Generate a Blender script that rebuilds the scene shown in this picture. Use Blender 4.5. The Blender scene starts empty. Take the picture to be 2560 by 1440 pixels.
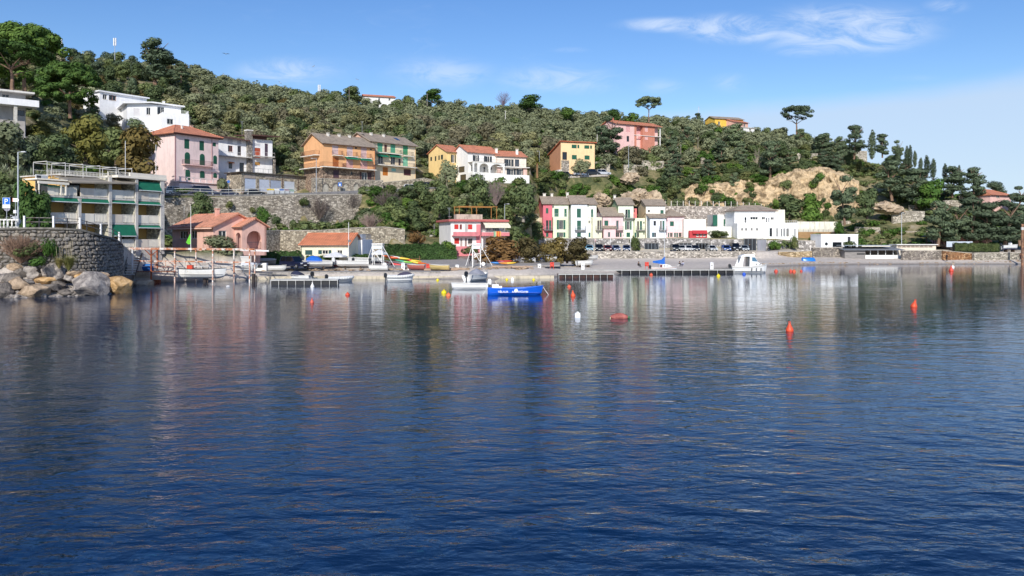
import bpy, bmesh, math, random
import numpy as np
from mathutils import Vector, Matrix, noise as mnoise
R = math.radians
sc = bpy.context.scene
COL = sc.collection
# ---------------------------------------------------------------- camera
FPX, HCAM, YH = 2010.0, 5.5, 600.0          # focal length in photo pixels, eye height, horizon row
cam = bpy.data.cameras.new('camera'); camo = bpy.data.objects.new('camera', cam); COL.objects.link(camo)
camo.location = (0, 0, HCAM); camo.rotation_euler = (R(90), 0, 0)
cam.sensor_width = 36; cam.lens = FPX*36/2560; cam.shift_y = -(720-YH)/2560
cam.clip_start = .1; cam.clip_end = 5000
sc.camera = camo
# ---------------------------------------------------------------- sky and sun
SUN_AZ = Vector((-.13, -.9915, 0)).normalized()   # from the scene towards the sun, level
SUN_EL = R(31)
def build_world():
 w = bpy.data.worlds.new('World'); sc.world = w; w.use_nodes = True
 nt = w.node_tree; N = nt.nodes; L = nt.links; N.clear()
 out = N.new('ShaderNodeOutputWorld'); bg = N.new('ShaderNodeBackground'); bg.inputs[1].default_value = .126
 sky = N.new('ShaderNodeTexSky'); sky.sky_type = 'NISHITA'; sky.sun_disc = False
 sky.sun_elevation = SUN_EL; sky.sun_rotation = math.atan2(SUN_AZ.x, SUN_AZ.y)
 sky.altitude = 0; sky.air_density = 1.0; sky.dust_density = .3; sky.ozone_density = 2.2
 tc = N.new('ShaderNodeTexCoord'); sep = N.new('ShaderNodeSeparateXYZ'); L.new(tc.outputs['Generated'], sep.inputs[0])
 def math_(op, a, b=None, c=None):
  n = N.new('ShaderNodeMath'); n.operation = op
  for i, q in enumerate((a, b, c)):
   if q is None: continue
   if isinstance(q, (int, float)): n.inputs[i].default_value = q
   else: L.new(q, n.inputs[i])
  return n.outputs[0]
 def sstep(v, a, b):
  n = N.new('ShaderNodeMapRange'); n.interpolation_type = 'SMOOTHSTEP'
  L.new(v, n.inputs[0]); n.inputs[1].default_value = a; n.inputs[2].default_value = b
  return n.outputs[0]
 X, Y, Z = sep.outputs
 def noise(scale, det, rough, sx, sy, sz, off=0, dist=0):
  m = N.new('ShaderNodeMapping'); m.inputs['Scale'].default_value = (sx, sy, sz); m.inputs['Location'].default_value = (off, off*.7, off*.3)
  L.new(tc.outputs['Generated'], m.inputs[0])
  n = N.new('ShaderNodeTexNoise'); n.inputs['Scale'].default_value = scale; n.inputs['Detail'].default_value = det
  n.inputs['Roughness'].default_value = rough; n.inputs['Distortion'].default_value = dist; L.new(m.outputs[0], n.inputs[0])
  return n.outputs['Fac']
 n1 = noise(13, 10, .64, 1, 1, 3.0, 1.3, 1.3)
 n2 = noise(3.2, 5, .55, 1, 1, 2.2, 4.1)
 # high wispy cloud: patches standing over the bay plus a thin general scatter
 def patch(px, py, sx, sy):
  u = (px-1280)/FPX; v = (YH-py)/FPX
  inv = math_('DIVIDE', 1.0, math_('MAXIMUM', Y, .05))
  du = math_('DIVIDE', math_('SUBTRACT', math_('MULTIPLY', X, inv), u), sx/FPX)
  dv = math_('DIVIDE', math_('SUBTRACT', math_('MULTIPLY', Z, inv), v), sy/FPX)
  d2 = math_('ADD', math_('MULTIPLY', du, du), math_('MULTIPLY', dv, dv))
  return math_('EXPONENT', math_('MULTIPLY', d2, -1.0))
 ps = [(2110,75,210,62),(1850,72,140,34),(1690,62,130,18),(2010,130,70,16),(2360,15,60,20),(720,180,150,36),(1400,200,170,42),(1110,185,140,42),(1650,215,70,26),(1830,205,60,28),(2300,195,130,16),(1430,125,60,10)]
 amt = [1,1,.9,.7,.5,.55,.5,.45,.35,.35,.3,.3]
 tot = None
 for p, a in zip(ps, amt):
  q = math_('MULTIPLY', patch(*p), a); tot = q if tot is None else math_('MAXIMUM', tot, q)
 wisp = math_('MULTIPLY', sstep(n1, .30, .66), sstep(math_('ADD', tot, math_('MULTIPLY', math_('SUBTRACT', n2, .5), .5)), .08, .7))
 thin = math_('MULTIPLY', sstep(n1, .5, .8), math_('MULTIPLY', sstep(n2, .5, .75), .25))
 cl = math_('MULTIPLY', math_('MAXIMUM', wisp, thin), .58)
 # pale veil of high cloud low over the horizon, its upper edge drifting with direction
 edge = math_('ADD', math_('MULTIPLY', X, .085), .132)
 edge = math_('ADD', edge, math_('MULTIPLY', math_('SUBTRACT', n2, .5), .05))
 veil = math_('MULTIPLY', math_('SUBTRACT', 1.0, sstep(math_('SUBTRACT', Z, edge), -.02, .010)), .82)
 def lay(col, fac, c):
  m = N.new('ShaderNodeMix'); m.data_type = 'RGBA'; L.new(fac, m.inputs[0]); L.new(col, m.inputs[6]); m.inputs[7].default_value = (*c, 1); return m.outputs[2]
 hs = N.new('ShaderNodeHueSaturation'); hs.inputs['Saturation'].default_value = 1.28; hs.inputs['Hue'].default_value = .512; L.new(sky.outputs[0], hs.inputs['Color'])
 L.new(lay(lay(hs.outputs[0], veil, (4.1, 5.15, 6.6)), cl, (5.9, 6.6, 7.7)), bg.inputs[0]); L.new(bg.outputs[0], out.inputs[0])
build_world()
sun = bpy.data.lights.new('sun', 'SUN'); suno = bpy.data.objects.new('sun', sun); COL.objects.link(suno)
sun.energy = 4.1; sun.angle = R(.53); sun.color = (1, .955, .88)
sdir = Vector((SUN_AZ.x*math.cos(SUN_EL), SUN_AZ.y*math.cos(SUN_EL), math.sin(SUN_EL)))
suno.rotation_euler = (-sdir).to_track_quat('-Z', 'Y').to_euler()
vs = sc.view_settings; vs.view_transform = 'Standard'; vs.look = 'None'; vs.exposure = .16; vs.gamma = 1; vs.use_curve_mapping = False
# ---------------------------------------------------------------- small helpers
rnd = random.Random(7)
def hexc(h):
 h = h.lstrip('#'); o = []
 for i in (0, 2, 4):
  c = int(h[i:i+2], 16)/255
  o.append(c/12.92 if c <= .04045 else ((c+.055)/1.055)**2.4)
 return tuple(o)
def az(px): return (px-1280)/FPX
def zat(py, Y): return HCAM + (YH-py)*Y/FPX
def W(px, py, Y): return Vector((az(px)*Y, Y, zat(py, Y)))
def G(px, Y, z): return Vector((az(px)*Y, Y, z))
MATS = {}
def newmat(name):
 m = bpy.data.materials.new(name); m.use_nodes = True
 nt = m.node_tree; nt.nodes.clear()
 o = nt.nodes.new('ShaderNodeOutputMaterial'); b = nt.nodes.new('ShaderNodeBsdfPrincipled')
 nt.links.new(b.outputs[0], o.inputs[0])
 return m, nt, b, o
def _n(nt, t, **kw):
 n = nt.nodes.new(t)
 for k, v in kw.items():
  if k.startswith('i_'):
   key = k[2:]; n.inputs[int(key) if key.isdigit() else key.replace('_', ' ')].default_value = v
  else: setattr(n, k, v)
 return n
def ramp(nt, fac, stops):
 r = nt.nodes.new('ShaderNodeValToRGB'); e = r.color_ramp.elements
 while len(e) < len(stops): e.new(.5)
 for q, (p, c) in zip(e, stops): q.position = p; q.color = (*c[:3], 1)
 nt.links.new(fac, r.inputs[0]); return r.outputs[0]
def mulc(c, k): return tuple(min(1, x*k) for x in c[:3])
def noise_fac(nt, scale, det=4, rough=.6, coord='Object', scl=(1, 1, 1), dist=0):
 tc = nt.nodes.new('ShaderNodeTexCoord'); mp = nt.nodes.new('ShaderNodeMapping'); mp.inputs['Scale'].default_value = scl
 nt.links.new(tc.outputs[coord], mp.inputs[0])
 n = _n(nt, 'ShaderNodeTexNoise', i_Scale=scale, i_Detail=det, i_Roughness=rough, i_Distortion=dist)
 nt.links.new(mp.outputs[0], n.inputs[0]); return n.outputs['Fac'], mp.outputs[0]
def bump(nt, b, h, strength, dist):
 bn = _n(nt, 'ShaderNodeBump', i_Strength=strength, i_Distance=dist); nt.links.new(h, bn.inputs['Height']); nt.links.new(bn.outputs[0], b.inputs['Normal']); return bn
def M(kind, col, **k):
 """cached procedural material: kind + hex colour"""
 key = (kind, col, tuple(sorted(k.items())))
 if key in MATS: return MATS[key]
 c = hexc(col); m, nt, b, o = newmat(kind+'_'+col.lstrip('#'))
 if kind == 'plaster':
  lu = c[0]*.3+c[1]*.59+c[2]*.11; c = tuple((x+(lu-x)*.04)**.92*.95 for x in c)
  f, _ = noise_fac(nt, .35, 5, .65); f2, _ = noise_fac(nt, 1.6, 6, .7, scl=(1, 1, .22))
  mx = _n(nt, 'ShaderNodeMath', operation='ADD'); nt.links.new(f, mx.inputs[0]); nt.links.new(f2, mx.inputs[1])
  w = k.get('wear', .16)
  col_ = ramp(nt, mx.outputs[0], [(.64, mulc(c, 1-w*2.4)), (.84, mulc(c, 1-w*.6)), (1.0, c), (1.35, mulc(c, 1.06))])
  nt.links.new(col_, b.inputs['Base Color']); b.inputs['Roughness'].default_value = .9
  g, _ = noise_fac(nt, 14, 4, .7); bump(nt, b, g, .25, .02)
 elif kind == 'roof':      # rows of clay tiles along local y
  tc = nt.nodes.new('ShaderNodeTexCoord')
  wv = _n(nt, 'ShaderNodeTexWave', i_Scale=k.get('s', 1.15), i_Distortion=.6, i_Detail=2.0, bands_direction=k.get('d', 'X')); wv.inputs['Detail Scale'].default_value = 2
  nt.links.new(tc.outputs['Object'], wv.inputs[0])
  f, _ = noise_fac(nt, .8, 6, .7); f2, _ = noise_fac(nt, 5.5, 3, .6)
  ad = _n(nt, 'ShaderNodeMath', operation='ADD'); nt.links.new(f, ad.inputs[0]); nt.links.new(f2, ad.inputs[1])
  rr = ramp(nt, ad.outputs[0], [(.7, mulc(c, .62)), (.95, c), (1.25, mulc(c, 1.28))])
  mxx = _n(nt, 'ShaderNodeMix', data_type='RGBA', blend_type='MULTIPLY'); mxx.inputs[0].default_value = 1
  rw = ramp(nt, wv.outputs['Fac'], [(0, (.62, .6, .58)), (.35, (1, 1, 1))])
  nt.links.new(rr, mxx.inputs[6]); nt.links.new(rw, mxx.inputs[7]); nt.links.new(mxx.outputs[2], b.inputs['Base Color'])
  b.inputs['Roughness'].default_value = .85; bump(nt, b, wv.outputs['Fac'], .6, .08)
 elif kind == 'stone':
  s = k.get('s', 2.2); sq = k.get('sq', 1.6)
  tc = nt.nodes.new('ShaderNodeTexCoord'); mp = nt.nodes.new('ShaderNodeMapping'); mp.inputs['Scale'].default_value = (1, 1, sq)
  nt.links.new(tc.outputs['Object'], mp.inputs[0])
  nz = _n(nt, 'ShaderNodeTexNoise', i_Scale=s*1.5, i_Detail=2.0)
  nt.links.new(mp.outputs[0], nz.inputs[0])
  va = _n(nt, 'ShaderNodeVectorMath', operation='SCALE'); va.inputs[3].default_value = .35/s; nt.links.new(nz.outputs['Color'], va.inputs[0])
  vb = _n(nt, 'ShaderNodeVectorMath', operation='ADD'); nt.links.new(mp.outputs[0], vb.inputs[0]); nt.links.new(va.outputs[0], vb.inputs[1])
  v1 = _n(nt, 'ShaderNodeTexVoronoi', i_Scale=s); v2 = _n(nt, 'ShaderNodeTexVoronoi', feature='DISTANCE_TO_EDGE', i_Scale=s)
  for v in (v1, v2): nt.links.new(vb.outputs[0], v.inputs['Vector'])
  sx = _n(nt, 'ShaderNodeSeparateColor'); nt.links.new(v1.outputs['Color'], sx.inputs[0])
  c2 = hexc(k.get('c2', col)); 
  cc = ramp(nt, sx.outputs[0], [(0, mulc(c, .5)), (.3, mulc(c, .85)), (.55, c), (.8, c2), (1, mulc(c2, 1.25))])
  ed = ramp(nt, v2.outputs['Distance'], [(0, (k.get('mj', .3),)*3), (.09, (1, 1, 1))])
  f, _ = noise_fac(nt, .5, 6, .7); ws = ramp(nt, f, [(.3, (.66, .64, .6)), (.6, (1, 1, 1)), (.8, (1.0, .98, .95))])
  m1 = _n(nt, 'ShaderNodeMix', data_type='RGBA', blend_type='MULTIPLY'); m2 = _n(nt, 'ShaderNodeMix', data_type='RGBA', blend_type='MULTIPLY')
  m1.inputs[0].default_value = 1; m2.inputs[0].default_value = 1
  nt.links.new(cc, m1.inputs[6]); nt.links.new(ed, m1.inputs[7]); nt.links.new(m1.outputs[2], m2.inputs[6]); nt.links.new(ws, m2.inputs[7])
  nt.links.new(m2.outputs[2], b.inputs['Base Color']); b.inputs['Roughness'].default_value = .95
  bump(nt, b, ed, .9, .12)
 elif kind == 'rock':
  f, mp = noise_fac(nt, k.get('s', .9), 9, .68, dist=.8); c2 = hexc(k.get('c2', col))
  cc = ramp(nt, f, [(.28, mulc(c, .4)), (.43, c), (.55, c2), (.72, mulc(c2, 1.25))])
  nt.links.new(cc, b.inputs['Base Color']); b.inputs['Roughness'].default_value = .93
  g, _ = noise_fac(nt, k.get('s', .9)*5, 8, .75); bump(nt, b, g, .8, .15)
 elif kind == 'leaf':
  gm = nt.nodes.new('ShaderNodeNewGeometry'); oi = nt.nodes.new('ShaderNodeObjectInfo')
  f, _ = noise_fac(nt, .9, 3, .6)
  a1 = _n(nt, 'ShaderNodeMath', operation='MULTIPLY_ADD'); nt.links.new(gm.outputs['Random Per Island'], a1.inputs[0]); a1.inputs[1].default_value = .15
  a2 = _n(nt, 'ShaderNodeMath', operation='MULTIPLY_ADD'); nt.links.new(oi.outputs['Random'], a2.inputs[0]); a2.inputs[1].default_value = .5
  nt.links.new(f, a2.inputs[2]); 
  sb = _n(nt, 'ShaderNodeMath', operation='SUBTRACT'); nt.links.new(a2.outputs[0], sb.inputs[0]); sb.inputs[1].default_value = .3
  nt.links.new(sb.outputs[0], a1.inputs[2])
  c2 = hexc(k['c2']) if 'c2' in k else mulc((c[0]*1.15, c[1]*1.05, c[2]*.8), 1.7)
  cc = ramp(nt, a1.outputs[0], [(.08, mulc(c, .6)), (.45, c), (.95, c2)])
  nt.links.new(cc, b.inputs['Base Color']); b.inputs['Roughness'].default_value = .75; b.inputs['Specular IOR Level'].default_value = .25
  tr = nt.nodes.new('ShaderNodeBsdfTranslucent'); nt.links.new(cc, tr.inputs[0])
  ms = nt.nodes.new('ShaderNodeMixShader'); ms.inputs[0].default_value = .22
  nt.links.new(b.outputs[0], ms.inputs[1]); nt.links.new(tr.outputs[0], ms.inputs[2]); nt.links.new(ms.outputs[0], o.inputs[0])
 elif kind == 'paint':     # painted metal / gel coat
  f, _ = noise_fac(nt, 1.1, 6, .7); w = k.get('wear', .1)
  cc = ramp(nt, f, [(.3, mulc(c, 1-2*w)), (.5, c), (.8, mulc(c, 1+w*.5))]); nt.links.new(cc, b.inputs['Base Color'])
  b.inputs['Roughness'].default_value = k.get('r', .4); b.inputs['Metallic'].default_value = k.get('metal', 0)
 elif kind == 'carpaint':
  b.inputs['Base Color'].default_value = (*c, 1); b.inputs['Roughness'].default_value = .28; b.inputs['Coat Weight'].default_value = .6; b.inputs['Metallic'].default_value = .15
 elif kind == 'glass':
  b.inputs['Base Color'].default_value = (*c, 1); b.inputs['Roughness'].default_value = .06; b.inputs['Specular IOR Level'].default_value = .7
 elif kind == 'rust':
  f, _ = noise_fac(nt, 1.3, 8, .75); c2 = hexc(k.get('c2', '#8a4a22'))
  nt.links.new(ramp(nt, f, [(.42, c), (.55, c2), (.75, mulc(c2, .6))]), b.inputs['Base Color']); b.inputs['Roughness'].default_value = .75
 elif kind == 'bark':
  f, _ = noise_fac(nt, 3, 6, .7, scl=(1, 1, .3)); nt.links.new(ramp(nt, f, [(.3, mulc(c, .5)), (.7, mulc(c, 1.3))]), b.inputs['Base Color']); b.inputs['Roughness'].default_value = .95
  bump(nt, b, f, .8, .05)
 elif kind == 'cloth':
  f, _ = noise_fac(nt, 2.0, 5, .6); nt.links.new(ramp(nt, f, [(.3, mulc(c, .8)), (.7, mulc(c, 1.08))]), b.inputs['Base Color']); b.inputs['Roughness'].default_value = .9
  bump(nt, b, f, .5, .1)
 elif kind == 'wood':
  f, _ = noise_fac(nt, 2.5, 6, .7, scl=(.25, 3, 3)); nt.links.new(ramp(nt, f, [(.3, mulc(c, .55)), (.7, mulc(c, 1.15))]), b.inputs['Base Color']); b.inputs['Roughness'].default_value = .85
  bump(nt, b, f, .4, .02)
 elif kind == 'concrete':
  f, _ = noise_fac(nt, .7, 9, .72); f2, _ = noise_fac(nt, 3.0, 5, .7, scl=(1, 1, .25))
  ad = _n(nt, 'ShaderNodeMath', operation='ADD'); nt.links.new(f, ad.inputs[0]); nt.links.new(f2, ad.inputs[1])
  nt.links.new(ramp(nt, ad.outputs[0], [(.65, mulc(c, .55)), (.95, c), (1.3, mulc(c, 1.25))]), b.inputs['Base Color']); b.inputs['Roughness'].default_value = .92
  g, _ = noise_fac(nt, 9, 6, .75); bump(nt, b, g, .5, .03)
 m.diffuse_color = (*c, 1); MATS[key] = m; return m

class MB:
 """collects faces; build() links them as ONE mesh object"""
 def __init__(s): s.v = []; s.f = []; s.m = []
 def add(s, vs, fs, m=0):
  o = len(s.v); s.v += [tuple(p) for p in vs]; s.f += [tuple(i+o for i in f) for f in fs]; s.m += [m]*len(fs); return s
 def box(s, x0, y0, z0, x1, y1, z1, m=0):
  return s.add([(x0,y0,z0),(x1,y0,z0),(x1,y1,z0),(x0,y1,z0),(x0,y0,z1),(x1,y0,z1),(x1,y1,z1),(x0,y1,z1)],
                     [(0,3,2,1),(4,5,6,7),(0,1,5,4),(1,2,6,5),(2,3,7,6),(3,0,4,7)], m)
 def poly(s, pts, m=0): return s.add(pts, [tuple(range(len(pts)))], m)
 def prism(s, a, b, m=0):
  n = len(a); return s.add(list(a)+list(b), [tuple(range(n-1, -1, -1)), tuple(range(n, 2*n))]+[(i, (i+1) % n, n+(i+1) % n, n+i) for i in range(n)], m)
 def bar(s, p, q, w, h=None, m=0):
  p, q = Vector(p), Vector(q); h = h or w; d = (q-p)
  if d.length < 1e-6: return s
  d.normalize(); up = Vector((0, 0, 1)) if abs(d.z) < .95 else Vector((1, 0, 0))
  a = d.cross(up).normalized()*(w/2); b = a.cross(d).normalized()*(h/2)
  return s.prism([p-a-b, p+a-b, p+a+b, p-a+b], [q-a-b, q+a-b, q+a+b, q-a+b], m)
 def tube(s, p, q, r0, r1=None, n=8, m=0):
  p, q = Vector(p), Vector(q); r1 = r0 if r1 is None else r1; d = (q-p)
  if d.length < 1e-6: return s
  d.normalize(); up = Vector((0, 0, 1)) if abs(d.z) < .95 else Vector((1, 0, 0))
  a = d.cross(up).normalized(); b = a.cross(d)
  A = [p+(a*math.cos(t)+b*math.sin(t))*r0 for t in (2*math.pi*i/n for i in range(n))]
  B = [q+(a*math.cos(t)+b*math.sin(t))*r1 for t in (2*math.pi*i/n for i in range(n))]
  return s.prism(A, B, m)
 def lathe(s, prof, n=12, c=(0, 0, 0), m=0):
  c = Vector(c); vs = []; fs = []
  for r, z in prof: vs += [c+Vector((r*math.cos(2*math.pi*i/n), r*math.sin(2*math.pi*i/n), z)) for i in range(n)]
  for j in range(len(prof)-1):
   for i in range(n): fs.append((j*n+i, j*n+(i+1) % n, (j+1)*n+(i+1) % n, (j+1)*n+i))
  fs += [tuple(range(n-1, -1, -1)), tuple(range((len(prof)-1)*n, len(prof)*n))]
  return s.add(vs, fs, m)
 def wall(s, o, u, n, w, h, holes=(), dep=.18, m=0, topz=None):
  """panel at o along u, outward normal n, w x h, with holes (x0,z0,x1,z1) that get reveals dep deep"""
  o, u, n = Vector(o), Vector(u), Vector(n); z = Vector((0, 0, 1))
  hs = [(max(.001, a), max(.001, b), min(w-.001, c), min(h-.001, d)) for a, b, c, d in holes if min(w, c) > max(0, a)+.02 and min(h, d) > max(0, b)+.02]
  xs = sorted({0, w, *[q for t in hs for q in (t[0], t[2])]}); zs = sorted({0, h, *[q for t in hs for q in (t[1], t[3])]})
  P = lambda a, b, k=0: o+u*a+z*b-n*k
  flip = u.cross(z).dot(n) < 0
  F = lambda pts: s.poly(pts[::-1] if flip else pts, m)
  for i in range(len(xs)-1):
   for j in range(len(zs)-1):
    cx, cz = (xs[i]+xs[i+1])/2, (zs[j]+zs[j+1])/2
    if any(a < cx < c and b < cz < d for a, b, c, d in hs): continue
    F([P(xs[i], zs[j]), P(xs[i+1], zs[j]), P(xs[i+1], zs[j+1]), P(xs[i], zs[j+1])])
  for a, b, c, d in hs:
   F([P(a, b), P(c, b), P(c, b, dep), P(a, b, dep)]); F([P(a, d, dep), P(c, d, dep), P(c, d), P(a, d)])
   F([P(a, b), P(a, b, dep), P(a, d, dep), P(a, d)]); F([P(c, b, dep), P(c, b), P(c, d), P(c, d, dep)])
  return s
 def build(s, name, mat, parent=None, smooth=False, **tags):
  me = bpy.data.meshes.new(name); me.from_pydata(s.v, [], s.f)
  for mt in (mat if isinstance(mat, (list, tuple)) else [mat]): me.materials.append(mt)
  if any(s.m): me.polygons.foreach_set('material_index', s.m)
  if smooth: me.polygons.foreach_set('use_smooth', [True]*len(s.f))
  me.update()
  o = bpy.data.objects.new(name, me); COL.objects.link(o)
  if parent is not None: o.parent = parent
  return tag(o, **tags)
def tag(o, label=None, cat=None, group=None, kind=None):
 if label: o['label'] = label
 if cat: o['category'] = cat
 if group: o['group'] = group
 if kind: o['kind'] = kind
 return o
def thing(name, label, cat, loc=(0, 0, 0), rz=0, group=None, scale=None):
 o = bpy.data.objects.new(name, None); COL.objects.link(o); o.location = loc; o.rotation_euler = (0, 0, rz); o.empty_display_size = .3
 if scale: o.scale = (scale,)*3 if isinstance(scale, (int, float)) else scale
 return tag(o, label, cat, group)
def copy_tree(root, loc, rz, label=None, group=None, scale=None):
 r = root.copy(); COL.objects.link(r); r.location = loc; r.rotation_euler = (0, 0, rz)
 if scale: r.scale = (scale,)*3 if isinstance(scale, (int, float)) else scale
 if label: r['label'] = label
 if group: r['group'] = group
 for ch in list(root.children):
  c = ch.copy(); COL.objects.link(c); c.parent = r
  for g in list(ch.children):
   d = g.copy(); COL.objects.link(d); d.parent = c
 return r
def npmesh(name, V, F, mat, parent=None, smooth=False, **tags):
 """fast mesh from numpy: V (n,3), F (m,4 or 3)"""
 V = np.asarray(V, np.float32); F = np.asarray(F, np.int32); k = F.shape[1]
 me = bpy.data.meshes.new(name); me.vertices.add(len(V)); me.vertices.foreach_set('co', V.ravel())
 me.loops.add(F.size); me.loops.foreach_set('vertex_index', F.ravel())
 me.polygons.add(len(F)); me.polygons.foreach_set('loop_start', np.arange(0, F.size, k, dtype=np.int32))
 try: me.polygons.foreach_set('loop_total', np.full(len(F), k, np.int32))
 except Exception: pass
 if smooth: me.polygons.foreach_set('use_smooth', np.ones(len(F), bool))
 me.update(calc_edges=True); me.materials.append(mat)
 o = bpy.data.objects.new(name, me); COL.objects.link(o)
 if parent is not None: o.parent = parent
 return tag(o, **tags)
def railing(mb, pts, h=.95, gap=.35, w=.04, rails=(1.0, .1), post=None, m=0):
 for a, b in zip(pts, pts[1:]):
  a, b = Vector(a), Vector(b); L = (b-a).length; n = max(1, int(L/gap)); z = Vector((0, 0, 1))
  for r in rails: mb.bar(a+z*h*r, b+z*h*r, w*1.2, m=m)
  for i in range(n+1): p = a.lerp(b, i/n); mb.bar(p, p+z*h, w if post is None or i % post else w*2.2, m=m)
 return mb
# ================================================================ terrain
TCOL = {  # photo column -> profile from the sea floor up to the skyline and beyond: (distance, height)
 -900: [(45,-6),(60,-0.6),(63,0.3),(75,2),(77,6.3),(93.2,6.57),(95,6.6),(105,8),(112,9),(120,14),(150,30),(230,58),(330,58)],
 -300: [(45,-6),(70,-0.6),(72,0.3),(77,1.6),(80,6.3),(93.5,6.57),(95,6.6),(105,8),(112,9),(120,14),(150,30),(230,60),(330,60)],
 0: [(50,-6),(75,-0.6),(77,0.4),(80,1.6),(82.8,6.2),(96.48,6.47),(98,6.5),(108,8),(115,9.5),(125,14),(152,28),(250,62),(330,58)],
 250: [(55,-6),(79,-0.6),(81,0.4),(85,1.2),(89.5,4.6),(100.75,5.32),(102,5.4),(128,9),(138,11),(150,17),(200,36),(290,69),(370,65)],
 330: [(60,-6),(101,-.6),(102,.4),(103.4,1.0),(104.9,4.3),(118,4.8),(122,5.2),(140,9),(152,12.5),(166,17),(210,36),(295,68.6),(370,64)],
 420: [(65,-6),(104,-0.6),(105,0.7),(106,1.0),(107.2,3.8),(132,4.6),(154.9,6.0),(155.5,14.0),(172,15),(182,17),(215,35),(300,68),(380,63)],
 470: [(66.94,-6.0),(105.39,-0.6),(106.39,0.7),(107.36,1.0),(108.59,3.79),(132.83,4.6),(157.1,6.2),(157.7,14.2),(172.83,15.01),(182.83,17.44),(217.22,35.28),(304.17,67.06),(385.0,61.89)],
 560: [(70.44,-6.0),(107.89,-0.6),(108.89,0.7),(109.81,1.0),(111.09,3.76),(134.33,4.6),(160.6,6.4),(161.2,14.2),(174.33,15.04),(184.33,18.24),(221.22,35.78),(311.67,65.36),(394.0,59.89)],
 600: [(72,-6),(109,-0.6),(110,0.7),(110.9,1.0),(112.2,3.75),(135,4.6),(161.7,6.5),(162.3,14.3),(175,15.05),(185,18.6),(223,36),(315,64.6),(398,59)],
 655: [(75,-6),(111.8,-0.6),(112.8,0.7),(132.6,1.62),(133.05,6.33),(150,6.63),(163.3,6.8),(163.9,14.5),(176,15.1),(186,19.4),(225,35.5),(318,63.6),(400,58)],
 700: [(75,-6),(113,-0.6),(114,0.7),(138.6,1.86),(139.05,6.73),(156.1,7.26),(165.1,7.1),(165.7,14.7),(176,15.2),(186,20),(225,35),(320,62.8),(400,58.8)],
 740: [(75.0,-6.0),(113.0,-0.6),(114.0,0.7),(139.8,1.91),(140.25,6.81),(156.5,7.33),(166.6,7.3),(167.2,14.9),(177.68,15.33),(187.47,20.11),(225.84,34.68),(321.68,62.27),(400.0,58.0)],
 830: [(75.0,-6.0),(113.0,-0.6),(114.0,0.7),(142.5,2.02),(142.95,6.99),(157.4,7.49),(170.6,7.7),(171.2,15.1),(181.47,15.61),(190.79,20.34),(227.74,33.97),(325.47,61.09),(400.0,56.2)],
 890: [(75,-6),(113,-0.6),(114,0.7),(144.4,2.09),(144.85,7.12),(158,7.6),(173.3,8.0),(173.9,15.2),(184,15.8),(193,20.5),(229,33.5),(328,60.3),(400,55)],
 960: [(75,-6),(113,-0.6),(114,0.7),(147.1,2.2),(147.55,7.3),(160,8),(167,10),(176,16.0),(187,16.5),(195,20.5),(230,33),(330,59.8),(400,55)],
 1100: [(78,-6),(113,-0.6),(114,0.7),(149,2.1),(155,4),(170,8),(176,9.5),(185.5,17.3),(197,18.2),(205,21),(242,34),(336,59.6),(405,54)],
 1200: [(80,-6),(113,-0.6),(114,0.7),(150,2),(168,3.6),(178,8),(183,12),(191,18.3),(201,19.8),(212,21),(250,35),(340,59.5),(410,54)],
 1318: [(80,-6),(115,-0.6),(116,0.7),(155,1.8),(180,3.2),(188,8),(192,12),(196,18.5),(203,19.8),(212,20.5),(255,36),(343,58.8),(410,54)],
 1345: [(80,-6),(116,-0.6),(118,0.7),(160,1.7),(188,2.4),(199,2.8),(203,5.8),(206,9),(220,21.0),(230,22),(262,36),(345,58.3),(410,54)],
 1420: [(80,-6),(122,-0.6),(124,0.5),(180,1.2),(190,2.72),(200.8,2.75),(202.5,5.8),(222,6.2),(230,23.2),(240,23.8),(265,33),(345,57),(410,53)],
 1500: [(82,-6),(127,-0.6),(129,0.5),(188,1.2),(190,2.72),(200.8,2.75),(202.5,5.8),(223,6.2),(233,23.8),(243,24.6),(270,34.5),(343,55.8),(410,52)],
 1600: [(85,-6),(133,-0.6),(136,0.4),(188,1.2),(190,2.72),(200.8,2.75),(202.5,5.8),(224,6.2),(234,15),(242,20),(275,36),(340,54.5),(410,50.5)],
 1720: [(90,-6),(140,-0.6),(143,0.3),(188,1.2),(190,2.72),(200.8,2.75),(202.5,5.8),(228,8),(243,14),(248,22),(275,33),(335,53.2),(400,49.2)],
 1900: [(95,-6),(164,-0.6),(167,0.3),(188,1.2),(190,2.72),(200.8,2.75),(202.5,5.8),(234,9),(244,13),(251,23.5),(270,33),(320,47),(390,43)],
 2050: [(95,-6),(176,-0.6),(179,0.3),(190,1.4),(202,2.6),(203.8,4.94),(204,5.2),(232,9),(243,13),(250,26.5),(265,31),(300,40),(380,36)],
 2200: [(95,-6),(180,-0.6),(183,0.3),(192,1.4),(200,2.6),(213.5,6.11),(215,6.5),(228,10.5),(240,15),(248,20),(257,25),(280,31),(370,27)],
 2400: [(95,-6),(182,-0.6),(184,0.3),(192,1.7),(196,2.4),(204.1,3.84),(205,4),(215,7),(225,10),(235,13),(245,15.5),(262,19),(360,15)],
 2560: [(95,-6),(182,-0.6),(184,0.3),(192,1.8),(196,2.4),(204.1,3.12),(205,3.2),(215,6),(225,10),(232,13.5),(240,14.8),(255,15.2),(350,9)],
 3400: [(95,-6),(182,-0.6),(184,0.3),(192,1.8),(196,2.2),(204.1,2.56),(205,2.6),(215,3.2),(225,4),(232,5),(240,5.5),(255,6),(350,4)]}
_tk = sorted(TCOL); _tp = np.array([TCOL[k] for k in _tk], float)
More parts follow.
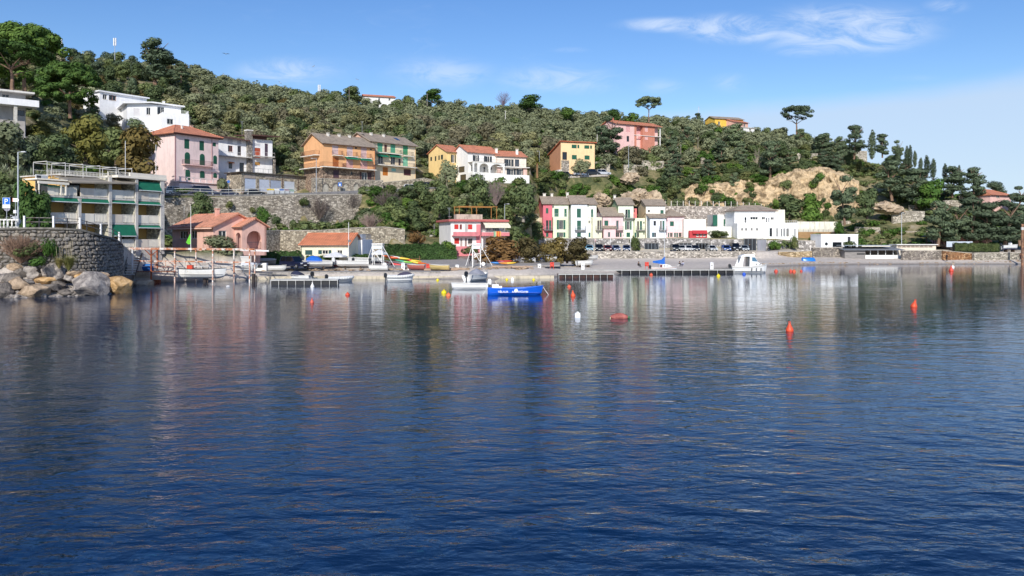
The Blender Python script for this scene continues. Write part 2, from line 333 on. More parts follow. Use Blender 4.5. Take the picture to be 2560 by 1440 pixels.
def tprof(px):
 if px <= _tk[0]: return _tp[0]
 if px >= _tk[-1]: return _tp[-1]
 i = int(np.searchsorted(_tk, px, 'right'))-1; t = (px-_tk[i])/(_tk[i+1]-_tk[i]); t = t*t*(3-2*t)
 return _tp[i]*(1-t)+_tp[i+1]*t
def hnoise(x, y, Y, prof):
 k = min(1, max(0, (Y-prof[8][0])/15)); 
 if k <= 0: return .10*mnoise.noise(Vector((x*.4, y*.4, 3))) if Y > prof[2][0]+4 else 0
 return k*(1.6*mnoise.noise(Vector((x*.045, y*.045, 0)))+.6*mnoise.noise(Vector((x*.16, y*.16, 5))))
def gz(px, Y):
 p = tprof(px); z = float(np.interp(Y, p[:, 0], p[:, 1])); return z+hnoise(az(px)*Y, Y, Y, p)
def hit(px, py, y0=60, y1=400, step=.5):
 """distance at which the line of sight through a photo pixel meets the ground"""
 Y = y0
 while Y < y1:
  if Y > 60 and gz(px, Y) >= zat(py, Y): return Y
  Y += step
 return y1
def ground_at(px, py, **k): Y = hit(px, py, **k); return G(px, Y, gz(px, Y)), Y
def build_terrain():
 pxs = np.concatenate([np.linspace(-900, -310, 30), np.arange(-300, 2700, 9), np.linspace(2700, 3400, 36)])
 nsub = [5, 2, 2, 6, 3, 5, 2, 7, 4, 5, 10, 22, 10]
 V = []; rows = None
 for px in pxs:
  p = tprof(px); ys = []
  for i in range(12): ys += list(np.linspace(p[i][0], p[i+1][0], nsub[i], endpoint=False))
  ys.append(p[12][0]); rows = len(ys)
  for Y in ys: V.append((az(px)*Y, Y, gz(px, Y)))
 n = len(pxs); idx = np.arange(n*rows).reshape(n, rows)
 F = np.stack([idx[:-1, :-1], idx[1:, :-1], idx[1:, 1:], idx[:-1, 1:]], -1).reshape(-1, 4)
 m, nt, b, o = newmat('hillside_ground')
 gm = nt.nodes.new('ShaderNodeNewGeometry'); sp = nt.nodes.new('ShaderNodeSeparateXYZ'); nt.links.new(gm.outputs['Position'], sp.inputs[0])
 nn = nt.nodes.new('ShaderNodeSeparateXYZ'); nt.links.new(gm.outputs['True Normal'], nn.inputs[0])
 f, _ = noise_fac(nt, .16, 6, .65); f2, _ = noise_fac(nt, 1.4, 8, .75)
 f3, _ = noise_fac(nt, .9, 9, .8); fm = _n(nt, 'ShaderNodeMath', operation='MULTIPLY_ADD'); nt.links.new(f3, fm.inputs[0]); fm.inputs[1].default_value = .8; fs = _n(nt, 'ShaderNodeMath', operation='SUBTRACT'); nt.links.new(f, fs.inputs[0]); fs.inputs[1].default_value = .4; nt.links.new(fs.outputs[0], fm.inputs[2])
 soil = ramp(nt, fm.outputs[0], [(.34, hexc('#434b2c')), (.48, hexc('#66663f')), (.6, hexc('#8d7f5c')), (.7, hexc('#a3987e'))])
 peb = ramp(nt, f2, [(.3, hexc('#9a9188')), (.5, hexc('#bdb3a8')), (.7, hexc('#cfc4b8'))])
 hz = _n(nt, 'ShaderNodeMapRange', i_1=2.6, i_2=4.0); nt.links.new(sp.outputs[2], hz.inputs[0])
 mx = _n(nt, 'ShaderNodeMix', data_type='RGBA'); nt.links.new(hz.outputs[0], mx.inputs[0]); nt.links.new(peb, mx.inputs[6]); nt.links.new(soil, mx.inputs[7])
 wet = _n(nt, 'ShaderNodeMapRange', i_1=.05, i_2=.45, i_3=.45, i_4=1.0); nt.links.new(sp.outputs[2], wet.inputs[0])
 mw = _n(nt, 'ShaderNodeVectorMath', operation='SCALE'); nt.links.new(mx.outputs[2], mw.inputs[0]); nt.links.new(wet.outputs[0], mw.inputs[3])
 nt.links.new(mw.outputs[0], b.inputs['Base Color']); b.inputs['Roughness'].default_value = .95
 g, _ = noise_fac(nt, 3.5, 8, .8); bump(nt, b, g, .8, .12)
 npmesh('hillside_terrain', V, F, m, smooth=True, kind='structure')
build_terrain()
# ================================================================ sea
def build_sea():
 m, nt, b, o = newmat('sea_water'); N = nt.nodes; L = nt.links
 tc = N.new('ShaderNodeTexCoord')
 def nz(scale, det, rough, sx, sy, rot=0, dist=0):
  mp = N.new('ShaderNodeMapping'); mp.inputs['Scale'].default_value = (sx, sy, 1); mp.inputs['Rotation'].default_value = (0, 0, rot)
  L.new(tc.outputs['Object'], mp.inputs[0])
  n = _n(nt, 'ShaderNodeTexNoise', i_Scale=scale, i_Detail=det, i_Roughness=rough, i_Distortion=dist); L.new(mp.outputs[0], n.inputs[0]); return n.outputs['Fac']
 def comb(parts):
  r = None
  for h, k in parts:
   q = _n(nt, 'ShaderNodeMath', operation='MULTIPLY'); q.inputs[1].default_value = k; L.new(h, q.inputs[0])
   if r is None: r = q.outputs[0]
   else:
    a = _n(nt, 'ShaderNodeMath', operation='ADD'); L.new(r, a.inputs[0]); L.new(q.outputs[0], a.inputs[1]); r = a.outputs[0]
  return r
 h = comb([(nz(1.45, 4.0, .55, .8, 1.3, R(9), .4), 1.0), (nz(.5, 3.0, .5, .68, 1.25, R(-16), .4), 2.2), (nz(1.0, 3.0, .5, .75, 1.2, R(24), .3), .9), (nz(2.9, 2.0, .5, .7, 1.3, R(-5), .2), .34)])
 bn = _n(nt, 'ShaderNodeBump', i_Strength=1.0, i_Distance=.05); L.new(h, bn.inputs['Height'])
 # breeze patches: calmer and rougher streaks
 pt = nz(.03, 3, .55, .5, 1.4, R(10)); ps = _n(nt, 'ShaderNodeMapRange', i_1=.35, i_2=.65, i_3=.55, i_4=1.2); L.new(pt, ps.inputs[0])
 # the far shore lies sheltered: the chop dies down towards it
 sy = N.new('ShaderNodeSeparateXYZ'); L.new(tc.outputs['Object'], sy.inputs[0]); s0 = _n(nt, 'ShaderNodeMath', operation='MAXIMUM'); s0.inputs[1].default_value = 14.5; L.new(sy.outputs[1], s0.inputs[0]); sh = _n(nt, 'ShaderNodeMath', operation='DIVIDE'); sh.inputs[0].default_value = 20.0; L.new(s0.outputs[0], sh.inputs[1])
 sm = _n(nt, 'ShaderNodeMath', operation='MULTIPLY'); L.new(ps.outputs[0], sm.inputs[0]); L.new(sh.outputs[0], sm.inputs[1]); L.new(sm.outputs[0], bn.inputs['Strength'])
 gl = N.new('ShaderNodeBsdfGlossy'); gl.inputs['Roughness'].default_value = .03; gl.inputs['Color'].default_value = (.93, .96, 1, 1); L.new(bn.outputs[0], gl.inputs['Normal'])
 fr = _n(nt, 'ShaderNodeFresnel', i_IOR=1.34); L.new(bn.outputs[0], fr.inputs['Normal'])
 df = N.new('ShaderNodeBsdfDiffuse'); df.inputs[0].default_value = (.0012, .032, .115, 1); L.new(bn.outputs[0], df.inputs['Normal'])
 tp = N.new('ShaderNodeBsdfTransparent'); tp.inputs[0].default_value = (.36, .74, .92, 1)
 mb_ = N.new('ShaderNodeMixShader'); mb_.inputs[0].default_value = .62; L.new(df.outputs[0], mb_.inputs[1]); L.new(tp.outputs[0], mb_.inputs[2])
 ms = N.new('ShaderNodeMixShader'); L.new(fr.outputs[0], ms.inputs[0]); L.new(mb_.outputs[0], ms.inputs[1]); L.new(gl.outputs[0], ms.inputs[2]); L.new(ms.outputs[0], o.inputs[0])
 mb = MB(); mb.poly([(-900, -200, 0), (1500, -200, 0), (1500, 900, 0), (-900, 900, 0)]); mb.build('sea', m, kind='structure')
 # sea floor with pale stones showing through near the quay
 mb = MB(); mb.poly([(-900, -200, -6.2), (1500, -200, -6.2), (1500, 900, -6.2), (-900, 900, -6.2)])
 mb.build('sea_floor', M('rock', '#1c2c34', c2='#31464c', s=.35), kind='structure')
build_sea()
def sea_stones():
 V = []; F = []; rg = random.Random(2); bm = bmesh.new(); bmesh.ops.create_icosphere(bm, subdivisions=2, radius=.5); B = [v.co.copy() for v in bm.verts]; FB = [tuple(v.index for v in f.verts) for f in bm.faces]; bm.free()
 def st(x, y, z, s):
  o = len(V); q = Vector((rg.random()*9, rg.random()*9, 0)); V.extend([(x+c.x*s*(1+.5*mnoise.noise(c*2+q)), y+c.y*s*(1+.5*mnoise.noise(c*2+q)), z+c.z*s*.6) for c in B]); F.extend([tuple(i+o for i in f) for f in FB])
 for i in range(70): st(-7.1+rg.gauss(0, .75), 14.3+rg.gauss(0, 1.0), -.95+rg.uniform(-.3, .2), rg.uniform(.25, .75))
 for i in range(150): y = rg.uniform(9, 24); st(rg.uniform(-.62, .45)*y, y, -1.5-.09*(y-9)+rg.uniform(-.3, .3), rg.uniform(.25, 1.1))
 npmesh('sea_bed_stones', V, F, M('rock', '#c2c6b8', c2='#f0f0e2', s=2.2), label='pale stones on the sea bed showing through the clear shallows', kind='stuff')
sea_stones()
# ================================================================ buildings
GREEN, WHITE, CREAM, DARKG = '#1d5a44', '#efece6', '#efe8d2', '#20242a'
PANE = lambda: M('glass', '#1a2026')
HOUSES = []
class House:
 def __init__(s, name, label, cat, pxL, YL, pxR, YR, zb, D, zoom=(0, 0, 1), group=None):
  s.P0 = G(pxL, YL, zb); P1 = G(pxR, YR, zb); d = P1-s.P0; s.W = d.length; s.u = d.normalized(); s.v = Vector((-s.u.y, s.u.x, 0))
  s.D = D; s.zb = zb; s.sink = 3.0; s.zm = zoom; HOUSES.append(s); s.root = thing(name, label, cat, s.P0, math.atan2(d.y, d.x), group)
 def uz(s, face, X, Y, off=None):
  ox, oy, k = s.zm; a = az(ox+X/k); py = oy+Y/k
  if face == 'f': o = s.P0+s.v*(off or 0); d = s.u
  else: o = s.P0+s.u*((s.W if face == 'r' else 0) if off is None else off); d = s.v
  t = (a*o.y-o.x)/(d.x-a*d.y); return t, zat(py, o.y+t*d.y)-s.zb
 def rect(s, face, x0, y0, x1, y1, off=None):
  xm = (x0+x1)/2; ym = (y0+y1)/2
  u = sorted((s.uz(face, x0, ym, off)[0], s.uz(face, x1, ym, off)[0]))
  return u[0], s.uz(face, xm, y1, off)[1], u[1], s.uz(face, xm, y0, off)[1]
 def fbox(s, mb, face, off, u0, u1, z0, z1, k0, k1, m=0):
  if face == 'f': mb.box(u0, off-k1, z0, u1, off-k0, z1, m)
  elif face == 'l': mb.box(off-k1, u0, z0, off-k0, u1, z1, m)
  else: mb.box(off+k0, u0, z0, off+k1, u1, z1, m)
 def shutter_leaf(s, face, off, u0, u1, z0, z1, k, col, arch=False):
  mb = MB(); t = .05; fb = lambda *a: s.fbox(mb, face, off, *a)
  fb(u0, u1, z0, z1, k, k+t*.5); w = min(.09, (u1-u0)*.2)
  fb(u0, u0+w, z0, z1, k+t*.5, k+t); fb(u1-w, u1, z0, z1, k+t*.5, k+t); fb(u0+w, u1-w, z0, z0+w, k+t*.5, k+t); fb(u0+w, u1-w, z1-w, z1, k+t*.5, k+t)
  n = max(3, min(12, int((z1-z0)/.16)))
  for i in range(n):
   a = z0+w+(z1-z0-2*w)*(i+.15)/n; fb(u0+w, u1-w, a, a+(z1-z0-2*w)/n*.55, k+t*.5, k+t*.85)
  mb.build('shutter', M('paint', col, r=.6), s.root)
 def window(s, face, off, r, style, col, frame='#e9e6df'):
  u0, z0, u1, z1 = r; w = u1-u0
  if style == 'sh':
   c = (u0+u1)/2; s.shutter_leaf(face, off, u0+.01, c-.015, z0+.01, z1-.01, -.09, col); s.shutter_leaf(face, off, c+.015, u1-.01, z0+.01, z1-.01, -.09, col); return
  if style == 's1': s.shutter_leaf(face, off, u0+.01, u1-.01, z0+.01, z1-.01, -.09, col); return
  if style == 'rl':      # closed rolling shutter
   mb = MB(); s.fbox(mb, face, off, u0+.005, u1-.005, z0, z1, -.12, -.09); n = max(4, int((z1-z0)/.2))
   for i in range(n): a = z0+(z1-z0)*i/n; s.fbox(mb, face, off, u0+.01, u1-.01, a+.02, a+(z1-z0)/n*.8, -.09, -.06)
   mb.build('roller_shutter', M('paint', col, r=.55), s.root); return
  if style == 'as':      # arched closed shutter standing a little proud of the wall
   mb = MB(); n = 10; c = (u0+u1)/2; rr = w/2; zs = z1-rr
   pts = [(u0, z0), (u1, z0)]+[(c+rr*math.cos(math.pi*i/n), zs+rr*math.sin(math.pi*i/n)) for i in range(n+1)]
   def mp(p, k): return (p[0], off-k, p[1]) if face == 'f' else ((off-k, p[0], p[1]) if face == 'l' else (off+k, p[0], p[1]))
   mb.prism([mp(p, .0) for p in pts], [mp(p, .05) for p in pts])
   for i in range(int((zs-z0)/.17)): s.fbox(mb, face, off, u0+.06, c-.02, z0+.05+i*.17, z0+.14+i*.17, .05, .075); s.fbox(mb, face, off, c+.02, u1-.06, z0+.05+i*.17, z0+.14+i*.17, .05, .075)
   mb.build('shutter', M('paint', col, r=.6), s.root); return
  if style == 'dr':
   mb = MB(); s.fbox(mb, face, off, u0+.005, u1-.005, z0, z1, -.13, -.08); s.fbox(mb, face, off, u0+.1, u1-.1, z0+.15, z0+(z1-z0)*.45, -.08, -.06); s.fbox(mb, face, off, u0+.1, u1-.1, z0+(z1-z0)*.52, z1-.12, -.08, -.06)
   d = mb.build('door', M('paint', col, r=.6), s.root)
   mb = MB(); s.fbox(mb, face, off, u1-.2, u1-.14, z0+1.0, z0+1.12, -.06, -.02); mb.build('handle', M('paint', '#777777', metal=.8), d); return
  fw = min(.07, w*.14); mb = MB(); fb = lambda *a: s.fbox(mb, face, off, *a)
  fb(u0+.004, u1-.004, z0+.004, z0+fw, -.16, -.10); fb(u0+.004, u1-.004, z1-fw, z1-.004, -.16, -.10)
  fb(u0+.004, u0+fw, z0+fw, z1-fw, -.16, -.10); fb(u1-fw, u1-.004, z0+fw, z1-fw, -.16, -.10)
  if style != 'dk':
   n = max(1, round(w/.75))
   for i in range(1, n+1 if n > 1 else 1): 
    if i < n: fb(u0+w*i/n-fw/2, u0+w*i/n+fw/2, z0+fw, z1-fw, -.16, -.10)
   if n == 1 and w > .45: fb((u0+u1)/2-fw*.4, (u0+u1)/2+fw*.4, z0+fw, z1-fw, -.16, -.10)
  o = mb.build('window', M('paint', frame if style != 'dk' else '#4a4038', r=.5), s.root)
  mb = MB(); s.fbox(mb, face, off, u0+.002, u1-.002, z0+.002, z1-.002, -.18, -.15); mb.build('pane', PANE(), o)
  if style == 'op':
   s.shutter_leaf(face, off, u0-w*.52, u0-.02, z0, z1, .01, col); s.shutter_leaf(face, off, u1+.02, u1+w*.52, z0, z1, .01, col)
  if style in ('gl', 'op') and z0 > .5:
   mb = MB(); s.fbox(mb, face, off, u0-.06, u1+.06, z0-.07, z0-.003, .002, .09); mb.build('sill', M('concrete', '#cfc8ba'), s.root)
 def block(s, x0, x1, y0, y1, z0, z1, mat, wins=(), name='wall'):
  if z0 <= .01 and not name.endswith('wing'): z0 -= s.sink
  mb = MB(); holes = {'f': [], 'l': [], 'r': []}; todo = []
  for wn in wins:
   f = wn[0]; off = {'f': y0, 'l': x0, 'r': x1}[f]
   r = s.rect(f, *wn[1:5], off=off); todo.append((f, off, r, wn[5], wn[6] if len(wn) > 6 else GREEN, wn[7] if len(wn) > 7 else '#e9e6df'))
   if wn[5] != 'as': holes[f].append((r[0]-(x0 if f == 'f' else y0), r[1]-z0, r[2]-(x0 if f == 'f' else y0), r[3]-z0))
  mb.wall((x0, y0, z0), (1, 0, 0), (0, -1, 0), x1-x0, z1-z0, holes['f']); mb.wall((x0, y0, z0), (0, 1, 0), (-1, 0, 0), y1-y0, z1-z0, holes['l'])
  mb.wall((x1, y0, z0), (0, 1, 0), (1, 0, 0), y1-y0, z1-z0, holes['r']); mb.wall((x0, y1, z0), (1, 0, 0), (0, 1, 0), x1-x0, z1-z0)
  mb.poly([(x0, y0, z1), (x1, y0, z1), (x1, y1, z1), (x0, y1, z1)]); mb.poly([(x0, y0, z0), (x0, y1, z0), (x1, y1, z0), (x1, y0, z0)])
  mb.build(name, mat, s.root)
  for t in todo: s.window(*t)
 def gable(s, x0, x1, y0, y1, ze, zr, rmat, wmat, ov=.45, th=.16, yr=None, axis='x'):
  T = (lambda p, q, z: (p, q, z)) if axis == 'x' else (lambda p, q, z: (q, p, z))
  a0, a1, b0, b1 = (x0, x1, y0, y1) if axis == 'x' else (y0, y1, x0, x1)
  br = (b0+b1)/2 if yr is None else yr
  s0 = (zr-ze)/max(.01, br-b0); s1 = (zr-ze)/max(.01, b1-br)
  prof = [(b0-ov, ze-s0*ov), (br, zr), (b1+ov, ze-s1*ov), (b1+ov, ze-s1*ov+th), (br, zr+th), (b0-ov, ze-s0*ov+th)]
  mb = MB(); A = [T(a0-ov, b, z) for b, z in prof]; B = [T(a1+ov, b, z) for b, z in prof]
  for i in range(6): mb.poly([A[i], A[(i+1) % 6], B[(i+1) % 6], B[i]])
  for E in (A, B): mb.poly([E[0], E[1], E[4], E[5]]); mb.poly([E[1], E[2], E[3], E[4]])
  o = mb.build('roof', rmat, s.root)
  mb = MB()      # ridge cap and gutter
  mb.tube(T(a0-ov, br, zr+th*.9), T(a1+ov, br, zr+th*.9), .11, n=6); mb.build('ridge', rmat, o)
  mb = MB(); mb.tube(T(a0-ov, b0-ov-.06, ze-s0*ov+.02), T(a1+ov, b0-ov-.06, ze-s0*ov+.02), .07, n=6); mb.build('gutter', M('paint', '#6d5b50', r=.5), o)
  mb = MB(); e = .012; mb.prism([T(a0+e, b0+e, ze-.01), T(a0+e, b1-e, ze-.01), T(a0+e, br, zr-.02)], [T(a1-e, b0+e, ze-.01), T(a1-e, b1-e, ze-.01), T(a1-e, br, zr-.02)])
  mb.build('gable', wmat, s.root); return o
 def hip(s, x0, x1, y0, y1, ze, zr, mat, ov=.5, th=.14, inset=None):
  x0 -= ov; x1 += ov; y0 -= ov; y1 += ov; d = (y1-y0)/2; ym = (y0+y1)/2; i = min(d if inset is None else inset, (x1-x0)/2-.05)
  v = [(x0, y0, ze), (x1, y0, ze), (x1, y1, ze), (x0, y1, ze), (x0, y0, ze+th), (x1, y0, ze+th), (x1, y1, ze+th), (x0, y1, ze+th), (x0+i, ym, zr+th), (x1-i, ym, zr+th)]
  mb = MB(); mb.add(v, [(3, 2, 1, 0), (0, 1, 5, 4), (1, 2, 6, 5), (2, 3, 7, 6), (3, 0, 4, 7), (4, 5, 9, 8), (5, 6, 9), (6, 7, 8, 9), (7, 4, 8)])
  o = mb.build('roof', mat, s.root); mb = MB()
  for a, b in ((4, 8), (5, 9), (6, 9), (7, 8), (8, 9)): mb.tube(v[a], v[b], .1, n=6)
  mb.build('ridge', mat, o)
  mb = MB(); mb.tube((x0, y0-.07, ze+.06), (x1, y0-.07, ze+.06), .07, n=6); mb.build('gutter', M('paint', '#6d4b40', r=.5), o); return o
 def flat(s, x0, x1, y0, y1, z, th, mat, ov=.3, name='roof'):
  mb = MB(); mb.box(x0-ov, y0-ov, z, x1+ov, y1+ov, z+th); return mb.build(name, mat, s.root)
 def part(s, name, mat, *boxes):
  if len(boxes) > 1 and name.split('_')[-1] in ('post', 'pier', 'pillar'): return [s.part(name, mat, b) for b in boxes]
  mb = MB(); [mb.box(*b) for b in boxes]; return mb.build(name, mat, s.root)
 def chimney(s, x, y, z0, z1, mat, w=.5):
  mb = MB(); mb.box(x-w/2, y-w/2, z0, x+w/2, y+w/2, z1); mb.box(x-w*.65, y-w*.65, z1+.12, x+w*.65, y+w*.65, z1+.2)
  for a in (-1, 1):
   for b in (-1, 1): mb.box(x+a*w*.38-.05, y+b*w*.38-.05, z1, x+a*w*.38+.05, y+b*w*.38+.05, z1+.12)
  mb.build('chimney', mat, s.root)
 def balcony(s, face, x0, x1, y, dep=1.0, off=None, rail='#4d4a48', slab='#d8d2c6', h=.95, gap=.22, t=.16):
  u0, u1 = sorted((s.uz(face, x0, y, off)[0], s.uz(face, x1, y, off)[0])); z = s.uz(face, (x0+x1)/2, y, off)[1]
  o_ = {'f': 0, 'l': 0, 'r': s.W}[face] if off is None else off
  mb = MB(); s.fbox(mb, face, o_, u0, u1, z-t, z, .004, dep); b = mb.build('balcony', M('concrete', slab), s.root)
  q = lambda u, k: (u, o_-k, z) if face == 'f' else ((o_-k, u, z) if face == 'l' else (o_+k, u, z))
  mb = MB(); e = .05; railing(mb, [q(u0+e, .05), q(u0+e, dep-e), q(u1-e, dep-e), q(u1-e, .05)], h, gap, .028); mb.build('railing', M('paint', rail, r=.5), b); return z
 def awning(s, face, x0, y0, x1, y1, out=.9, col='#157a5a', off=None, name='awning'):
  u0, zl, u1, zh = s.rect(face, x0, y0, x1, y1, off); o_ = {'f': 0, 'l': 0, 'r': s.W}[face] if off is None else off
  q = lambda u, k, z: (u, o_-k, z) if face == 'f' else ((o_-k, u, z) if face == 'l' else (o_+k, u, z))
  mb = MB(); n = 6; pr = [(.03, zh), (out, zl+(zh-zl)*.3), (out+.02, zl)]
  for (k0, z0), (k1, z1) in zip(pr, pr[1:]):
   mb.prism([q(u0, k0, z0), q(u0, k1, z1), q(u0, k1, z1-.03), q(u0, k0, z0-.03)], [q(u1, k0, z0), q(u1, k1, z1), q(u1, k1, z1-.03), q(u1, k0, z0-.03)])
  o = mb.build(name, M('cloth', col), s.root)
  mb = MB(); mb.tube(q(u0, .06, zh-.02), q(u1, .06, zh-.02), .07, n=6); mb.build('roller', M('paint', '#d8d8d4'), o)
 def pipe(s, x, y=-.06, z0=0, z1=5, col='#8a7468'):
  mb = MB(); mb.tube((x, y, z0), (x, y, z1), .05, n=6); mb.build('downpipe', M('paint', col), s.root)
 def antenna(s, x, y, z, h=2.0, dish=False):
  mb = MB(); mb.tube((x, y, z), (x, y, z+h), .03, n=5)
  for k in range(4): mb.bar((x-.45+.08*k, y, z+h-.12*k), (x+.45-.08*k, y, z+h-.12*k), .02)
  if dish: mb.lathe([(.02, 0), (.3, .1), (.42, .22)], 10, (x+.1, y-.15, z+.4))
  mb.build('antenna', M('paint', '#b9b9b9', metal=.5), s.root)
PL = lambda c, w=.14: M('plaster', c, wear=w)
STONE = lambda c='#9a9186', c2='#bdb3a4', s=2.4, **k: M('stone', c, c2=c2, s=s, **k)
TERRA = M('roof', '#c07c5e'); TERRAY = M('roof', '#c07c5e', d='Y'); SLATE = M('roof', '#978979', s=.9)

def stone_wall(label, pts, mat=None, th=.6, cop=.12, name='stone_wall', group=None, capmat=None):
 """pts: (px, Y, zbase, ztop) along the wall as seen; a coping part lies on top"""
 mb = MB(); cp = MB(); n = len(pts); P = [Vector((az(p)*Y, Y, 0)) for p, Y, a, b in pts]
 o = P[0].copy(); o.z = pts[0][2]; root = thing(name, label, 'wall', o, 0, group)
 for i in range(n-1):
  d = (P[i+1]-P[i]).normalized(); k = Vector((-d.y, d.x, 0))*th
  a, b = P[i]-Vector((o.x, o.y, 0)), P[i+1]-Vector((o.x, o.y, 0)); za, zb = pts[i][2]-o.z, pts[i+1][2]-o.z; ta, tb = pts[i][3]-o.z, pts[i+1][3]-o.z
  Z = lambda v, z: Vector((v.x, v.y, z))
  mb.prism([Z(a, za), Z(a+k, za), Z(a+k, ta), Z(a, ta)], [Z(b, zb), Z(b+k, zb), Z(b+k, tb), Z(b, tb)])
  if cop:
   e = k.normalized()*.06; cp.prism([Z(a-e, ta+.002), Z(a+k+e, ta+.002), Z(a+k+e, ta+cop), Z(a-e, ta+cop)], [Z(b-e, tb+.002), Z(b+k+e, tb+.002), Z(b+k+e, tb+cop), Z(b-e, tb+cop)])
 mb.build('masonry', mat or STONE(), root)
 if cop: cp.build('coping', capmat or M('concrete', '#a9a194'), root)
 return root

# ---------------- balcony apartments on the near bank
ZA = (0, 380, 3.789)
def apartments():
 h = House('apartment_building', 'three storey terrace of balcony apartments with green awnings and roof pergola', 'building', 112, 93, 402, 106.6, 4.55, 9, ZA); K = 1.134; h.root.scale = (K, K, K)
 fl = [0, 2.75, 5.45, 7.75]; bx = [h.uz('f', x, 600)[0]/K for x in (425, 735, 1025, 1275, 1518)]
 gr = M('concrete', '#b5b0a8'); wh = PL('#eae0cc', .08); fin = STONE('#d2cdb6', '#ebe5cd', 3.2, mj=.75); yel = PL('#d9ac5c'); W_ = bx[-1]
 mb = MB(); mb.box(-.1, 2.2, -3, W_, 9, 5.44); mb.box(bx[1]-.6, 2.2, 5.445, W_, 9, 7.75); mb.build('core', yel, h.root)
 h.part('end_wall', PL('#b9bdc4'), (-.35, -.1, -1.5, -.12, 9, 5.4))
 for i, z in enumerate(fl[1:3]): h.part('floor_slab', gr, (-.12, -.22, z-.2, W_+.1, 2.19, z))
 h.part('floor_slab', gr, (-.12, -.2, -3.2, W_+.1, 2.19, 0))
 for k, x in enumerate(bx):
  w = .26 if k < 4 else .4
  for i in range(3):
   if i == 2 and k < 2: continue
   h.part('party_wall', fin, (x-w/2, -.12, fl[i]+.004, x+w/2, 2.19, fl[i+1]-.205 if i < 2 else fl[i+1]-.01))
  h.part('column', gr, (x-w*.62, -.42, -.8, x+w*.62, -.225, 7.7 if k > 1 else 5.2))
 par = PL('#d8cab6', .08); prw = M('paint', '#e6dfd0', r=.5); 
 for i in (0, 1, 2):
  for k in range(4):
   x0, x1 = bx[k]+.2, bx[k+1]-.2; xm = x0+(x1-x0)*(.5 if k else .35)
   z = fl[i]
   mb = MB(); mb.box(x0, -.2, z+.02, xm, -.12, z+.92); mb.build('parapet', par if (i+k) % 2 else wh, h.root)
   mb = MB(); railing(mb, [(xm+.03, -.16, z), (x1, -.16, z)], .92, .16, .035); mb.box(xm+.03, -.145, z+.06, x1, -.13, z+.86); mb.build('railing', prw, h.root)
   # back wall openings
   dw = (x1-x0)*.42
   mb = MB(); mb.box(x0+.1, 2.10, z+.05, x0+.1+dw, 2.18, z+2.2); o = mb.build('window', M('paint', '#d8d8d6' if (i+k) % 3 else '#40342c', r=.5), h.root)
   mb = MB(); mb.box(x0+.2, 2.07, z+.15, x0+dw*.5, 2.095, z+2.1); mb.build('pane', PANE(), o)
   mb = MB(); mb.box(x0+.06+dw*.5, 2.07, z+.15, x0+dw, 2.095, z+2.1); mb.build('pane', PANE() if (i+k) % 2 else M('paint', '#aeb2b8'), o)
 awn = '#0f6b50'
 def valance(k, i, drop, out=.25):
  x0, x1 = bx[k]+.18, bx[k+1]-.18; z = fl[i+1]-.24
  mb = MB(); mb.prism([(x0, -.14, z), (x0, -.2, z), (x0, -.26-out, z-drop), (x0, -.2-out, z-drop)], [(x1, -.14, z), (x1, -.2, z), (x1, -.26-out, z-drop), (x1, -.2-out, z-drop)])
  o = mb.build('awning', M('cloth', awn), h.root); mb = MB(); mb.tube((x0, -.24-out, z-drop), (x1, -.24-out, z-drop), .05, n=6); mb.build('bar', M('paint', '#e8e8e4'), o)
 for k, d in ((0, .42), (1, .4), (2, .3), (3, .34)): valance(k, 1, d)
 valance(2, 0, 1.25, .35); valance(3, 0, .3); valance(3, 2, 1.05, .3)
 # roof: slab over the far bays, lower sloping canopies and an open white pergola over the near ones
 h.part('roof', wh, (bx[2]+.8, -.5, 7.76, W_+.55, 9.2, 8.0)); h.part('roof_parapet', wh, (bx[3]-.9, -.45, 8.005, W_+.5, -.25, 8.4)); h.part('roof', gr, (bx[1]-.8, 1.6, 7.755, bx[2]+.79, 9.1, 7.9))
 mb = MB(); C = [(-.9, 6.75), (2.15, 7.5), (2.15, 7.62), (-.9, 6.9)]; mb.prism([(bx[1]-1.2, y, z) for y, z in C], [(bx[3]-.3, y, z+.35) for y, z in C]); mb.build('canopy', M('wood', '#9d9485'), h.root)
 h.part('fascia', wh, (-1.0, -.6, 6.55, bx[1]-1.3, -.4, 6.8)); h.part('fascia', wh, (-1.0, -.35, 6.95, bx[1]-1.3, 2.1, 7.1))
 [h.part('canopy_post', wh, (x-.06, -.56, 5.46, x+.06, -.44, 6.54)) for x in (-.9, 1.4, bx[1]-1.6)]
 mb = MB(); C = [(-.5, 6.3), (1.2, 6.6), (1.2, 6.55), (-.5, 6.25)]; mb.prism([(.2, y, z) for y, z in C], [(bx[1]-1.8, y, z) for y, z in C]); mb.build('awning', M('cloth', awn), h.root)
 mb = MB(); railing(mb, [(.2, -.1, 7.5), (bx[2], -.1, 7.6), (bx[2]+.6, 1, 8.0), (W_+.3, 1, 8.0)], .5, .16, .03); mb.build('railing', prw, h.root)
 mb = MB(); xs = [.6+i*(W_*.76-.6)/5 for i in range(6)]; z0, z1 = 7.6, 8.95
 for y in (.6, 3.0):
  for x in xs: mb.box(x-.025, y-.025, z0-.1, x+.025, y+.025, z1-.1)
  mb.box(xs[0], y-.03, z1-.098, xs[-1], y+.03, z1-.03); mb.box(xs[0], y-.02, z0+.55, xs[-1], y+.02, z0+.59)
 for x in xs: mb.box(x-.03, .6, z1-.025, x+.03, 3.0, z1+.04)
 mb.build('pergola', M('paint', '#cdc9c0', wear=.1), h.root)
 for x in (bx[3]-.8, W_-.2): mb = MB(); mb.tube((x, .5, 8.0), (x, .5, 12), .035, n=5); mb.build('mast', M('paint', '#c9c9c6'), h.root)
apartments()
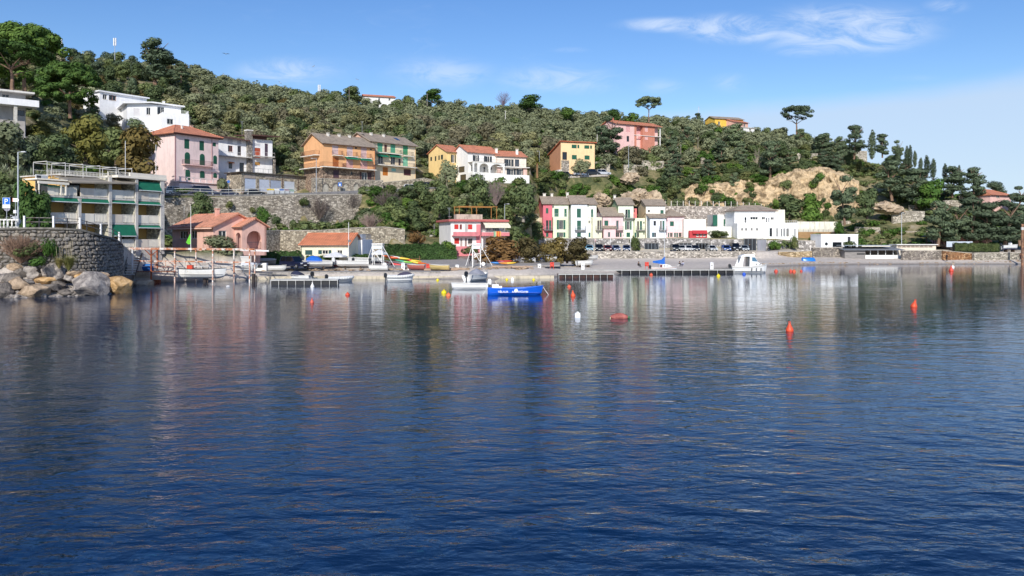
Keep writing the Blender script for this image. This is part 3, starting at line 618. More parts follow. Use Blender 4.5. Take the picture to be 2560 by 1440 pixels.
# ---------------- pink bungalow
ZB = (300, 480, 5.5375)
def bungalow():
 pk = PL('#dfae9c'); tr = M('paint', '#efc3ae', r=.8); x_l = G(431, 120, 3.9)
 h = House('pink_bungalow', 'salmon pink bungalow with orange tiled roof and arched corner porch', 'house', 431, 119.5, 533, 112, 3.9, 7.4, ZB)
 ze = h.uz('f', 1290, 475)[1]; zr = ze+1.75
 h.block(0, h.W, 0, h.D, -.6, ze, pk, [('f', 825, 540, 940, 650, 'gl', '#777777'), ('f', 985, 535, 1062, 645, 'gl', '#777777'), ('r', 1365, 535, 1475, 640, 'gl', '#777777')])
 h.gable(0, h.W, 0, h.D, ze, zr, M('roof', '#ca8c70'), pk, .45, .2)
 h.part('fascia', tr, (-.47, -.62, ze-.36, h.W+.47, -.5, ze-.2))
 h.chimney(h.W*.62, h.D*.42, ze+1.0, zr+.75, PL('#dba08c'))
 # porch at the seaward corner
 x0, x1, y0, y1 = h.W-1.0, h.W+1.9, 3.3, 7.2; zp = ze+.05
 mb = MB()
 def arch(o, u, n, w, hh, a0, a1, zs):
  c = (a0+a1)/2; r = (a1-a0)/2; U = Vector(u); O = Vector(o); k = Vector(n)*-.3; z = Vector((0, 0, 1)); N_ = 12
  cur = [(a0, .9)]+[(c-r*math.cos(math.pi*i/N_), zs+r*math.sin(math.pi*i/N_)) for i in range(N_+1)]+[(a1, .9)]
  P = lambda p, kk: O+U*p[0]+z*p[1]+kk
  for kk in (Vector((0, 0, 0)), k):
   mb.poly([P((0, 0), kk), P((a0, 0), kk), P((a0, hh), kk), P((0, hh), kk)]); mb.poly([P((a1, 0), kk), P((w, 0), kk), P((w, hh), kk), P((a1, hh), kk)]); mb.poly([P((a0, 0), kk), P((a1, 0), kk), P((a1, .9), kk), P((a0, .9), kk)])
   for p, q in zip(cur[1:-1], cur[2:-1]): mb.poly([P(p, kk), P(q, kk), P((q[0], hh), kk), P((p[0], hh), kk)])
  for p, q in zip(cur, cur[1:]): mb.poly([P(p, Vector()), P(q, Vector()), P(q, k), P(p, k)])
  mb.poly([P((a0, .9), Vector()), P((a1, .9), Vector()), P((a1, .9), k), P((a0, .9), k)])
 arch((x1, y0, -.6), (0, 1, 0), (1, 0, 0), y1-y0, zp+.6, .75, y1-y0-.75, 2.3)
 arch((x0, y0, -.6), (1, 0, 0), (0, -1, 0), x1-x0, zp+.6, 1.25, 2.55, 2.6)
 mb.box(x0, y1-.3, -.6, x1, y1, zp); mb.poly([(x0, y0, .3), (x1, y0, .3), (x1, y1, .3), (x0, y1, .3)])
 mb.build('porch', pk, h.root)
 h.gable(x0-.2, x1, y0, y1, zp+.01, zp+1.05, M('roof', '#ca8c70', d='Y'), pk, .4, .18)
 mb = MB(); railing(mb, [(x1-.15, y0+.75, .3), (x1-.15, y1-.75, .3)], 1.0, .16, .03); mb.build('railing', M('paint', '#3a4450'), h.root)
 h.part('porch_door', M('paint', '#5a3a30'), (x0+.25, y0+2.0, .3, x0+.33, y0+3.0, 2.4)); h.antenna(h.W*.35, -.3, ze-.2, 3.2, True)
bungalow()
# ---------------- cream clubhouse with orange roof, and its white neighbour
Z7 = (640, 480, 5.818)
def clubhouse():
 cr = PL('#e9dfc0', .1)
 h = House('clubhouse', 'low cream house with smooth orange roof behind the boat yard hedge', 'house', 751.7, 128, 870.5, 127.5, 1.7, 9.5, Z7)
 ze = h.uz('f', 900, 768)[1]
 h.block(0, h.W, 0, h.D, 0, ze, cr, [('f', 715, 845, 820, 915, 's1', '#1f4a48'), ('f', 905, 845, 958, 905, 's1', '#1f4a48'), ('f', 962, 845, 1048, 905, 'gl'), ('f', 1055, 845, 1098, 905, 's1', '#1f4a48'), ('f', 1180, 845, 1255, 905, 'gl')])
 h.gable(0, h.W, 0, h.D, ze, ze+1.75, M('roof', '#c47a56', s=.8), cr, .35, .14); h.pipe(.15, -.07, 0, ze-.2, '#6a7a6a')
 w = House('white_annex', 'plain white block with a potted plant terrace beside the cream clubhouse', 'house', 838, 134, 905.5, 133.5, 1.8, 6, Z7)
 z1 = w.uz('f', 1400, 690)[1]; z2 = w.uz('f', 1400, 610)[1]
 w.block(0, w.W, 0, 6, 0, z1, PL('#efeeec', .06), [('f', 1432, 880, 1480, 900, 'dk')]); w.part('terrace_edge', M('paint', '#5a4038'), (-.1, -.12, z1+.003, w.W+.1, 0, z1+.08))
 w.block(-2.6, w.W-1.2, 1.6, 6, z1+.004, z2, PL('#efeeec', .06))
 mb = MB(); railing(mb, [(0, 0, z1+.08), (w.W, 0, z1+.08), (w.W, 5, z1+.08)], .8, .25, .03); mb.build('railing', M('paint', '#9a9a9a'), w.root)
 for i, x in enumerate((1.2, 1.9, 3.0, 3.7)):
  p = G(0, 0, 0); o = MB(); o.lathe([(.16, 0), (.22, .32), (.24, .34)], 8); 
  t = thing('flower_pot', ['terracotta pot with low leaves on the white annex terrace', 'grey pot with spiky leaves on the white annex terrace', 'terracotta pot with red flowers on the white annex terrace', 'large terracotta pot with a fan palm on the white annex terrace'][i], 'plant pot', w.root.matrix_basis @ Vector((x, .7, z1+.06)), 0, 'pots on the annex terrace')
  o.build('pot', M('paint', '#b5563c' if i != 1 else '#8a8a86', r=.8), t)
  l = MB(); q = random.Random(i)
  for k in range(26):
   a = q.random()*6.28; e = q.uniform(.2, .7); l.poly([(0, 0, .3), (math.cos(a)*e*.5-.06, math.sin(a)*e*.5, .3+e*.8), (math.cos(a)*e, math.sin(a)*e, .35+e*.5), (math.cos(a)*e*.5+.06, math.sin(a)*e*.5, .3+e*.7)])
  l.build('leaves', M('leaf', '#33502c'), t)
clubhouse()
# ---------------- flat roofed house with red shutters
Z8 = (1040, 480, 6)
def redhouse():
 wh = PL('#e6e2dc', .08); sal = M('plaster', '#d77a7e'); red = '#c8322a'
 h = House('modern_house', 'flat roofed white house with red shutters, pink bands and cream awning', 'house', 1126.7, 150, 1264, 153.5, 3.3, 9, Z8)
 zr = h.uz('f', 560, 442)[1]; xa = h.uz('f', 970, 600)[0]; zm = h.uz('f', 700, 655)[1]
 h.block(0, xa, 0, 9, 0, zr, wh, [('f', 575, 485, 638, 558, 'rl', red), ('f', 655, 485, 690, 560, 'gl', red, '#b5504a'), ('f', 735, 485, 775, 600, 'rl', '#b9b5b0'), ('f', 780, 485, 845, 560, 'rl', red),
  ('f', 575, 692, 648, 778, 'rl', red), ('f', 665, 692, 695, 815, 'dr', '#a89890'), ('f', 733, 692, 762, 815, 'dr', '#8d7670'), ('f', 780, 697, 846, 780, 'gl', red, '#b9a8a0'), ('l', 255, 480, 275, 640, 'rl', '#8d8a86')])
 u0, z0, u1, z1 = h.rect('f', 560, 600, 915, 655); h.part('balcony', sal, (u0-.3, -1.2, z0-.1, u1, -1.08, z1), (u0-.3, -1.079, z0-.1, u1, -.004, z0+.05))
 u0, z0, u1, z1 = h.rect('f', 905, 485, 968, 770); h.part('pilaster', sal, (u0, -.13, -.2, xa-.05, -.003, z1))
 u0, z0, u1, z1 = h.rect('f', 600, 815, 850, 870); h.part('plinth', sal, (u0, -.5, -.8, u1, -.003, z1))
 # seaward wing, set back, with terraces
 h.block(xa+.004, h.W, 2.0, 9, 0, zr, wh, [('f', 1055, 540, 1115, 580, 'gl'), ('f', 1150, 540, 1245, 580, 'gl', red, '#3a3430')])
 u0, z0, u1, z1 = h.rect('f', 1020, 605, 1345, 655); h.part('terrace', sal, (xa+.01, -.6, z0-.05, h.W+.6, -.48, z1), (xa+.01, -.479, z0-.05, h.W+.6, 1.99, z0+.08))
 mb = MB(); railing(mb, [(xa+.1, -.54, z1), (h.W+.5, -.54, z1)], .42, .3, .05); mb.build('railing', M('paint', '#dcdcd8'), h.root)
 for x in (xa+.4, h.W-.2): h.part('pillar', wh, (x-.15, .2, -.6, x+.15, .5, z0-.06), (x-.08, 1.0, z0+.09, x+.08, 1.15, zr-.02))
 h.awning('f', 1000, 455, 1380, 538, 1.6, '#e6e0c8')
 h.part('roof', M('paint', '#b5605c', r=.8), (-.5, -.6, zr+.003, h.W+.5, 9.5, zr+.38))
 h.part('roof_deck', M('concrete', '#a08a7e'), (-.1, -.1, zr+.385, h.W+.1, 9.2, zr+.45))
 fl = MB(); u, z = h.uz('f', 1165, 590, -.65); u2 = h.uz('f', 1275, 590, -.65)[0]; z2 = h.uz('f', 1200, 715, -.65)[1]; n = 12
 t = thing('rainbow_banner', 'striped rainbow banner hung over the terrace parapet of the red shuttered house', 'banner', h.root.matrix_basis @ Vector((u, -.66, z2)), h.root.rotation_euler.z)
 cs = ['#7fa88a', '#8fb79a', '#d8c890', '#e0603c', '#e87838', '#e8a23c', '#c84848', '#e8b870']
 for k, c in enumerate(cs):
  b = MB(); w = (u2-u)/len(cs); pts = [(k*w, -.03*math.sin(k), 0), ((k+1)*w-.005, -.03*math.sin(k+1), 0), ((k+1)*w-.005, -.02, z-z2), (k*w, -.02, z-z2)]
  b.prism(pts, [(p[0], p[1]-.02, p[2]) for p in pts]); b.build('stripe', M('cloth', c), t)
 h.part('roof_shed', M('concrete', '#a9988a'), (2.2, 4, zr+.455, 7.4, 6, zr+1.5)); 
 mb = MB()
 for x in (3.0, 6.5, 10.6):
  for y in (5.0, 8.5): mb.box(x-.06, y-.06, zr+.455, x+.06, y+.06, zr+3.0)
 for y in (5.0, 8.5): mb.box(2.8, y-.06, zr+3.004, 10.8, y+.06, zr+3.14)
 mb.build('roof_pergola', M('wood', '#a8743c'), h.root); h.antenna(1.0, 5, zr+.45, 2.3, True); 
 h.balcony('l', 190, 285, 655, 1.1, rail='#c9c6c0')
redhouse()
# ---------------- pink palazzo above the road
Z4 = (360, 300, 6.095)
def pink_palazzo():
 pk = PL('#ecd0c9', .1); trim = PL('#eed8d0', .06)
 h = House('pink_villa', 'tall pale pink villa with green arched shutters and red hipped roof', 'house', 436.3, 163, 546.2, 172, 15.0, 9.3, Z4)
 ze = h.uz('f', 490, 205)[1]
 W_ = [('f', 615, 290, 692, 438, 'sh'), ('f', 845, 320, 917, 465, 'sh'), ('f', 1047, 345, 1098, 402, 'sh')]
 W_ += [('f', *r, 'as') for r in ((620, 490, 697, 690), (850, 515, 922, 700), (1055, 540, 1108, 668), (630, 755, 700, 915), (852, 770, 922, 900), (1055, 805, 1110, 880))]
 h.block(0, h.W, 0, h.D, -1, ze, pk, W_); h.hip(0, h.W, 0, h.D, ze+.02, ze+2.3, TERRA, .75, .16, 4.2)
 h.part('eaves', M('wood', '#7a5048'), (-.68, -.68, ze-.12, h.W+.68, h.D+.68, ze+.015))
 h.balcony('f', 580, 1015, 690, 1.0, rail='#6b4a4a', slab='#dcb8b0')
 zt = h.uz('f', 500, 950)[1]
 h.block(-.2, h.W+1.6, -1.8, -.004, -1, zt, pk)
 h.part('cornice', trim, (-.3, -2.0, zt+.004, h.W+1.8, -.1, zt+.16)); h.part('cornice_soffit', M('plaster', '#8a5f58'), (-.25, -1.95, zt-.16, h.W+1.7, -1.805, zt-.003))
 mb = MB(); mb.box(-.2, -1.85, zt+.95, h.W+1.6, -1.65, zt+1.1)
 x = -.1
 while x < h.W+1.6: mb.box(x, -1.83, zt+.165, x+.35, -1.67, zt+.946); x += 1.55
 mb.build('balustrade', trim, h.root)
 h.part('string_course', trim, (h.W*.2, -.12, h.uz('f', 800, 770)[1], h.W+.15, -.003, h.uz('f', 800, 745)[1]))
 h.pipe(.12, -.07, 0, ze-.1, '#a86a60'); h.pipe(h.W*.84, -.07, 0, ze-.1, '#a86a60')
 h.antenna(h.W*.68, 5, ze+1.6, 3.0, True); h.chimney(h.W*.75, 5.5, ze+1.2, ze+2.8, PL('#d9b09a'), .5); h.chimney(h.W*.33, 2.5, ze+1.2, ze+2.0, PL('#e9e2d8'), .3)
pink_palazzo()
def chimney_house():
 wh = PL('#e9e8e6', .08); br = M('wood', '#5d4038')
 h = House('white_house', 'white house with a tall stone chimney and brown overhanging roof', 'house', 546, 177, 682, 186, 20.3, 8, Z4)
 z1 = h.uz('f', 1350, 545)[1]; zr = h.uz('f', 1300, 275)[1]; xc = h.uz('f', 1560, 400)[0]; xd = h.uz('f', 1640, 400)[0]
 h.block(-1.5, xc, 0, 8, 0, zr, wh, [('f', 1280, 390, 1350, 485, 'gl', '#777777', '#b5603a'), ('f', 1425, 395, 1480, 540, 'gl', '#777777', '#5a4038'), ('f', 1275, 280, 1350, 370, 'rl', '#c9cace'), ('f', 1420, 300, 1480, 365, 'rl', '#c9cace'), ('f', 1290, 655, 1345, 740, 'dk'), ('f', 1455, 650, 1525, 790, 'dk')])
 h.block(xd, h.W, .2, 8, 0, zr+.35, wh, [('f', 1685, 425, 1775, 575, 'rl', '#b5583c'), ('f', 1840, 360, 1890, 580, 'dr', '#4a3a48'), ('f', 1690, 640, 1770, 690, 'rl', '#b98a4a'), ('f', 1670, 360, 1775, 400, 'rl', '#c9cace')])
 h.part('chimney', STONE('#9d968c', '#b5aca0', 3.0), (xc+.004, -.5, 0, xd-.004, .9, zr+2.0)); h.part('chimney_cap', M('concrete', '#d8d4cc'), (xc-.1, -.6, zr+2.003, xd+.1, 1.0, zr+2.25))
 mb = MB(); mb.prism([(-2.2, -1.3, zr+.05), (-2.2, 8.4, zr+1.4), (-2.2, 8.4, zr+1.65), (-2.2, -1.3, zr+.3)], [(xc+.3, -1.3, zr-.5), (xc+.3, 8.4, zr+1.2), (xc+.3, 8.4, zr+1.45), (xc+.3, -1.3, zr-.25)]); mb.build('roof', br, h.root)
 mb = MB(); mb.prism([(xd-.2, -1.2, zr+.9), (xd-.2, 8.4, zr+1.7), (xd-.2, 8.4, zr+1.95), (xd-.2, -1.2, zr+1.15)], [(h.W+1.2, -1.2, zr+1.1), (h.W+1.2, 8.4, zr+1.8), (h.W+1.2, 8.4, zr+2.05), (h.W+1.2, -1.2, zr+1.35)]); mb.build('roof', br, h.root)
 h.part('roof_panel', br, (xd+.1, -.2, zr+.36, h.W-1.6, .19, zr+1.0))
 for a, b in ((1135, 1600), (1650, 1950)): h.balcony('f', a, b, 560, 1.5, rail='#e2e0dc', slab='#b9b5ae', h=.9, gap=.9)
 h.part('terrace_wall', PL('#d8d2c8'), (-1, -2.2, -1.5, h.W, -2.0, .1)); h.part('terrace_floor', M('concrete', '#a89e90'), (-1, -1.99, -.2, h.W, -.01, 0)); h.antenna(xc+.4, 3, zr+1.2, 3.3)
 h.part('pillar', STONE(), (h.W-.5, -1.5, 0, h.W-.1, -1.1, z1-.2))
 h.awning('f', 1270, 635, 1355, 660, .9, '#c9702c')
chimney_house()
def garages():
 h = House('garage_block', 'stone faced row of garages with pale roller doors beside the upper road', 'building', 603.5, 169, 777, 183, 15.0, 5.5, Z4)
 zt = h.uz('f', 1490, 800)[1]
 h.block(0, h.W, 0, 5.5, -.6, zt, STONE('#b0a594', '#cec2ae', 2.8, mj=.5), [('f', 1535, 890, 1705, 1085, 'rl', '#bcc6d6'), ('f', 1755, 905, 1915, 1095, 'rl', '#c4cad6'), ('f', 1925, 920, 2090, 1100, 'rl', '#a8b2c4'), ('f', 2135, 935, 2295, 1115, 'rl', '#c9d0da')])
 for a, b in ((1530, 1700), (1840, 2000), (2135, 2295)):
  u0, z0, u1, z1 = h.rect('f', a, 830, b, 890); h.part('panel', M('concrete', '#8f857c'), (u0, -.06, z0, u1, -.003, z1))
 h.part('roof_slab', M('paint', '#4a443e'), (-.6, -.5, zt+.003, h.W+.4, 5.6, zt+.16))
 mb = MB(); railing(mb, [(0, -.3, zt+.16), (h.W, -.3, zt+.16)], .9, 1.2, .04); mb.build('railing', M('paint', '#4a4a48'), h.root)
 h.pipe(h.uz('f', 2105, 1000)[0], -.08, 0, zt, '#6a4a40'); h.pipe(h.uz('f', 2345, 1000)[0], -.08, 0, zt, '#6a4a40')
garages()
# ---------------- orange and yellow houses
Z5 = (740, 300, 7.2)
def orange_house():
 org = PL('#e6a870', .1); br = '#6a4038'
 h = House('orange_house', 'orange two storey house with stone ground floor and long brown railed balcony', 'house', 808, 176, 937.2, 185, 18.3, 8.7, Z5)
 ze = h.uz('f', 520, 405)[1]; z1 = h.uz('f', 600, 850)[1]
 st = STONE('#a08876', '#c4ab94', 3.0)
 h.block(0, h.W, 0, 8.7, -.8, z1-.2, st, [('f', 670, 900, 775, 1040, 'dr', '#4d3640'), ('f', 985, 930, 1022, 985, 'dk'), ('f', 1180, 945, 1285, 1085, 'gl', '#777777'), ('f', 1290, 940, 1362, 1090, 'dr', '#4a2f30'), ('f', 1148, 940, 1178, 1085, 'dr', '#4a2f30')], name='stone_base')
 h.block(0, h.W, 0, 8.7, z1-.196, ze, org, [('f', 650, 455, 765, 620, 'rl', '#d8c0bc'), ('f', 915, 475, 1025, 650, 'rl', '#d8c0bc'), ('f', 1170, 490, 1275, 680, 'rl', '#d8b8b4'), ('f', 660, 670, 770, 848, 'sh', '#a8602c'), ('f', 905, 705, 1030, 868, 'rl', '#dcaea6'), ('f', 1160, 722, 1290, 880, 'rl', '#dcaea6'), ('f', 1062, 488, 1100, 522, 'dk'), ('f', 1330, 512, 1365, 542, 'dk')])
 h.gable(0, h.W, 0, 8.7, ze, ze+2.3, SLATE, org, .55, .16)
 for a, b, y in ((645, 815, 635), (905, 1080, 660), (1160, 1330, 690)): h.balcony('f', a, b, y, .9, rail=br)
 h.balcony('f', 430, 835, 850, 1.6, rail=br); h.balcony('f', 845, 1385, 885, 1.5, rail=br); h.balcony('l', 160, 430, 645, 1.2, rail=br); h.balcony('l', 150, 440, 870, 1.3, rail='#3a3034')
 h.awning('f', 860, 665, 1090, 712, 1.2); h.awning('f', 1120, 690, 1330, 738, 1.2)
 for x, y in ((3.2, 3.6), (6.2, 3.9), (9.0, 4.0)): h.chimney(x, y, ze+1.6, ze+2.55, PL('#d8d2c6'), .5)
 h.pipe(h.W-.1, -.07, 0, ze, '#c98050')
orange_house()
def yellow_house():
 ye = PL('#efd8b2', .08); gn = '#5fae8a'
 h = House('yellow_house', 'pale yellow three storey house with light green shutters and grey slate roof', 'house', 926, 187, 1039, 197.3, 20.6, 9, Z5)
 ze = h.uz('f', 1450, 385)[1]
 h.block(0, h.W, 0, 9, -.5, ze, ye, [('f', 1465, 415, 1560, 575, 'rl', gn), ('f', 1700, 435, 1790, 590, 'rl', gn), ('f', 1925, 460, 2015, 625, 'rl', '#4aa070'), ('f', 1590, 440, 1640, 575, 'dr', '#6a3a34'), ('f', 1480, 645, 1570, 790, 'gl'), ('f', 1705, 665, 1790, 805, 'gl'), ('f', 1925, 665, 2015, 832, 'rl', '#8fd0ac'),
  ('f', 1560, 850, 1655, 1000, 'sh', '#c8782c'), ('f', 1720, 870, 1800, 925, 'rl', '#9ad0c4'), ('f', 1940, 885, 2070, 1000, 'dr', '#5a3034'), ('f', 1845, 700, 1885, 815, 'dr', '#4a3c3c')])
 h.gable(0, h.W, 0, 9, ze, ze+2.2, SLATE, PL('#d9a88c'), .55, .16)
 h.balcony('f', 1420, 1870, 600, 1.0, rail='#3d5a4a'); h.balcony('f', 1920, 2080, 650, .9, rail='#4a4440'); h.balcony('f', 1420, 2120, 832, 1.3, rail='#4a4440')
 h.awning('f', 1420, 612, 1620, 665, 1.0); h.awning('f', 1640, 620, 1850, 675, 1.0)
 for x in (3.0, 6.8): h.chimney(x, 3.6, ze+1.2, ze+2.3, PL('#d8d2c6'), .5)
 u = 9.6; mb = MB(); s_ = (2.2)/4.5; mb.prism([(u, 2.0, ze+2.0*s_+.2), (u+1.1, 2.0, ze+2.0*s_+.2), (u+1.1, 3.4, ze+3.4*s_+.2), (u, 3.4, ze+3.4*s_+.2)], [(u, 2.0, ze+2.0*s_+.26), (u+1.1, 2.0, ze+2.0*s_+.26), (u+1.1, 3.4, ze+3.4*s_+.26), (u, 3.4, ze+3.4*s_+.26)]); mb.build('skylight', M('glass', '#3a4a66'), h.root)
 h.antenna(-.1, 3, ze+1.2, 3.6, True); h.pipe(h.W-.1, -.07, 0, ze, '#c9a878')
yellow_house()
# ---------------- white villa with arcade (three joined wings)
Z6 = (1040, 320, 8)
def arcade_villa():
 h = House('yellow_wing_house', 'small yellow house with red roof half hidden behind an olive tree', 'house', 1116.9, 203, 1153.5, 206, 20.5, 8, Z6)
 ze = h.uz('f', 640, 468)[1]
 h.block(0, h.W, 0, 8, 0, ze, PL('#ecc880', .08), [('f', 722, 535, 770, 690, 'op', '#39443c'), ('l', 285, 580, 320, 660, 's1', '#39443c'), ('l', 375, 565, 405, 660, 's1', '#39443c'), ('l', 445, 550, 475, 640, 's1', '#39443c'), ('l', 495, 535, 540, 630, 's1', '#39443c')])
 h.gable(0, h.W, 0, 8, ze, ze+1.9, TERRA, PL('#ecc880', .08), .4, .14)
 h = House('arcaded_villa', 'white villa with red roof, arched terrace arcade and dark shutters', 'house', 1170.6, 200, 1246, 205, 19.2, 8, Z6)
 wh = PL('#ece9e2', .07); ze = h.uz('f', 1080, 480)[1]; zt = h.uz('f', 1300, 905)[1]; zf = h.uz('f', 1300, 705)[1]
 h.block(0, h.W, 0, 8, -1, ze, wh, [('f', 1165, 545, 1225, 698, 'op', '#333a40'), ('f', 1398, 565, 1475, 700, 'op', '#333a40'), ('f', 1240, 770, 1275, 840, 'dk'), ('f', 1350, 775, 1385, 880, 'dk'), ('f', 1480, 790, 1520, 840, 'dk'), ('f', 1590, 795, 1630, 880, 'dk'), ('f', 1105, 745, 1135, 870, 'dk'), ('l', 880, 930, 1000, 1095, 'dk'), ('l', 850, 770, 970, 890, 'dk')])
 h.gable(0, h.W, 0, 8, ze, ze+2.0, TERRA, wh, .4, .14)
 # arcade of three round arches carrying the upper terrace
 y0 = -2.3; mb = MB(); W2 = h.W+.4
 spans = [(.35, 1.35), (1.9, 4.6), (5.1, W2-.35)]; hh = zf-zt; cur_x = 0
 for a, b in spans:
  mb.box(cur_x, y0, zt, a, y0+.35, zf)
  c, r = (a+b)/2, (b-a)/2; rise = min(r, hh*.45); zs = zt+hh-.25-rise; N_ = 10
  pts = [(c-r*math.cos(math.pi*i/N_), zs+rise*math.sin(math.pi*i/N_)) for i in range(N_+1)]
  for p, q in zip(pts, pts[1:]): mb.prism([(p[0], y0, p[1]), (q[0], y0, q[1]), (q[0], y0, zf), (p[0], y0, zf)], [(p[0], y0+.35, p[1]), (q[0], y0+.35, q[1]), (q[0], y0+.35, zf), (p[0], y0+.35, zf)])
  cur_x = b
 mb.box(cur_x, y0, zt, W2, y0+.35, zf); mb.build('arcade', wh, h.root)
 h.part('terrace', M('concrete', '#d9d4ca'), (-.1, y0-.1, zf+.003, W2+.1, -.004, zf+.14)); h.block(-.05, W2, y0, -.005, -1, zt-.004, wh, [('f', 1110, 935, 1240, 1000, 'dk')], 'terrace_base')
 mb = MB(); railing(mb, [(0, y0, zf+.14), (W2, y0, zf+.14)], .8, .3, .03); mb.build('railing', M('paint', '#55504c'), h.root)
 mb = MB(); railing(mb, [(.1, y0+.1, zt), (W2, y0+.1, zt)], .8, .25, .04); mb.build('railing', M('paint', '#8f8c86'), h.root)
 h = House('cream_wing_house', 'cream and pink two storey house with red roof and white french doors', 'house', 1242.5, 203.5, 1315.6, 206.5, 19.2, 8, Z6)
 cr = PL('#e8d9c8', .07); ze = h.uz('f', 1700, 560)[1]; zf = h.uz('f', 1900, 785)[1]
 h.block(0, h.W, 0, 8, 0, ze, cr, [('f', 1812, 625, 1903, 765, 'op', '#333a40'), ('f', 1978, 628, 2065, 770, 'sh', '#444c56'), ('f', 1858, 815, 1948, 945, 'op', '#333a40'), ('f', 2045, 820, 2122, 945, 'op', '#333a40')])
 h.part('lower_band', PL('#dfb6a6'), (0, -.35, zf-2.2, .9, -.003, zf-.1), (h.W-.9, -.35, zf-2.2, h.W+.1, -.003, zf-.1))
 h.part('terrace', PL('#efece4', .06), (-.3, -1.0, zf-.12, h.W+.6, -.004, zf+.02), (-.5, -2.0, -.5, h.W, -.005, h.uz('f', 1900, 950)[1]))
 h.gable(0, h.W, 0, 8, ze, ze+1.6, TERRA, cr, .4, .14)
 for x in (1650, 2065): h.chimney(h.uz('f', x, 500)[0], 1.6, ze+.4, ze+1.9, PL('#efe6da'), .55)
 mb = MB(); railing(mb, [(-.2, -.9, zf+.02), (h.W+.5, -.9, zf+.02)], .8, .3, .025); mb.build('railing', M('paint', '#7a7672'), h.root)
arcade_villa()
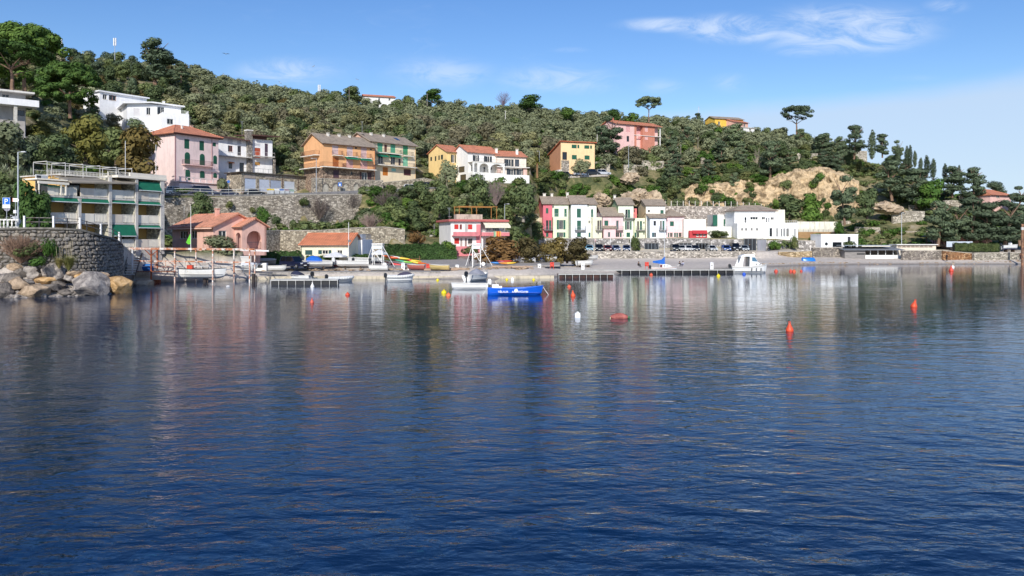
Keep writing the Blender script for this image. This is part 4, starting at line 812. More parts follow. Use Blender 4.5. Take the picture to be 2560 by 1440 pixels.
# ---------------- houses higher on the hill
H4 = (1340, 220, 6)
def hill_houses():
 h = House('ochre_house', 'ochre yellow house with single pitch tiled roof and green shutters', 'house', 1402, 236, 1486.7, 239.5, 25.2, 9, H4)
 zt = h.uz('f', 400, 815)[1]; oc = PL('#ecc892', .08); sd = PL('#c98a62', .1)
 h.block(0, h.W, 0, 9, -.5, zt-2.6, oc, [('f', 538, 1005, 612, 1072, 'sh'), ('f', 728, 1012, 805, 1075, 'sh'), ('f', 395, 960, 465, 1078, 'dk'), ('l', 230, 1040, 255, 1110, 'dk')])
 h.block(0, h.W, 0, 4, zt-2.596, zt, oc, [('f', 535, 850, 610, 905, 'sh'), ('f', 622, 853, 650, 905, 's1'), ('f', 725, 860, 800, 912, 'sh'), ('f', 812, 862, 840, 912, 's1')], 'upper_wall')
 mb = MB(); mb.prism([(-.012, .02, zt-.02), (-.012, 8.9, zt-4.3), (-.012, 8.9, zt-2.7), (-.012, .02, zt-2.7)][:1]+[(-.012, 8.9, zt-2.7), (-.012, .02, zt-2.7)], [(.2, .02, zt-.02), (.2, 8.9, zt-2.7), (.2, .02, zt-2.7)]); mb.build('side_gable', sd, h.root)
 h.part('side_wall', sd, (-.03, .3, -.5, -.004, 8.9, zt-2.72)); h.part('stone_base', STONE('#bdb2a4', '#d8cdbd', 2.8), (.15, -.12, -.5, 2.6, -.004, h.uz('f', 430, 1085)[1]))
 mb = MB(); mb.prism([(-.5, -.6, zt+.2), (-.5, 9.6, zt-2.9), (-.5, 9.6, zt-2.7), (-.5, -.6, zt+.42)], [(h.W+.5, -.6, zt+.2), (h.W+.5, 9.6, zt-2.9), (h.W+.5, 9.6, zt-2.7), (h.W+.5, -.6, zt+.42)]); r = mb.build('roof', M('roof', '#b8694a'), h.root)
 h.part('outer_stair', PL('#d8d2c8'), (-2.6, -1.5, -2.5, -1.2, 3, -.2), (-1.19, -1.5, -2.5, -.2, 2, .8))
 h = House('pink_red_house', 'two storey house half pink and half brick red near the hilltop', 'house', 1541, 272, 1651.5, 281, 38.6, 9, H4)
 ze = h.uz('f', 1400, 545)[1]; xm = h.uz('f', 1475, 600)[0]; xr = h.uz('f', 1780, 600)[0]; xl = h.uz('f', 1620, 600)[0]
 pk = PL('#e6b8b0', .1); rd = PL('#c47a62', .12); zf = h.uz('f', 1600, 715)[1]
 h.block(0, xm, 0, 9, -1.5, ze, pk, [('f', 1360, 720, 1398, 805, 'dk'), ('f', 1350, 570, 1410, 660, 'rl', '#dca8a4')])
 h.block(xm+.004, xl, 1.4, 9, -1.5, ze, pk, [('f', 1510, 560, 1600, 690, 'rl', '#d8a0a0'), ('f', 1530, 730, 1600, 780, 'rl', '#d8a0a0')], 'loggia_wall')
 h.part('loggia_pier', rd, (xm+.01, 0, -1.5, xm+.9, 1.39, ze-.01), (xl-.5, 0, -1.5, xl, 1.39, ze-.01))
 h.block(xl+.004, xr, 0, 9, -1.5, ze, rd, [('f', 1632, 575, 1680, 655, 'rl', '#e6b8b0'), ('f', 1632, 725, 1680, 778, 'rl', '#e6b8b0')])
 h.block(xr+.004, h.W, 1.6, 9, -1.5, ze, pk); h.part('loggia_pier', PL('#e6e2dc'), (h.W-.3, 0, -1.5, h.W, .3, ze-.01))
 h.part('floor_band', PL('#d8d0c8'), (xm-.2, -.25, zf-.1, h.W+.1, -.003, zf+.08), (xr+.02, -.2, zf-.1, h.W-.02, 1.59, zf+.075))
 h.gable(0, h.W, 0, 9, ze, ze+1.5, M('roof', '#c07a5a'), pk, .6, .18); h.chimney(1.6, 4.5, ze+1.2, ze+2.3, PL('#c06a5a'), .6)
 # white villa stepping down the slope at the left
 Z3 = (0, 30, 3.892); wh = PL('#ecebea', .05)
 h = House('white_stepped_villa', 'white flat roofed villa stepping down the wooded slope in three tiers', 'house', 318, 196, 452, 203, 31.5, 9, Z3)
 z2 = h.uz('f', 1500, 900)[1]; z1 = h.uz('f', 1700, 1005)[1]
 xa = h.uz('f', 1590, 1050)[0]
 h.block(0, h.W, 0, 9, -1.5, z2, wh, [('f', 1530, 925, 1600, 1000, 'gl', '#777777'), ('f', 1425, 930, 1465, 1000, 'gl'), ('f', 1300, 940, 1360, 1010, 'rl', '#e2dede')])
 mb = MB(); mb.prism([(-1, -.9, z2-.5), (h.W*.45, -.9, z2+.25), (h.W*.45, 9.5, z2+.25), (-1, 9.5, z2-.5)], [(-1, -.9, z2-.2), (h.W*.45, -.9, z2+.55), (h.W*.45, 9.5, z2+.55), (-1, 9.5, z2-.2)]); mb.prism([(h.W*.45+.003, -.9, z2+.25), (h.W+.8, -.9, z2-.1), (h.W+.8, 9.5, z2-.1), (h.W*.45+.003, 9.5, z2+.25)], [(h.W*.45+.003, -.9, z2+.55), (h.W+.8, -.9, z2+.2), (h.W+.8, 9.5, z2+.2), (h.W*.45+.003, 9.5, z2+.55)]); mb.build('roof', wh, h.root)
 h.block(xa-1.0, h.W+1.2, -3.5, -.004, -2.5, z1, wh, [('f', 1625, 1040, 1685, 1092, 'gl', '#777777')], 'lower_wall')
 mb = MB(); railing(mb, [(xa-1, -3.4, z1), (h.W+1.1, -3.4, z1), (h.W+1.1, -.3, z1)], .8, .25, .04); mb.build('railing', M('paint', '#e4e2de'), h.root); h.chimney(h.W*.72, 3, z2+.3, z2+1.3, wh, .5)
 h2 = House('white_upper_villa', 'long white flat roofed house behind the stepped villa under the pines', 'house', 249, 199, 367, 209, 36.5, 8, Z3)
 zz = h2.uz('f', 1200, 810)[1]
 h2.block(0, h2.W, 0, 8, -3, zz, wh, [('f', 1060, 810, 1130, 860, 'gl', '#777777', '#b98a80'), ('f', 1000, 800, 1040, 850, 'gl')]); h2.flat(0, h2.W, 0, 8, zz+.003, .32, wh, .5)
 # modern house at the far left under the pines
 h = House('terraced_villa', 'grey and white modern villa with deep balcony slab below the umbrella pines', 'house', -60, 139, 64, 144, 23.5, 8, Z3)
 zb_, zr_ = h.uz('f', 200, 930)[1], h.uz('f', 150, 790)[1]
 h.block(0, h.W, 0, 8, -2, zr_, PL('#a8a29c'), [('f', 20, 800, 90, 850, 'gl', '#777777', '#b9a8a0'), ('f', 165, 955, 240, 1010, 'dk')])
 h.flat(0, h.W, 0, 8, zr_+.003, .3, PL('#d9d4cc'), 1.2); h.part('balcony', wh, (-1, -2.6, zb_, h.W+1.6, -.004, zb_+.25), (-1, -2.6, zb_+.253, h.W+1.6, -2.45, zb_+1.15))
 mb = MB(); railing(mb, [(h.W-4, -2.3, -.6), (h.W+.5, -2.3, -.6)], .8, .25, .05); mb.build('railing', M('paint', '#cfccc6'), h.root); h.part('pillar', M('concrete', '#b5b0a6'), (h.W-2.2, -2.3, -1.2, h.W-1.7, -1.8, zb_-.004))
 # houses on the ridge
 for nm, lb, a, b, Y, yb, yt, c, rc, D in (('ridge_house', 'long white house with red roof alone on the hill crest', 911, 988, 322, 256, 240, '#e8e6e2', TERRA, 8), ('ridge_house', 'bright yellow house with grey roof on the crest', 1787, 1858, 318, 318, 296, '#e0b23a', SLATE, 7), ('ridge_house', 'small pink house with tiled roof on the crest', 1836, 1870, 316, 322, 304, '#dcaa98', TERRA, 7), ('ridge_house', 'low white house under the pink house on the crest', 1846, 1886, 306, 330, 318, '#e4e2de', M('concrete', '#b5aea4'), 6)):
  zb2 = zat(yb, Y); h = House(nm, lb, 'house', a, Y, b, Y+4, zb2-1.5, D, (0, 0, 1), 'houses on the crest'); h.sink = 8; ze = zat(yt, Y)-zb2+1.5
  n = 2 if b-a < 60 else 3
  wl = [('f', a+(b-a)*(i+.35)/n, yt+(yb-yt)*.35, a+(b-a)*(i+.35)/n+5, yt+(yb-yt)*.75, 'gl') for i in range(n)]
  h.block(0, h.W, 0, D, 0, ze, PL(c, .08), wl)
  if 'low white' in lb: h.flat(0, h.W, 0, D, ze+.003, .25, rc, .3)
  else: h.gable(0, h.W, 0, D, ze, ze+1.2, rc, PL(c, .08), .4, .14)
 h = House('pink_pine_house', 'pink house with red hipped roof among the pines on the point', 'house', 2476, 236, 2527, 241, zat(519, 238), 9, (2080, 440, 5.333)); ze = h.uz('f', 2240, 262)[1]
 h.block(0, h.W, 0, 9, -2, ze, PL('#e2b5aa', .08), [('f', 2190, 262, 2235, 290, 'gl', '#777777'), ('f', 2205, 340, 2230, 395, 'dk')]); h.hip(0, h.W, 0, 9, ze+.003, ze+1.9, TERRA, .6, .15, 3.2)
hill_houses()
# ---------------- the coloured row on its terrace
E_ = (1300, 460, 6)
def village():
 zb = 5.9; Y0 = 204
 def H(name, label, a, b, D, dy=0.0): return House(name, label, 'house', 1300+a/6, Y0+dy+(a-345)*.0016, 1300+b/6, Y0+dy+(b-345)*.0016, zb, D, E_, 'coloured houses in the terrace row')
 GR = '#1f5a48'
 h = H('pink_row_house', 'tall rose pink house at the end of the coloured row', 345, 482, 8.5); ze = h.uz('f', 400, 295)[1]; pk = PL('#cf6470', .08)
 h.block(0, h.W, 0, 8.5, 0, ze, pk, [('f', 388, 362, 425, 442, 's1', GR), ('f', 390, 545, 425, 690, 'dk'), ('f', 435, 545, 470, 690, 's1', GR), ('f', 390, 727, 427, 795, 's1', GR), ('l', 230, 372, 262, 498, 's1', '#5a2a30')])
 h.gable(0, h.W, 0, 8.5, ze, ze+1.9, SLATE, pk, .35, .14); h.balcony('f', 358, 498, 690, 1.0, rail='#8a8a8c', slab='#6a666a'); h.chimney(h.W*.4, 4.6, ze+1.5, ze+2.7, PL('#d8d2c6'), .7)
 e = House('cream_stair_house', 'narrow cream side wing with arched door left of the pink row house', 'house', 1300+158/6, 207, 1300+278/6, 205, 4.6, 5, E_, 'coloured houses in the terrace row'); cr = PL('#e2dcb8', .08)
 e.block(0, e.W, 0, 5, -1.5, e.uz('f', 220, 505)[1], cr, [('f', 237, 550, 268, 585, 'gl'), ('f', 215, 765, 245, 860, 'rl', '#e8e8e4')]); e.window('f', 0, e.rect('f', 197, 725, 262, 800), 'as', '#8d8078')
 mb = MB(); zt = e.uz('f', 220, 505)[1]; railing(mb, [(0, .1, zt), (e.W, .1, zt)], .9, .3, .03); mb.build('railing', M('paint', '#b5b5b5'), e.root)
 h = H('pale_green_row_house', 'pale green white house next to the rose pink one', 482, 727, 8.5, .9); ze = h.uz('f', 600, 300)[1]; pg = PL('#e0e8c8', .06)
 h.block(0, h.W, 0, 8.5, 0, ze, pg, [('f', 515, 370, 580, 490, 'sh', GR), ('f', 665, 372, 700, 490, 's1', GR)]); h.gable(0, h.W, 0, 8.5, ze, ze+1.9, SLATE, pg, .35, .14); h.chimney(.6, 4.8, ze+1.6, ze+2.8, PL('#d8d2c6'), .6)
 zt = h.uz('f', 600, 497, -1.9)[1]; x1 = h.uz('f', 702, 600, -1.9)[0]
 h.block(.004, x1, -1.9, -.004, 0, zt, PL('#dde5c0', .06), [('f', 585, 540, 648, 680, 'op', GR), ('f', 585, 725, 648, 797, 'op', GR)], 'front_wing')
 mb = MB(); railing(mb, [(0, -1.85, zt), (x1, -1.85, zt)], .95, .3, .03); mb.build('railing', M('paint', '#b5b8b5'), h.root)
 h = H('white_row_house', 'tall bluish white house in the middle of the coloured row', 770, 1010, 8.5, -.3); ze = h.uz('f', 850, 292)[1]; bw = PL('#e8ecf0', .05)
 h.block(0, h.W, 0, 8.5, 0, ze, bw, [('f', 852, 368, 914, 505, 'sh', GR), ('f', 855, 548, 915, 690, 'sh', GR), ('f', 855, 727, 914, 797, 'sh', GR)]); h.gable(0, h.W, 0, 8.5, ze, ze+2.1, SLATE, bw, .35, .14)
 h.balcony('f', 818, 980, 690, 1.0, rail='#9a9c9e', slab='#7a7a7e'); h.chimney(-.2, 5.0, ze+1.6, ze+2.9, PL('#d8d2c6'), .6)
 h = H('cream_row_house', 'cream white house with small balcony right of the tall white one', 1012, 1147, 8.5, .2); ze = h.uz('f', 1080, 305)[1]; cw = PL('#e9ead8', .05)
 h.block(0, h.W, 0, 8.5, 0, ze, cw, [('f', 1065, 378, 1098, 498, 's1', GR), ('f', 1025, 548, 1058, 590, 'gl'), ('f', 1028, 727, 1058, 797, 's1', '#2a5a60')]); h.gable(0, h.W, 0, 8.5, ze, ze+1.7, SLATE, cw, .35, .14)
 zt = h.uz('f', 1150, 500, -1.7)[1]; xa, xb = h.uz('f', 1088, 600, -1.7)[0], h.uz('f', 1228, 600, -1.7)[0]
 h.block(xa, xb, -1.7, -.004, 0, zt, PL('#e3e0c0', .06), [('f', 1160, 548, 1190, 690, 'gl', '#777777', '#8a7a6a'), ('f', 1196, 545, 1222, 690, 's1', '#4a4a4a'), ('f', 1160, 725, 1190, 760, 'gl')], 'front_wing'); h.balcony('f', 1130, 1230, 690, .9, off=-1.7, rail='#8d8d8d', slab='#8a8480')
 mb = MB(); railing(mb, [(0, -.15, zt), (xb, -1.65, zt)], .9, .3, .03); mb.build('railing', M('paint', '#b5b8b5'), h.root)
 h = H('low_pink_row_house', 'low pale pink house with broad slate roof in the coloured row', 1240, 1547, 9, .1); ze = h.uz('f', 1400, 478)[1]; lp = PL('#e6c0c0', .06)
 h.block(0, h.W, 0, 9, 0, ze, lp, [('f', 1265, 548, 1325, 625, 'sh', GR), ('f', 1443, 548, 1478, 685, 's1', '#4a5a58'), ('f', 1315, 720, 1350, 797, 's1', '#4a5a58'), ('f', 1428, 728, 1490, 797, 'gl', '#777777', '#b5a898'), ('f', 1497, 728, 1525, 797, 's1', GR)])
 h.gable(0, h.W, 0, 9, ze, ze+2.2, SLATE, lp, .35, .14); h.balcony('f', 1420, 1545, 690, .9, rail='#8d8d8d', slab='#8a7a78')
 u0, z0, u1, z1 = h.rect('f', 1240, 640, 1420, 800); h.block(u0, u1, -1.2, -.004, 0, z1-.5, lp, [('f', 1320, 722, 1352, 795, 's1', '#4a5a58')], 'front_wing')
 mb = MB(); mb.prism([(u0-.3, -1.6, z1-.5), (u0-.3, -.02, z1+.1), (u0-.3, -.02, z1+.22), (u0-.3, -1.6, z1-.38)], [(u1+.3, -1.6, z1-.5), (u1+.3, -.02, z1+.1), (u1+.3, -.02, z1+.22), (u1+.3, -1.6, z1-.38)]); mb.build('porch_roof', SLATE, h.root)
 h = H('green_row_house', 'pale house with sage green side wall and tall windows in the row', 1475, 1702, 8, 1.6); ze = h.uz('f', 1600, 310)[1]; gw = PL('#e6ecd4', .05)
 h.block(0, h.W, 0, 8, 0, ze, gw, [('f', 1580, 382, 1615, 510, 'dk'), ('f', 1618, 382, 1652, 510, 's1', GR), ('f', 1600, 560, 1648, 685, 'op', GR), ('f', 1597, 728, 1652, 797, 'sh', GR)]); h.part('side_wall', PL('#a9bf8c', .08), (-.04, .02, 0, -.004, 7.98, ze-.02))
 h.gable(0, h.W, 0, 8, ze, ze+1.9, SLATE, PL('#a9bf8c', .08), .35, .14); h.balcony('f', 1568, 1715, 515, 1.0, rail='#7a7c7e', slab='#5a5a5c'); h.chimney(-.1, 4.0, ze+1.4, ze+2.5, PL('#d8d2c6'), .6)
 h = H('beige_row_house', 'beige sided cream house with pale yellow front wing in the row', 1890, 2178, 8, 2.4); ze = h.uz('f', 2000, 318)[1]; be = PL('#d8c49a', .06); cy = PL('#ece8dc', .05)
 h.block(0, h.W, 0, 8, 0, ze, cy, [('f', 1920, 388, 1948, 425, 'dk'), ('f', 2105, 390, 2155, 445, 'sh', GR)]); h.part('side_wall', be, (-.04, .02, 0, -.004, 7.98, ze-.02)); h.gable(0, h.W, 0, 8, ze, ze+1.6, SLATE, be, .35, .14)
 xa, xb = h.uz('f', 1717, 650, -1.2)[0], h.uz('f', 1878, 650, -1.2)[0]; zt = h.uz('f', 1800, 512, -1.2)[1]
 h.block(xa, xb, -1.2, 4, 0, zt, PL('#e0e4c0', .06), [('f', 1757, 558, 1785, 690, 'gl', '#777777', '#7a6a5a'), ('f', 1798, 555, 1830, 690, 's1', GR), ('f', 1850, 565, 1868, 595, 'dk'), ('f', 1720, 728, 1750, 797, 's1', GR), ('f', 1756, 728, 1785, 797, 'dk'), ('f', 1850, 730, 1868, 760, 'dk')], 'front_wing'); h.balcony('f', 1732, 1880, 690, .9, off=-1.2, rail='#8d8d8d', slab='#8a8480')
 h.block(xa-.1, xa+1.3, 1.5, 4.5, zt+.004, zt+2.6, PL('#d8706c', .06), (), 'upper_bay')
 h = H('blue_white_row_house', 'white house with pale blue side wall and low slate roof in the row', 1950, 2192, 7, -.6); ze = h.uz('f', 2050, 505)[1]; bw = PL('#e6ebf2', .05)
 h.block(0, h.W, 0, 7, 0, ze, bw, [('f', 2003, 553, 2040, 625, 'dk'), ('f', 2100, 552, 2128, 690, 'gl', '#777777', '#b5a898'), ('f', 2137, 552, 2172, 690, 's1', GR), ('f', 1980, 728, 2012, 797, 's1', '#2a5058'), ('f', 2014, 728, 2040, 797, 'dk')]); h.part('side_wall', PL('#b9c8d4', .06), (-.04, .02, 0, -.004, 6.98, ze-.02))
 h.gable(0, h.W, 0, 7, ze, ze+1.2, SLATE, bw, .35, .14); h.balcony('f', 2080, 2198, 690, .9, rail='#8d8d8d', slab='#7a7a7e')
 h = H('far_pink_row_house', 'pale pink house with hipped slate roof closing the coloured row', 2196, 2462, 8, .2); ze = h.uz('f', 2300, 494)[1]; lp = PL('#e8c6c6', .06)
 h.block(0, h.W, 0, 8, 0, ze, lp, [('f', 2250, 560, 2308, 632, 'sh', GR), ('f', 2220, 730, 2240, 797, 's1', GR), ('f', 2250, 730, 2290, 797, 'gl', '#777777', '#b5a898'), ('f', 2312, 730, 2338, 797, 's1', GR), ('f', 2345, 730, 2370, 797, 's1', GR), ('f', 2380, 730, 2425, 797, 'gl', '#777777', '#b5a898'), ('f', 2437, 730, 2465, 797, 's1', GR)])
 h.hip(0, h.W, 0, 8, ze+.003, ze+2.0, SLATE, .35, .14, 3.0)
village()
# ---------------- white restaurant and bathing buildings
FZ = (1660, 480, 5.565)
def bath_buildings():
 wh = PL('#efefec', .05); zb = 5.7
 def H(name, lb, a, b, Y, D, zb=zb): return House(name, lb, 'building', 1660+a/5.565, Y, 1660+b/5.565, Y+.8, zb, D, FZ)
 h = H('white_terrace_building', 'low cream building with a red awning front beside the pink row house', 275, 928, 206, 6); z1 = h.uz('f', 400, 378)[1]; z2 = h.uz('f', 700, 482)[1]; xa = h.uz('f', 582, 500)[0]; xb = h.uz('f', 598, 500)[0]
 h.block(0, xa, 0, 6, 0, z1, PL('#e9e6d8', .05)); h.block(xa+.004, h.W, -.6, 6, 0, z2, PL('#e9e6d8', .05))
 u0, za, u1, zc = h.rect('f', 350, 530, 595, 625, -1.3); red = PL('#b8383c', .08)
 h.block(u0, u1, -1.6, -.65, 0, zc-.15, red, [('f', 450, 582, 482, 620, 'gl'), ('f', 500, 582, 530, 620, 'gl'), ('f', 548, 582, 578, 620, 'gl')], 'red_front'); h.awning('f', 390, 530, 595, 580, .7, '#b9343a', off=-1.6)
 mb = MB(); railing(mb, [(0, -.4, zc), (xa, -.4, zc)], .95, .7, .03); mb.build('railing', M('paint', '#c9c9c9'), h.root)
 h = H('grey_backhouse', 'grey white upper storey with two tall green doors behind the terrace building', 742, 1035, 213, 7); h.block(0, h.W, 0, 7, 0, h.uz('f', 900, 312)[1], PL('#cfccc6', .06), [('f', 830, 378, 880, 475, 'sh', '#1f5a44')]); h.part('green_shutter_panel', M('paint', '#1f5a48'), (-1.2, -.1, h.uz('f', 735, 470)[1], -.02, .2, h.uz('f', 735, 322)[1]))
 h = H('white_restaurant', 'white two tier restaurant with hipped roof and tall windows above the beach', 1022, 1862, 203, 10); h.sink = .1; z1 = h.uz('f', 1200, 432)[1]
 wn = [('f', x, 500, x+32, 540, 'gl') for x in (1072, 1128, 1205, 1280)]+[('f', 1468, 502, 1505, 620, 'dk'), ('f', 1565, 502, 1582, 620, 'dk'), ('f', 1628, 510, 1642, 620, 'dk'), ('f', 1662, 505, 1680, 620, 'dk'), ('f', 1702, 505, 1740, 620, 'gl'), ('f', 1815, 508, 1830, 615, 'dk')]
 h.block(0, h.W, 0, 10, -.2, z1, wh, wn); mb = MB(); railing(mb, [(.1, .1, z1), (h.W-.1, .1, z1)], .6, .5, .04); mb.build('railing', M('paint', '#dcdcda'), h.root)
 xu = h.uz('f', 1552, 350, 2.5)[0]; z2 = h.uz('f', 1250, 268, 2.5)[1]
 h.block(.1, xu, 2.5, 10, z1+.004, z2, wh, [('f', 1120, 350, 1148, 428, 'dk'), ('f', 1200, 345, 1308, 385, 'gl'), ('f', 1360, 345, 1408, 385, 'gl'), ('f', 1415, 355, 1432, 420, 'dk'), ('f', 1452, 355, 1468, 420, 'dk'), ('f', 1485, 350, 1530, 388, 'gl')], 'upper_wall')
 h.hip(.1, xu, 2.5, 10, z2+.003, z2+1.5, SLATE, .5, .12, 3.4)
 for x in (1370, 1450, 1555): h.pipe(h.uz('f', x, 500)[0], -.07, 0, z1, '#c9c9c6')
 h.part('signboard', M('paint', '#2f3440'), (h.uz('f', 1295, 640)[0], -.4, -.9, h.uz('f', 1430, 640)[0], -.3, -.35))
 h.part('entrance_post', wh, *[(h.uz('f', x, 700)[0]-.25, -.45, -3.2, h.uz('f', x, 700)[0]+.25, 0, -.21) for x in (1165, 1228)]); h.part('entrance_recess', M('paint', '#3c3a3e'), (h.uz('f', 1110, 700)[0], .2, -3.2, h.uz('f', 1440, 700)[0], .6, -.21)); h.part('white_ramp', wh, (h.uz('f', 1110, 700)[0], -.44, -3.2, h.uz('f', 1160, 700)[0], .1, -1.6))
 h = H('cream_hall', 'long weathered cream hall with fence posts behind the restaurant', 1852, 2415, 209, 6, 5.5); z1 = h.uz('f', 2100, 412)[1]; zf = h.uz('f', 2100, 555)[1]
 h.block(0, h.W, 0, 6, 0, z1, PL('#e2dcc8', .22)); h.part('wooden_fence', M('wood', '#a8865e'), (.1, -.5, 0, h.W, -.42, zf)); mb = MB(); railing(mb, [(.1, -.55, zf), (h.W, -.55, zf)], .7, 1.2, .05); mb.build('railing', M('paint', '#8a8478'), h.root)
 mb = MB(); [mb.box(x-.05, -.03, zf+.5, x+.05, -.004, z1-.05) for x in np.arange(.8, h.W, 1.3)]; mb.build('pilaster_strips', PL('#cdc5ae', .2), h.root); h.part('rear_wall', PL('#e2dcc8', .22), (-6.5, 3, z1-1.0, -2.0, 6, z1+3.2))
 R3 = (2080, 440, 5.333)
 h = House('white_box_building', 'white flat block with round porthole and dark wide opening by the beach', 'building', 2052.5, 196, 2145, 196.5, 4.0, 6, FZ)
 z1 = h.uz('f', 2400, 598)[1]; h.block(0, h.W, 0, 6, -.4, z1, wh, [('f', 2345, 697, 2472, 768, 'dk')]); 
 u, z = h.uz('f', 2258, 722); mb = MB(); n = 16
 mb.prism([(u+.42*math.cos(t), -.01, z+.42*math.sin(t)) for t in np.linspace(0, 6.283, n, False)], [(u+.42*math.cos(t), -.04, z+.42*math.sin(t)) for t in np.linspace(0, 6.283, n, False)]); o = mb.build('porthole', M('paint', '#8a8a8a'), h.root)
 mb = MB(); mb.prism([(u+.33*math.cos(t), -.041, z+.33*math.sin(t)) for t in np.linspace(0, 6.283, n, False)], [(u+.33*math.cos(t), -.06, z+.33*math.sin(t)) for t in np.linspace(0, 6.283, n, False)]); mb.build('pane', PANE(), o)
 h.part('door', M('paint', '#3a3a3e'), (h.W-2.6, -.05, .2, h.W-1.9, -.004, 2.3)); h.part('parapet', wh, (-.06, -.06, z1+.003, h.W+.06, 6.05, z1+.2))
 # beach kiosk, changing cabins, gazebo
 h = House('beach_kiosk', 'grey boarded beach kiosk with sloping tin roof and white counter', 'building', 2112, 188.5, 2255, 189.5, .9, 4.5, R3); zr = h.uz('f', 600, 990)[1]
 xa = h.uz('f', 445, 1100)[0]; h.block(0, xa, 0, 4.5, -.6, zr, M('wood', '#8f8a86'), [('f', 330, 1030, 440, 1050, 'dk')]); h.part('counter', PL('#e0e0dc'), (xa+.004, .3, -.6, h.W, .5, zr*.48)); h.part('back_wall', M('wood', '#6f655c'), (xa+.004, 3.2, -.6, h.W, 3.4, zr)); h.part('post', M('paint', '#d8d8d4'), *[(x-.06, .32, zr*.48+.004, x+.06, .44, zr-.02) for x in np.linspace(xa+1.4, h.W-.1, 5)])
 mb = MB(); mb.prism([(-.6, -.8, zr+.02), (-.6, 4.8, zr+.7), (-.6, 4.8, zr+.78), (-.6, -.8, zr+.1)], [(h.W+.4, -.8, zr+.02), (h.W+.4, 4.8, zr+.7), (h.W+.4, 4.8, zr+.78), (h.W+.4, -.8, zr+.1)]); mb.build('roof', M('paint', '#7f8388', r=.5, wear=.2), h.root)
 h.part('upper_fascia', PL('#d8cfc0'), (h.W*.32, .6, zr+.85, h.W*.82, .8, zr+1.1)); h.part('upper_roof', M('paint', '#a9b4bc', r=.4), (h.W*.02, .5, zr+1.104, h.W*.84, 4.6, zr+1.2))
 h = House('changing_cabins', 'row of pale beige changing cabins with arched doors on the sea wall', 'building', 2242, 192, 2340, 192.5, 4.0, 3, R3); zt = h.uz('f', 1000, 918)[1]
 h.block(0, h.W, 0, 3, 0, zt, PL('#d9cdb8', .06)); h.part('roof', PL('#e9e6de', .08), (-.3, -.5, zt+.003, h.W+.3, 3.1, zt+.16))
 for i in range(8): x = .15+i*(h.W-.9)/8; h.window('f', 0, (x, .05, x+(h.W-.9)/8-.12, zt-.12), 'as', '#b8a898')
 h = House('wooden_gazebo', 'dark gazebo with low pyramid roof on timber posts by the pines', 'gazebo', 2338, 199, 2380, 199.5, 4.4, 4.2, R3); z1 = h.uz('f', 1400, 808)[1]
 h.part('post', M('wood', '#6a4a3a'), *[(x-.08, y-.08, 0, x+.08, y+.08, z1) for x in (.3, h.W/2, h.W-.3) for y in (.3, 3.9)]); h.hip(0, h.W, 0, 4.2, z1+.003, z1+.75, M('roof', '#55575e'), .5, .08, 2.0); h.part('rail', M('wood', '#6a4a3a'), (.3, .2, .8, h.W-.3, .28, .95)); h.part('floor', M('wood', '#7a6a5a'), (0, 0, -.5, h.W, 4.2, 0)); h.part('glass_screen', M('paint', '#c3ccd6'), (-.1, -4.5, -.6, h.W+2.2, -4.4, .75))
 h = House('pink_pine_pavilion', 'low pink pavilion with white windows in the shade of the seaside pines', 'building', 2356, 203, 2480, 204, 3.7, 5, R3); z1 = 3.2; h.block(0, h.W, 0, 5, 0, z1, PL('#d79a8a', .1), [('f', 1560, 780, 1625, 830, 'gl'), ('f', 1790, 790, 1830, 880, 'gl'), ('f', 2010, 765, 2070, 830, 'gl'), ('f', 2095, 765, 2150, 830, 'gl')]); h.flat(0, h.W, 0, 5, z1+.003, .2, PL('#b9a89a'), .4)
bath_buildings()
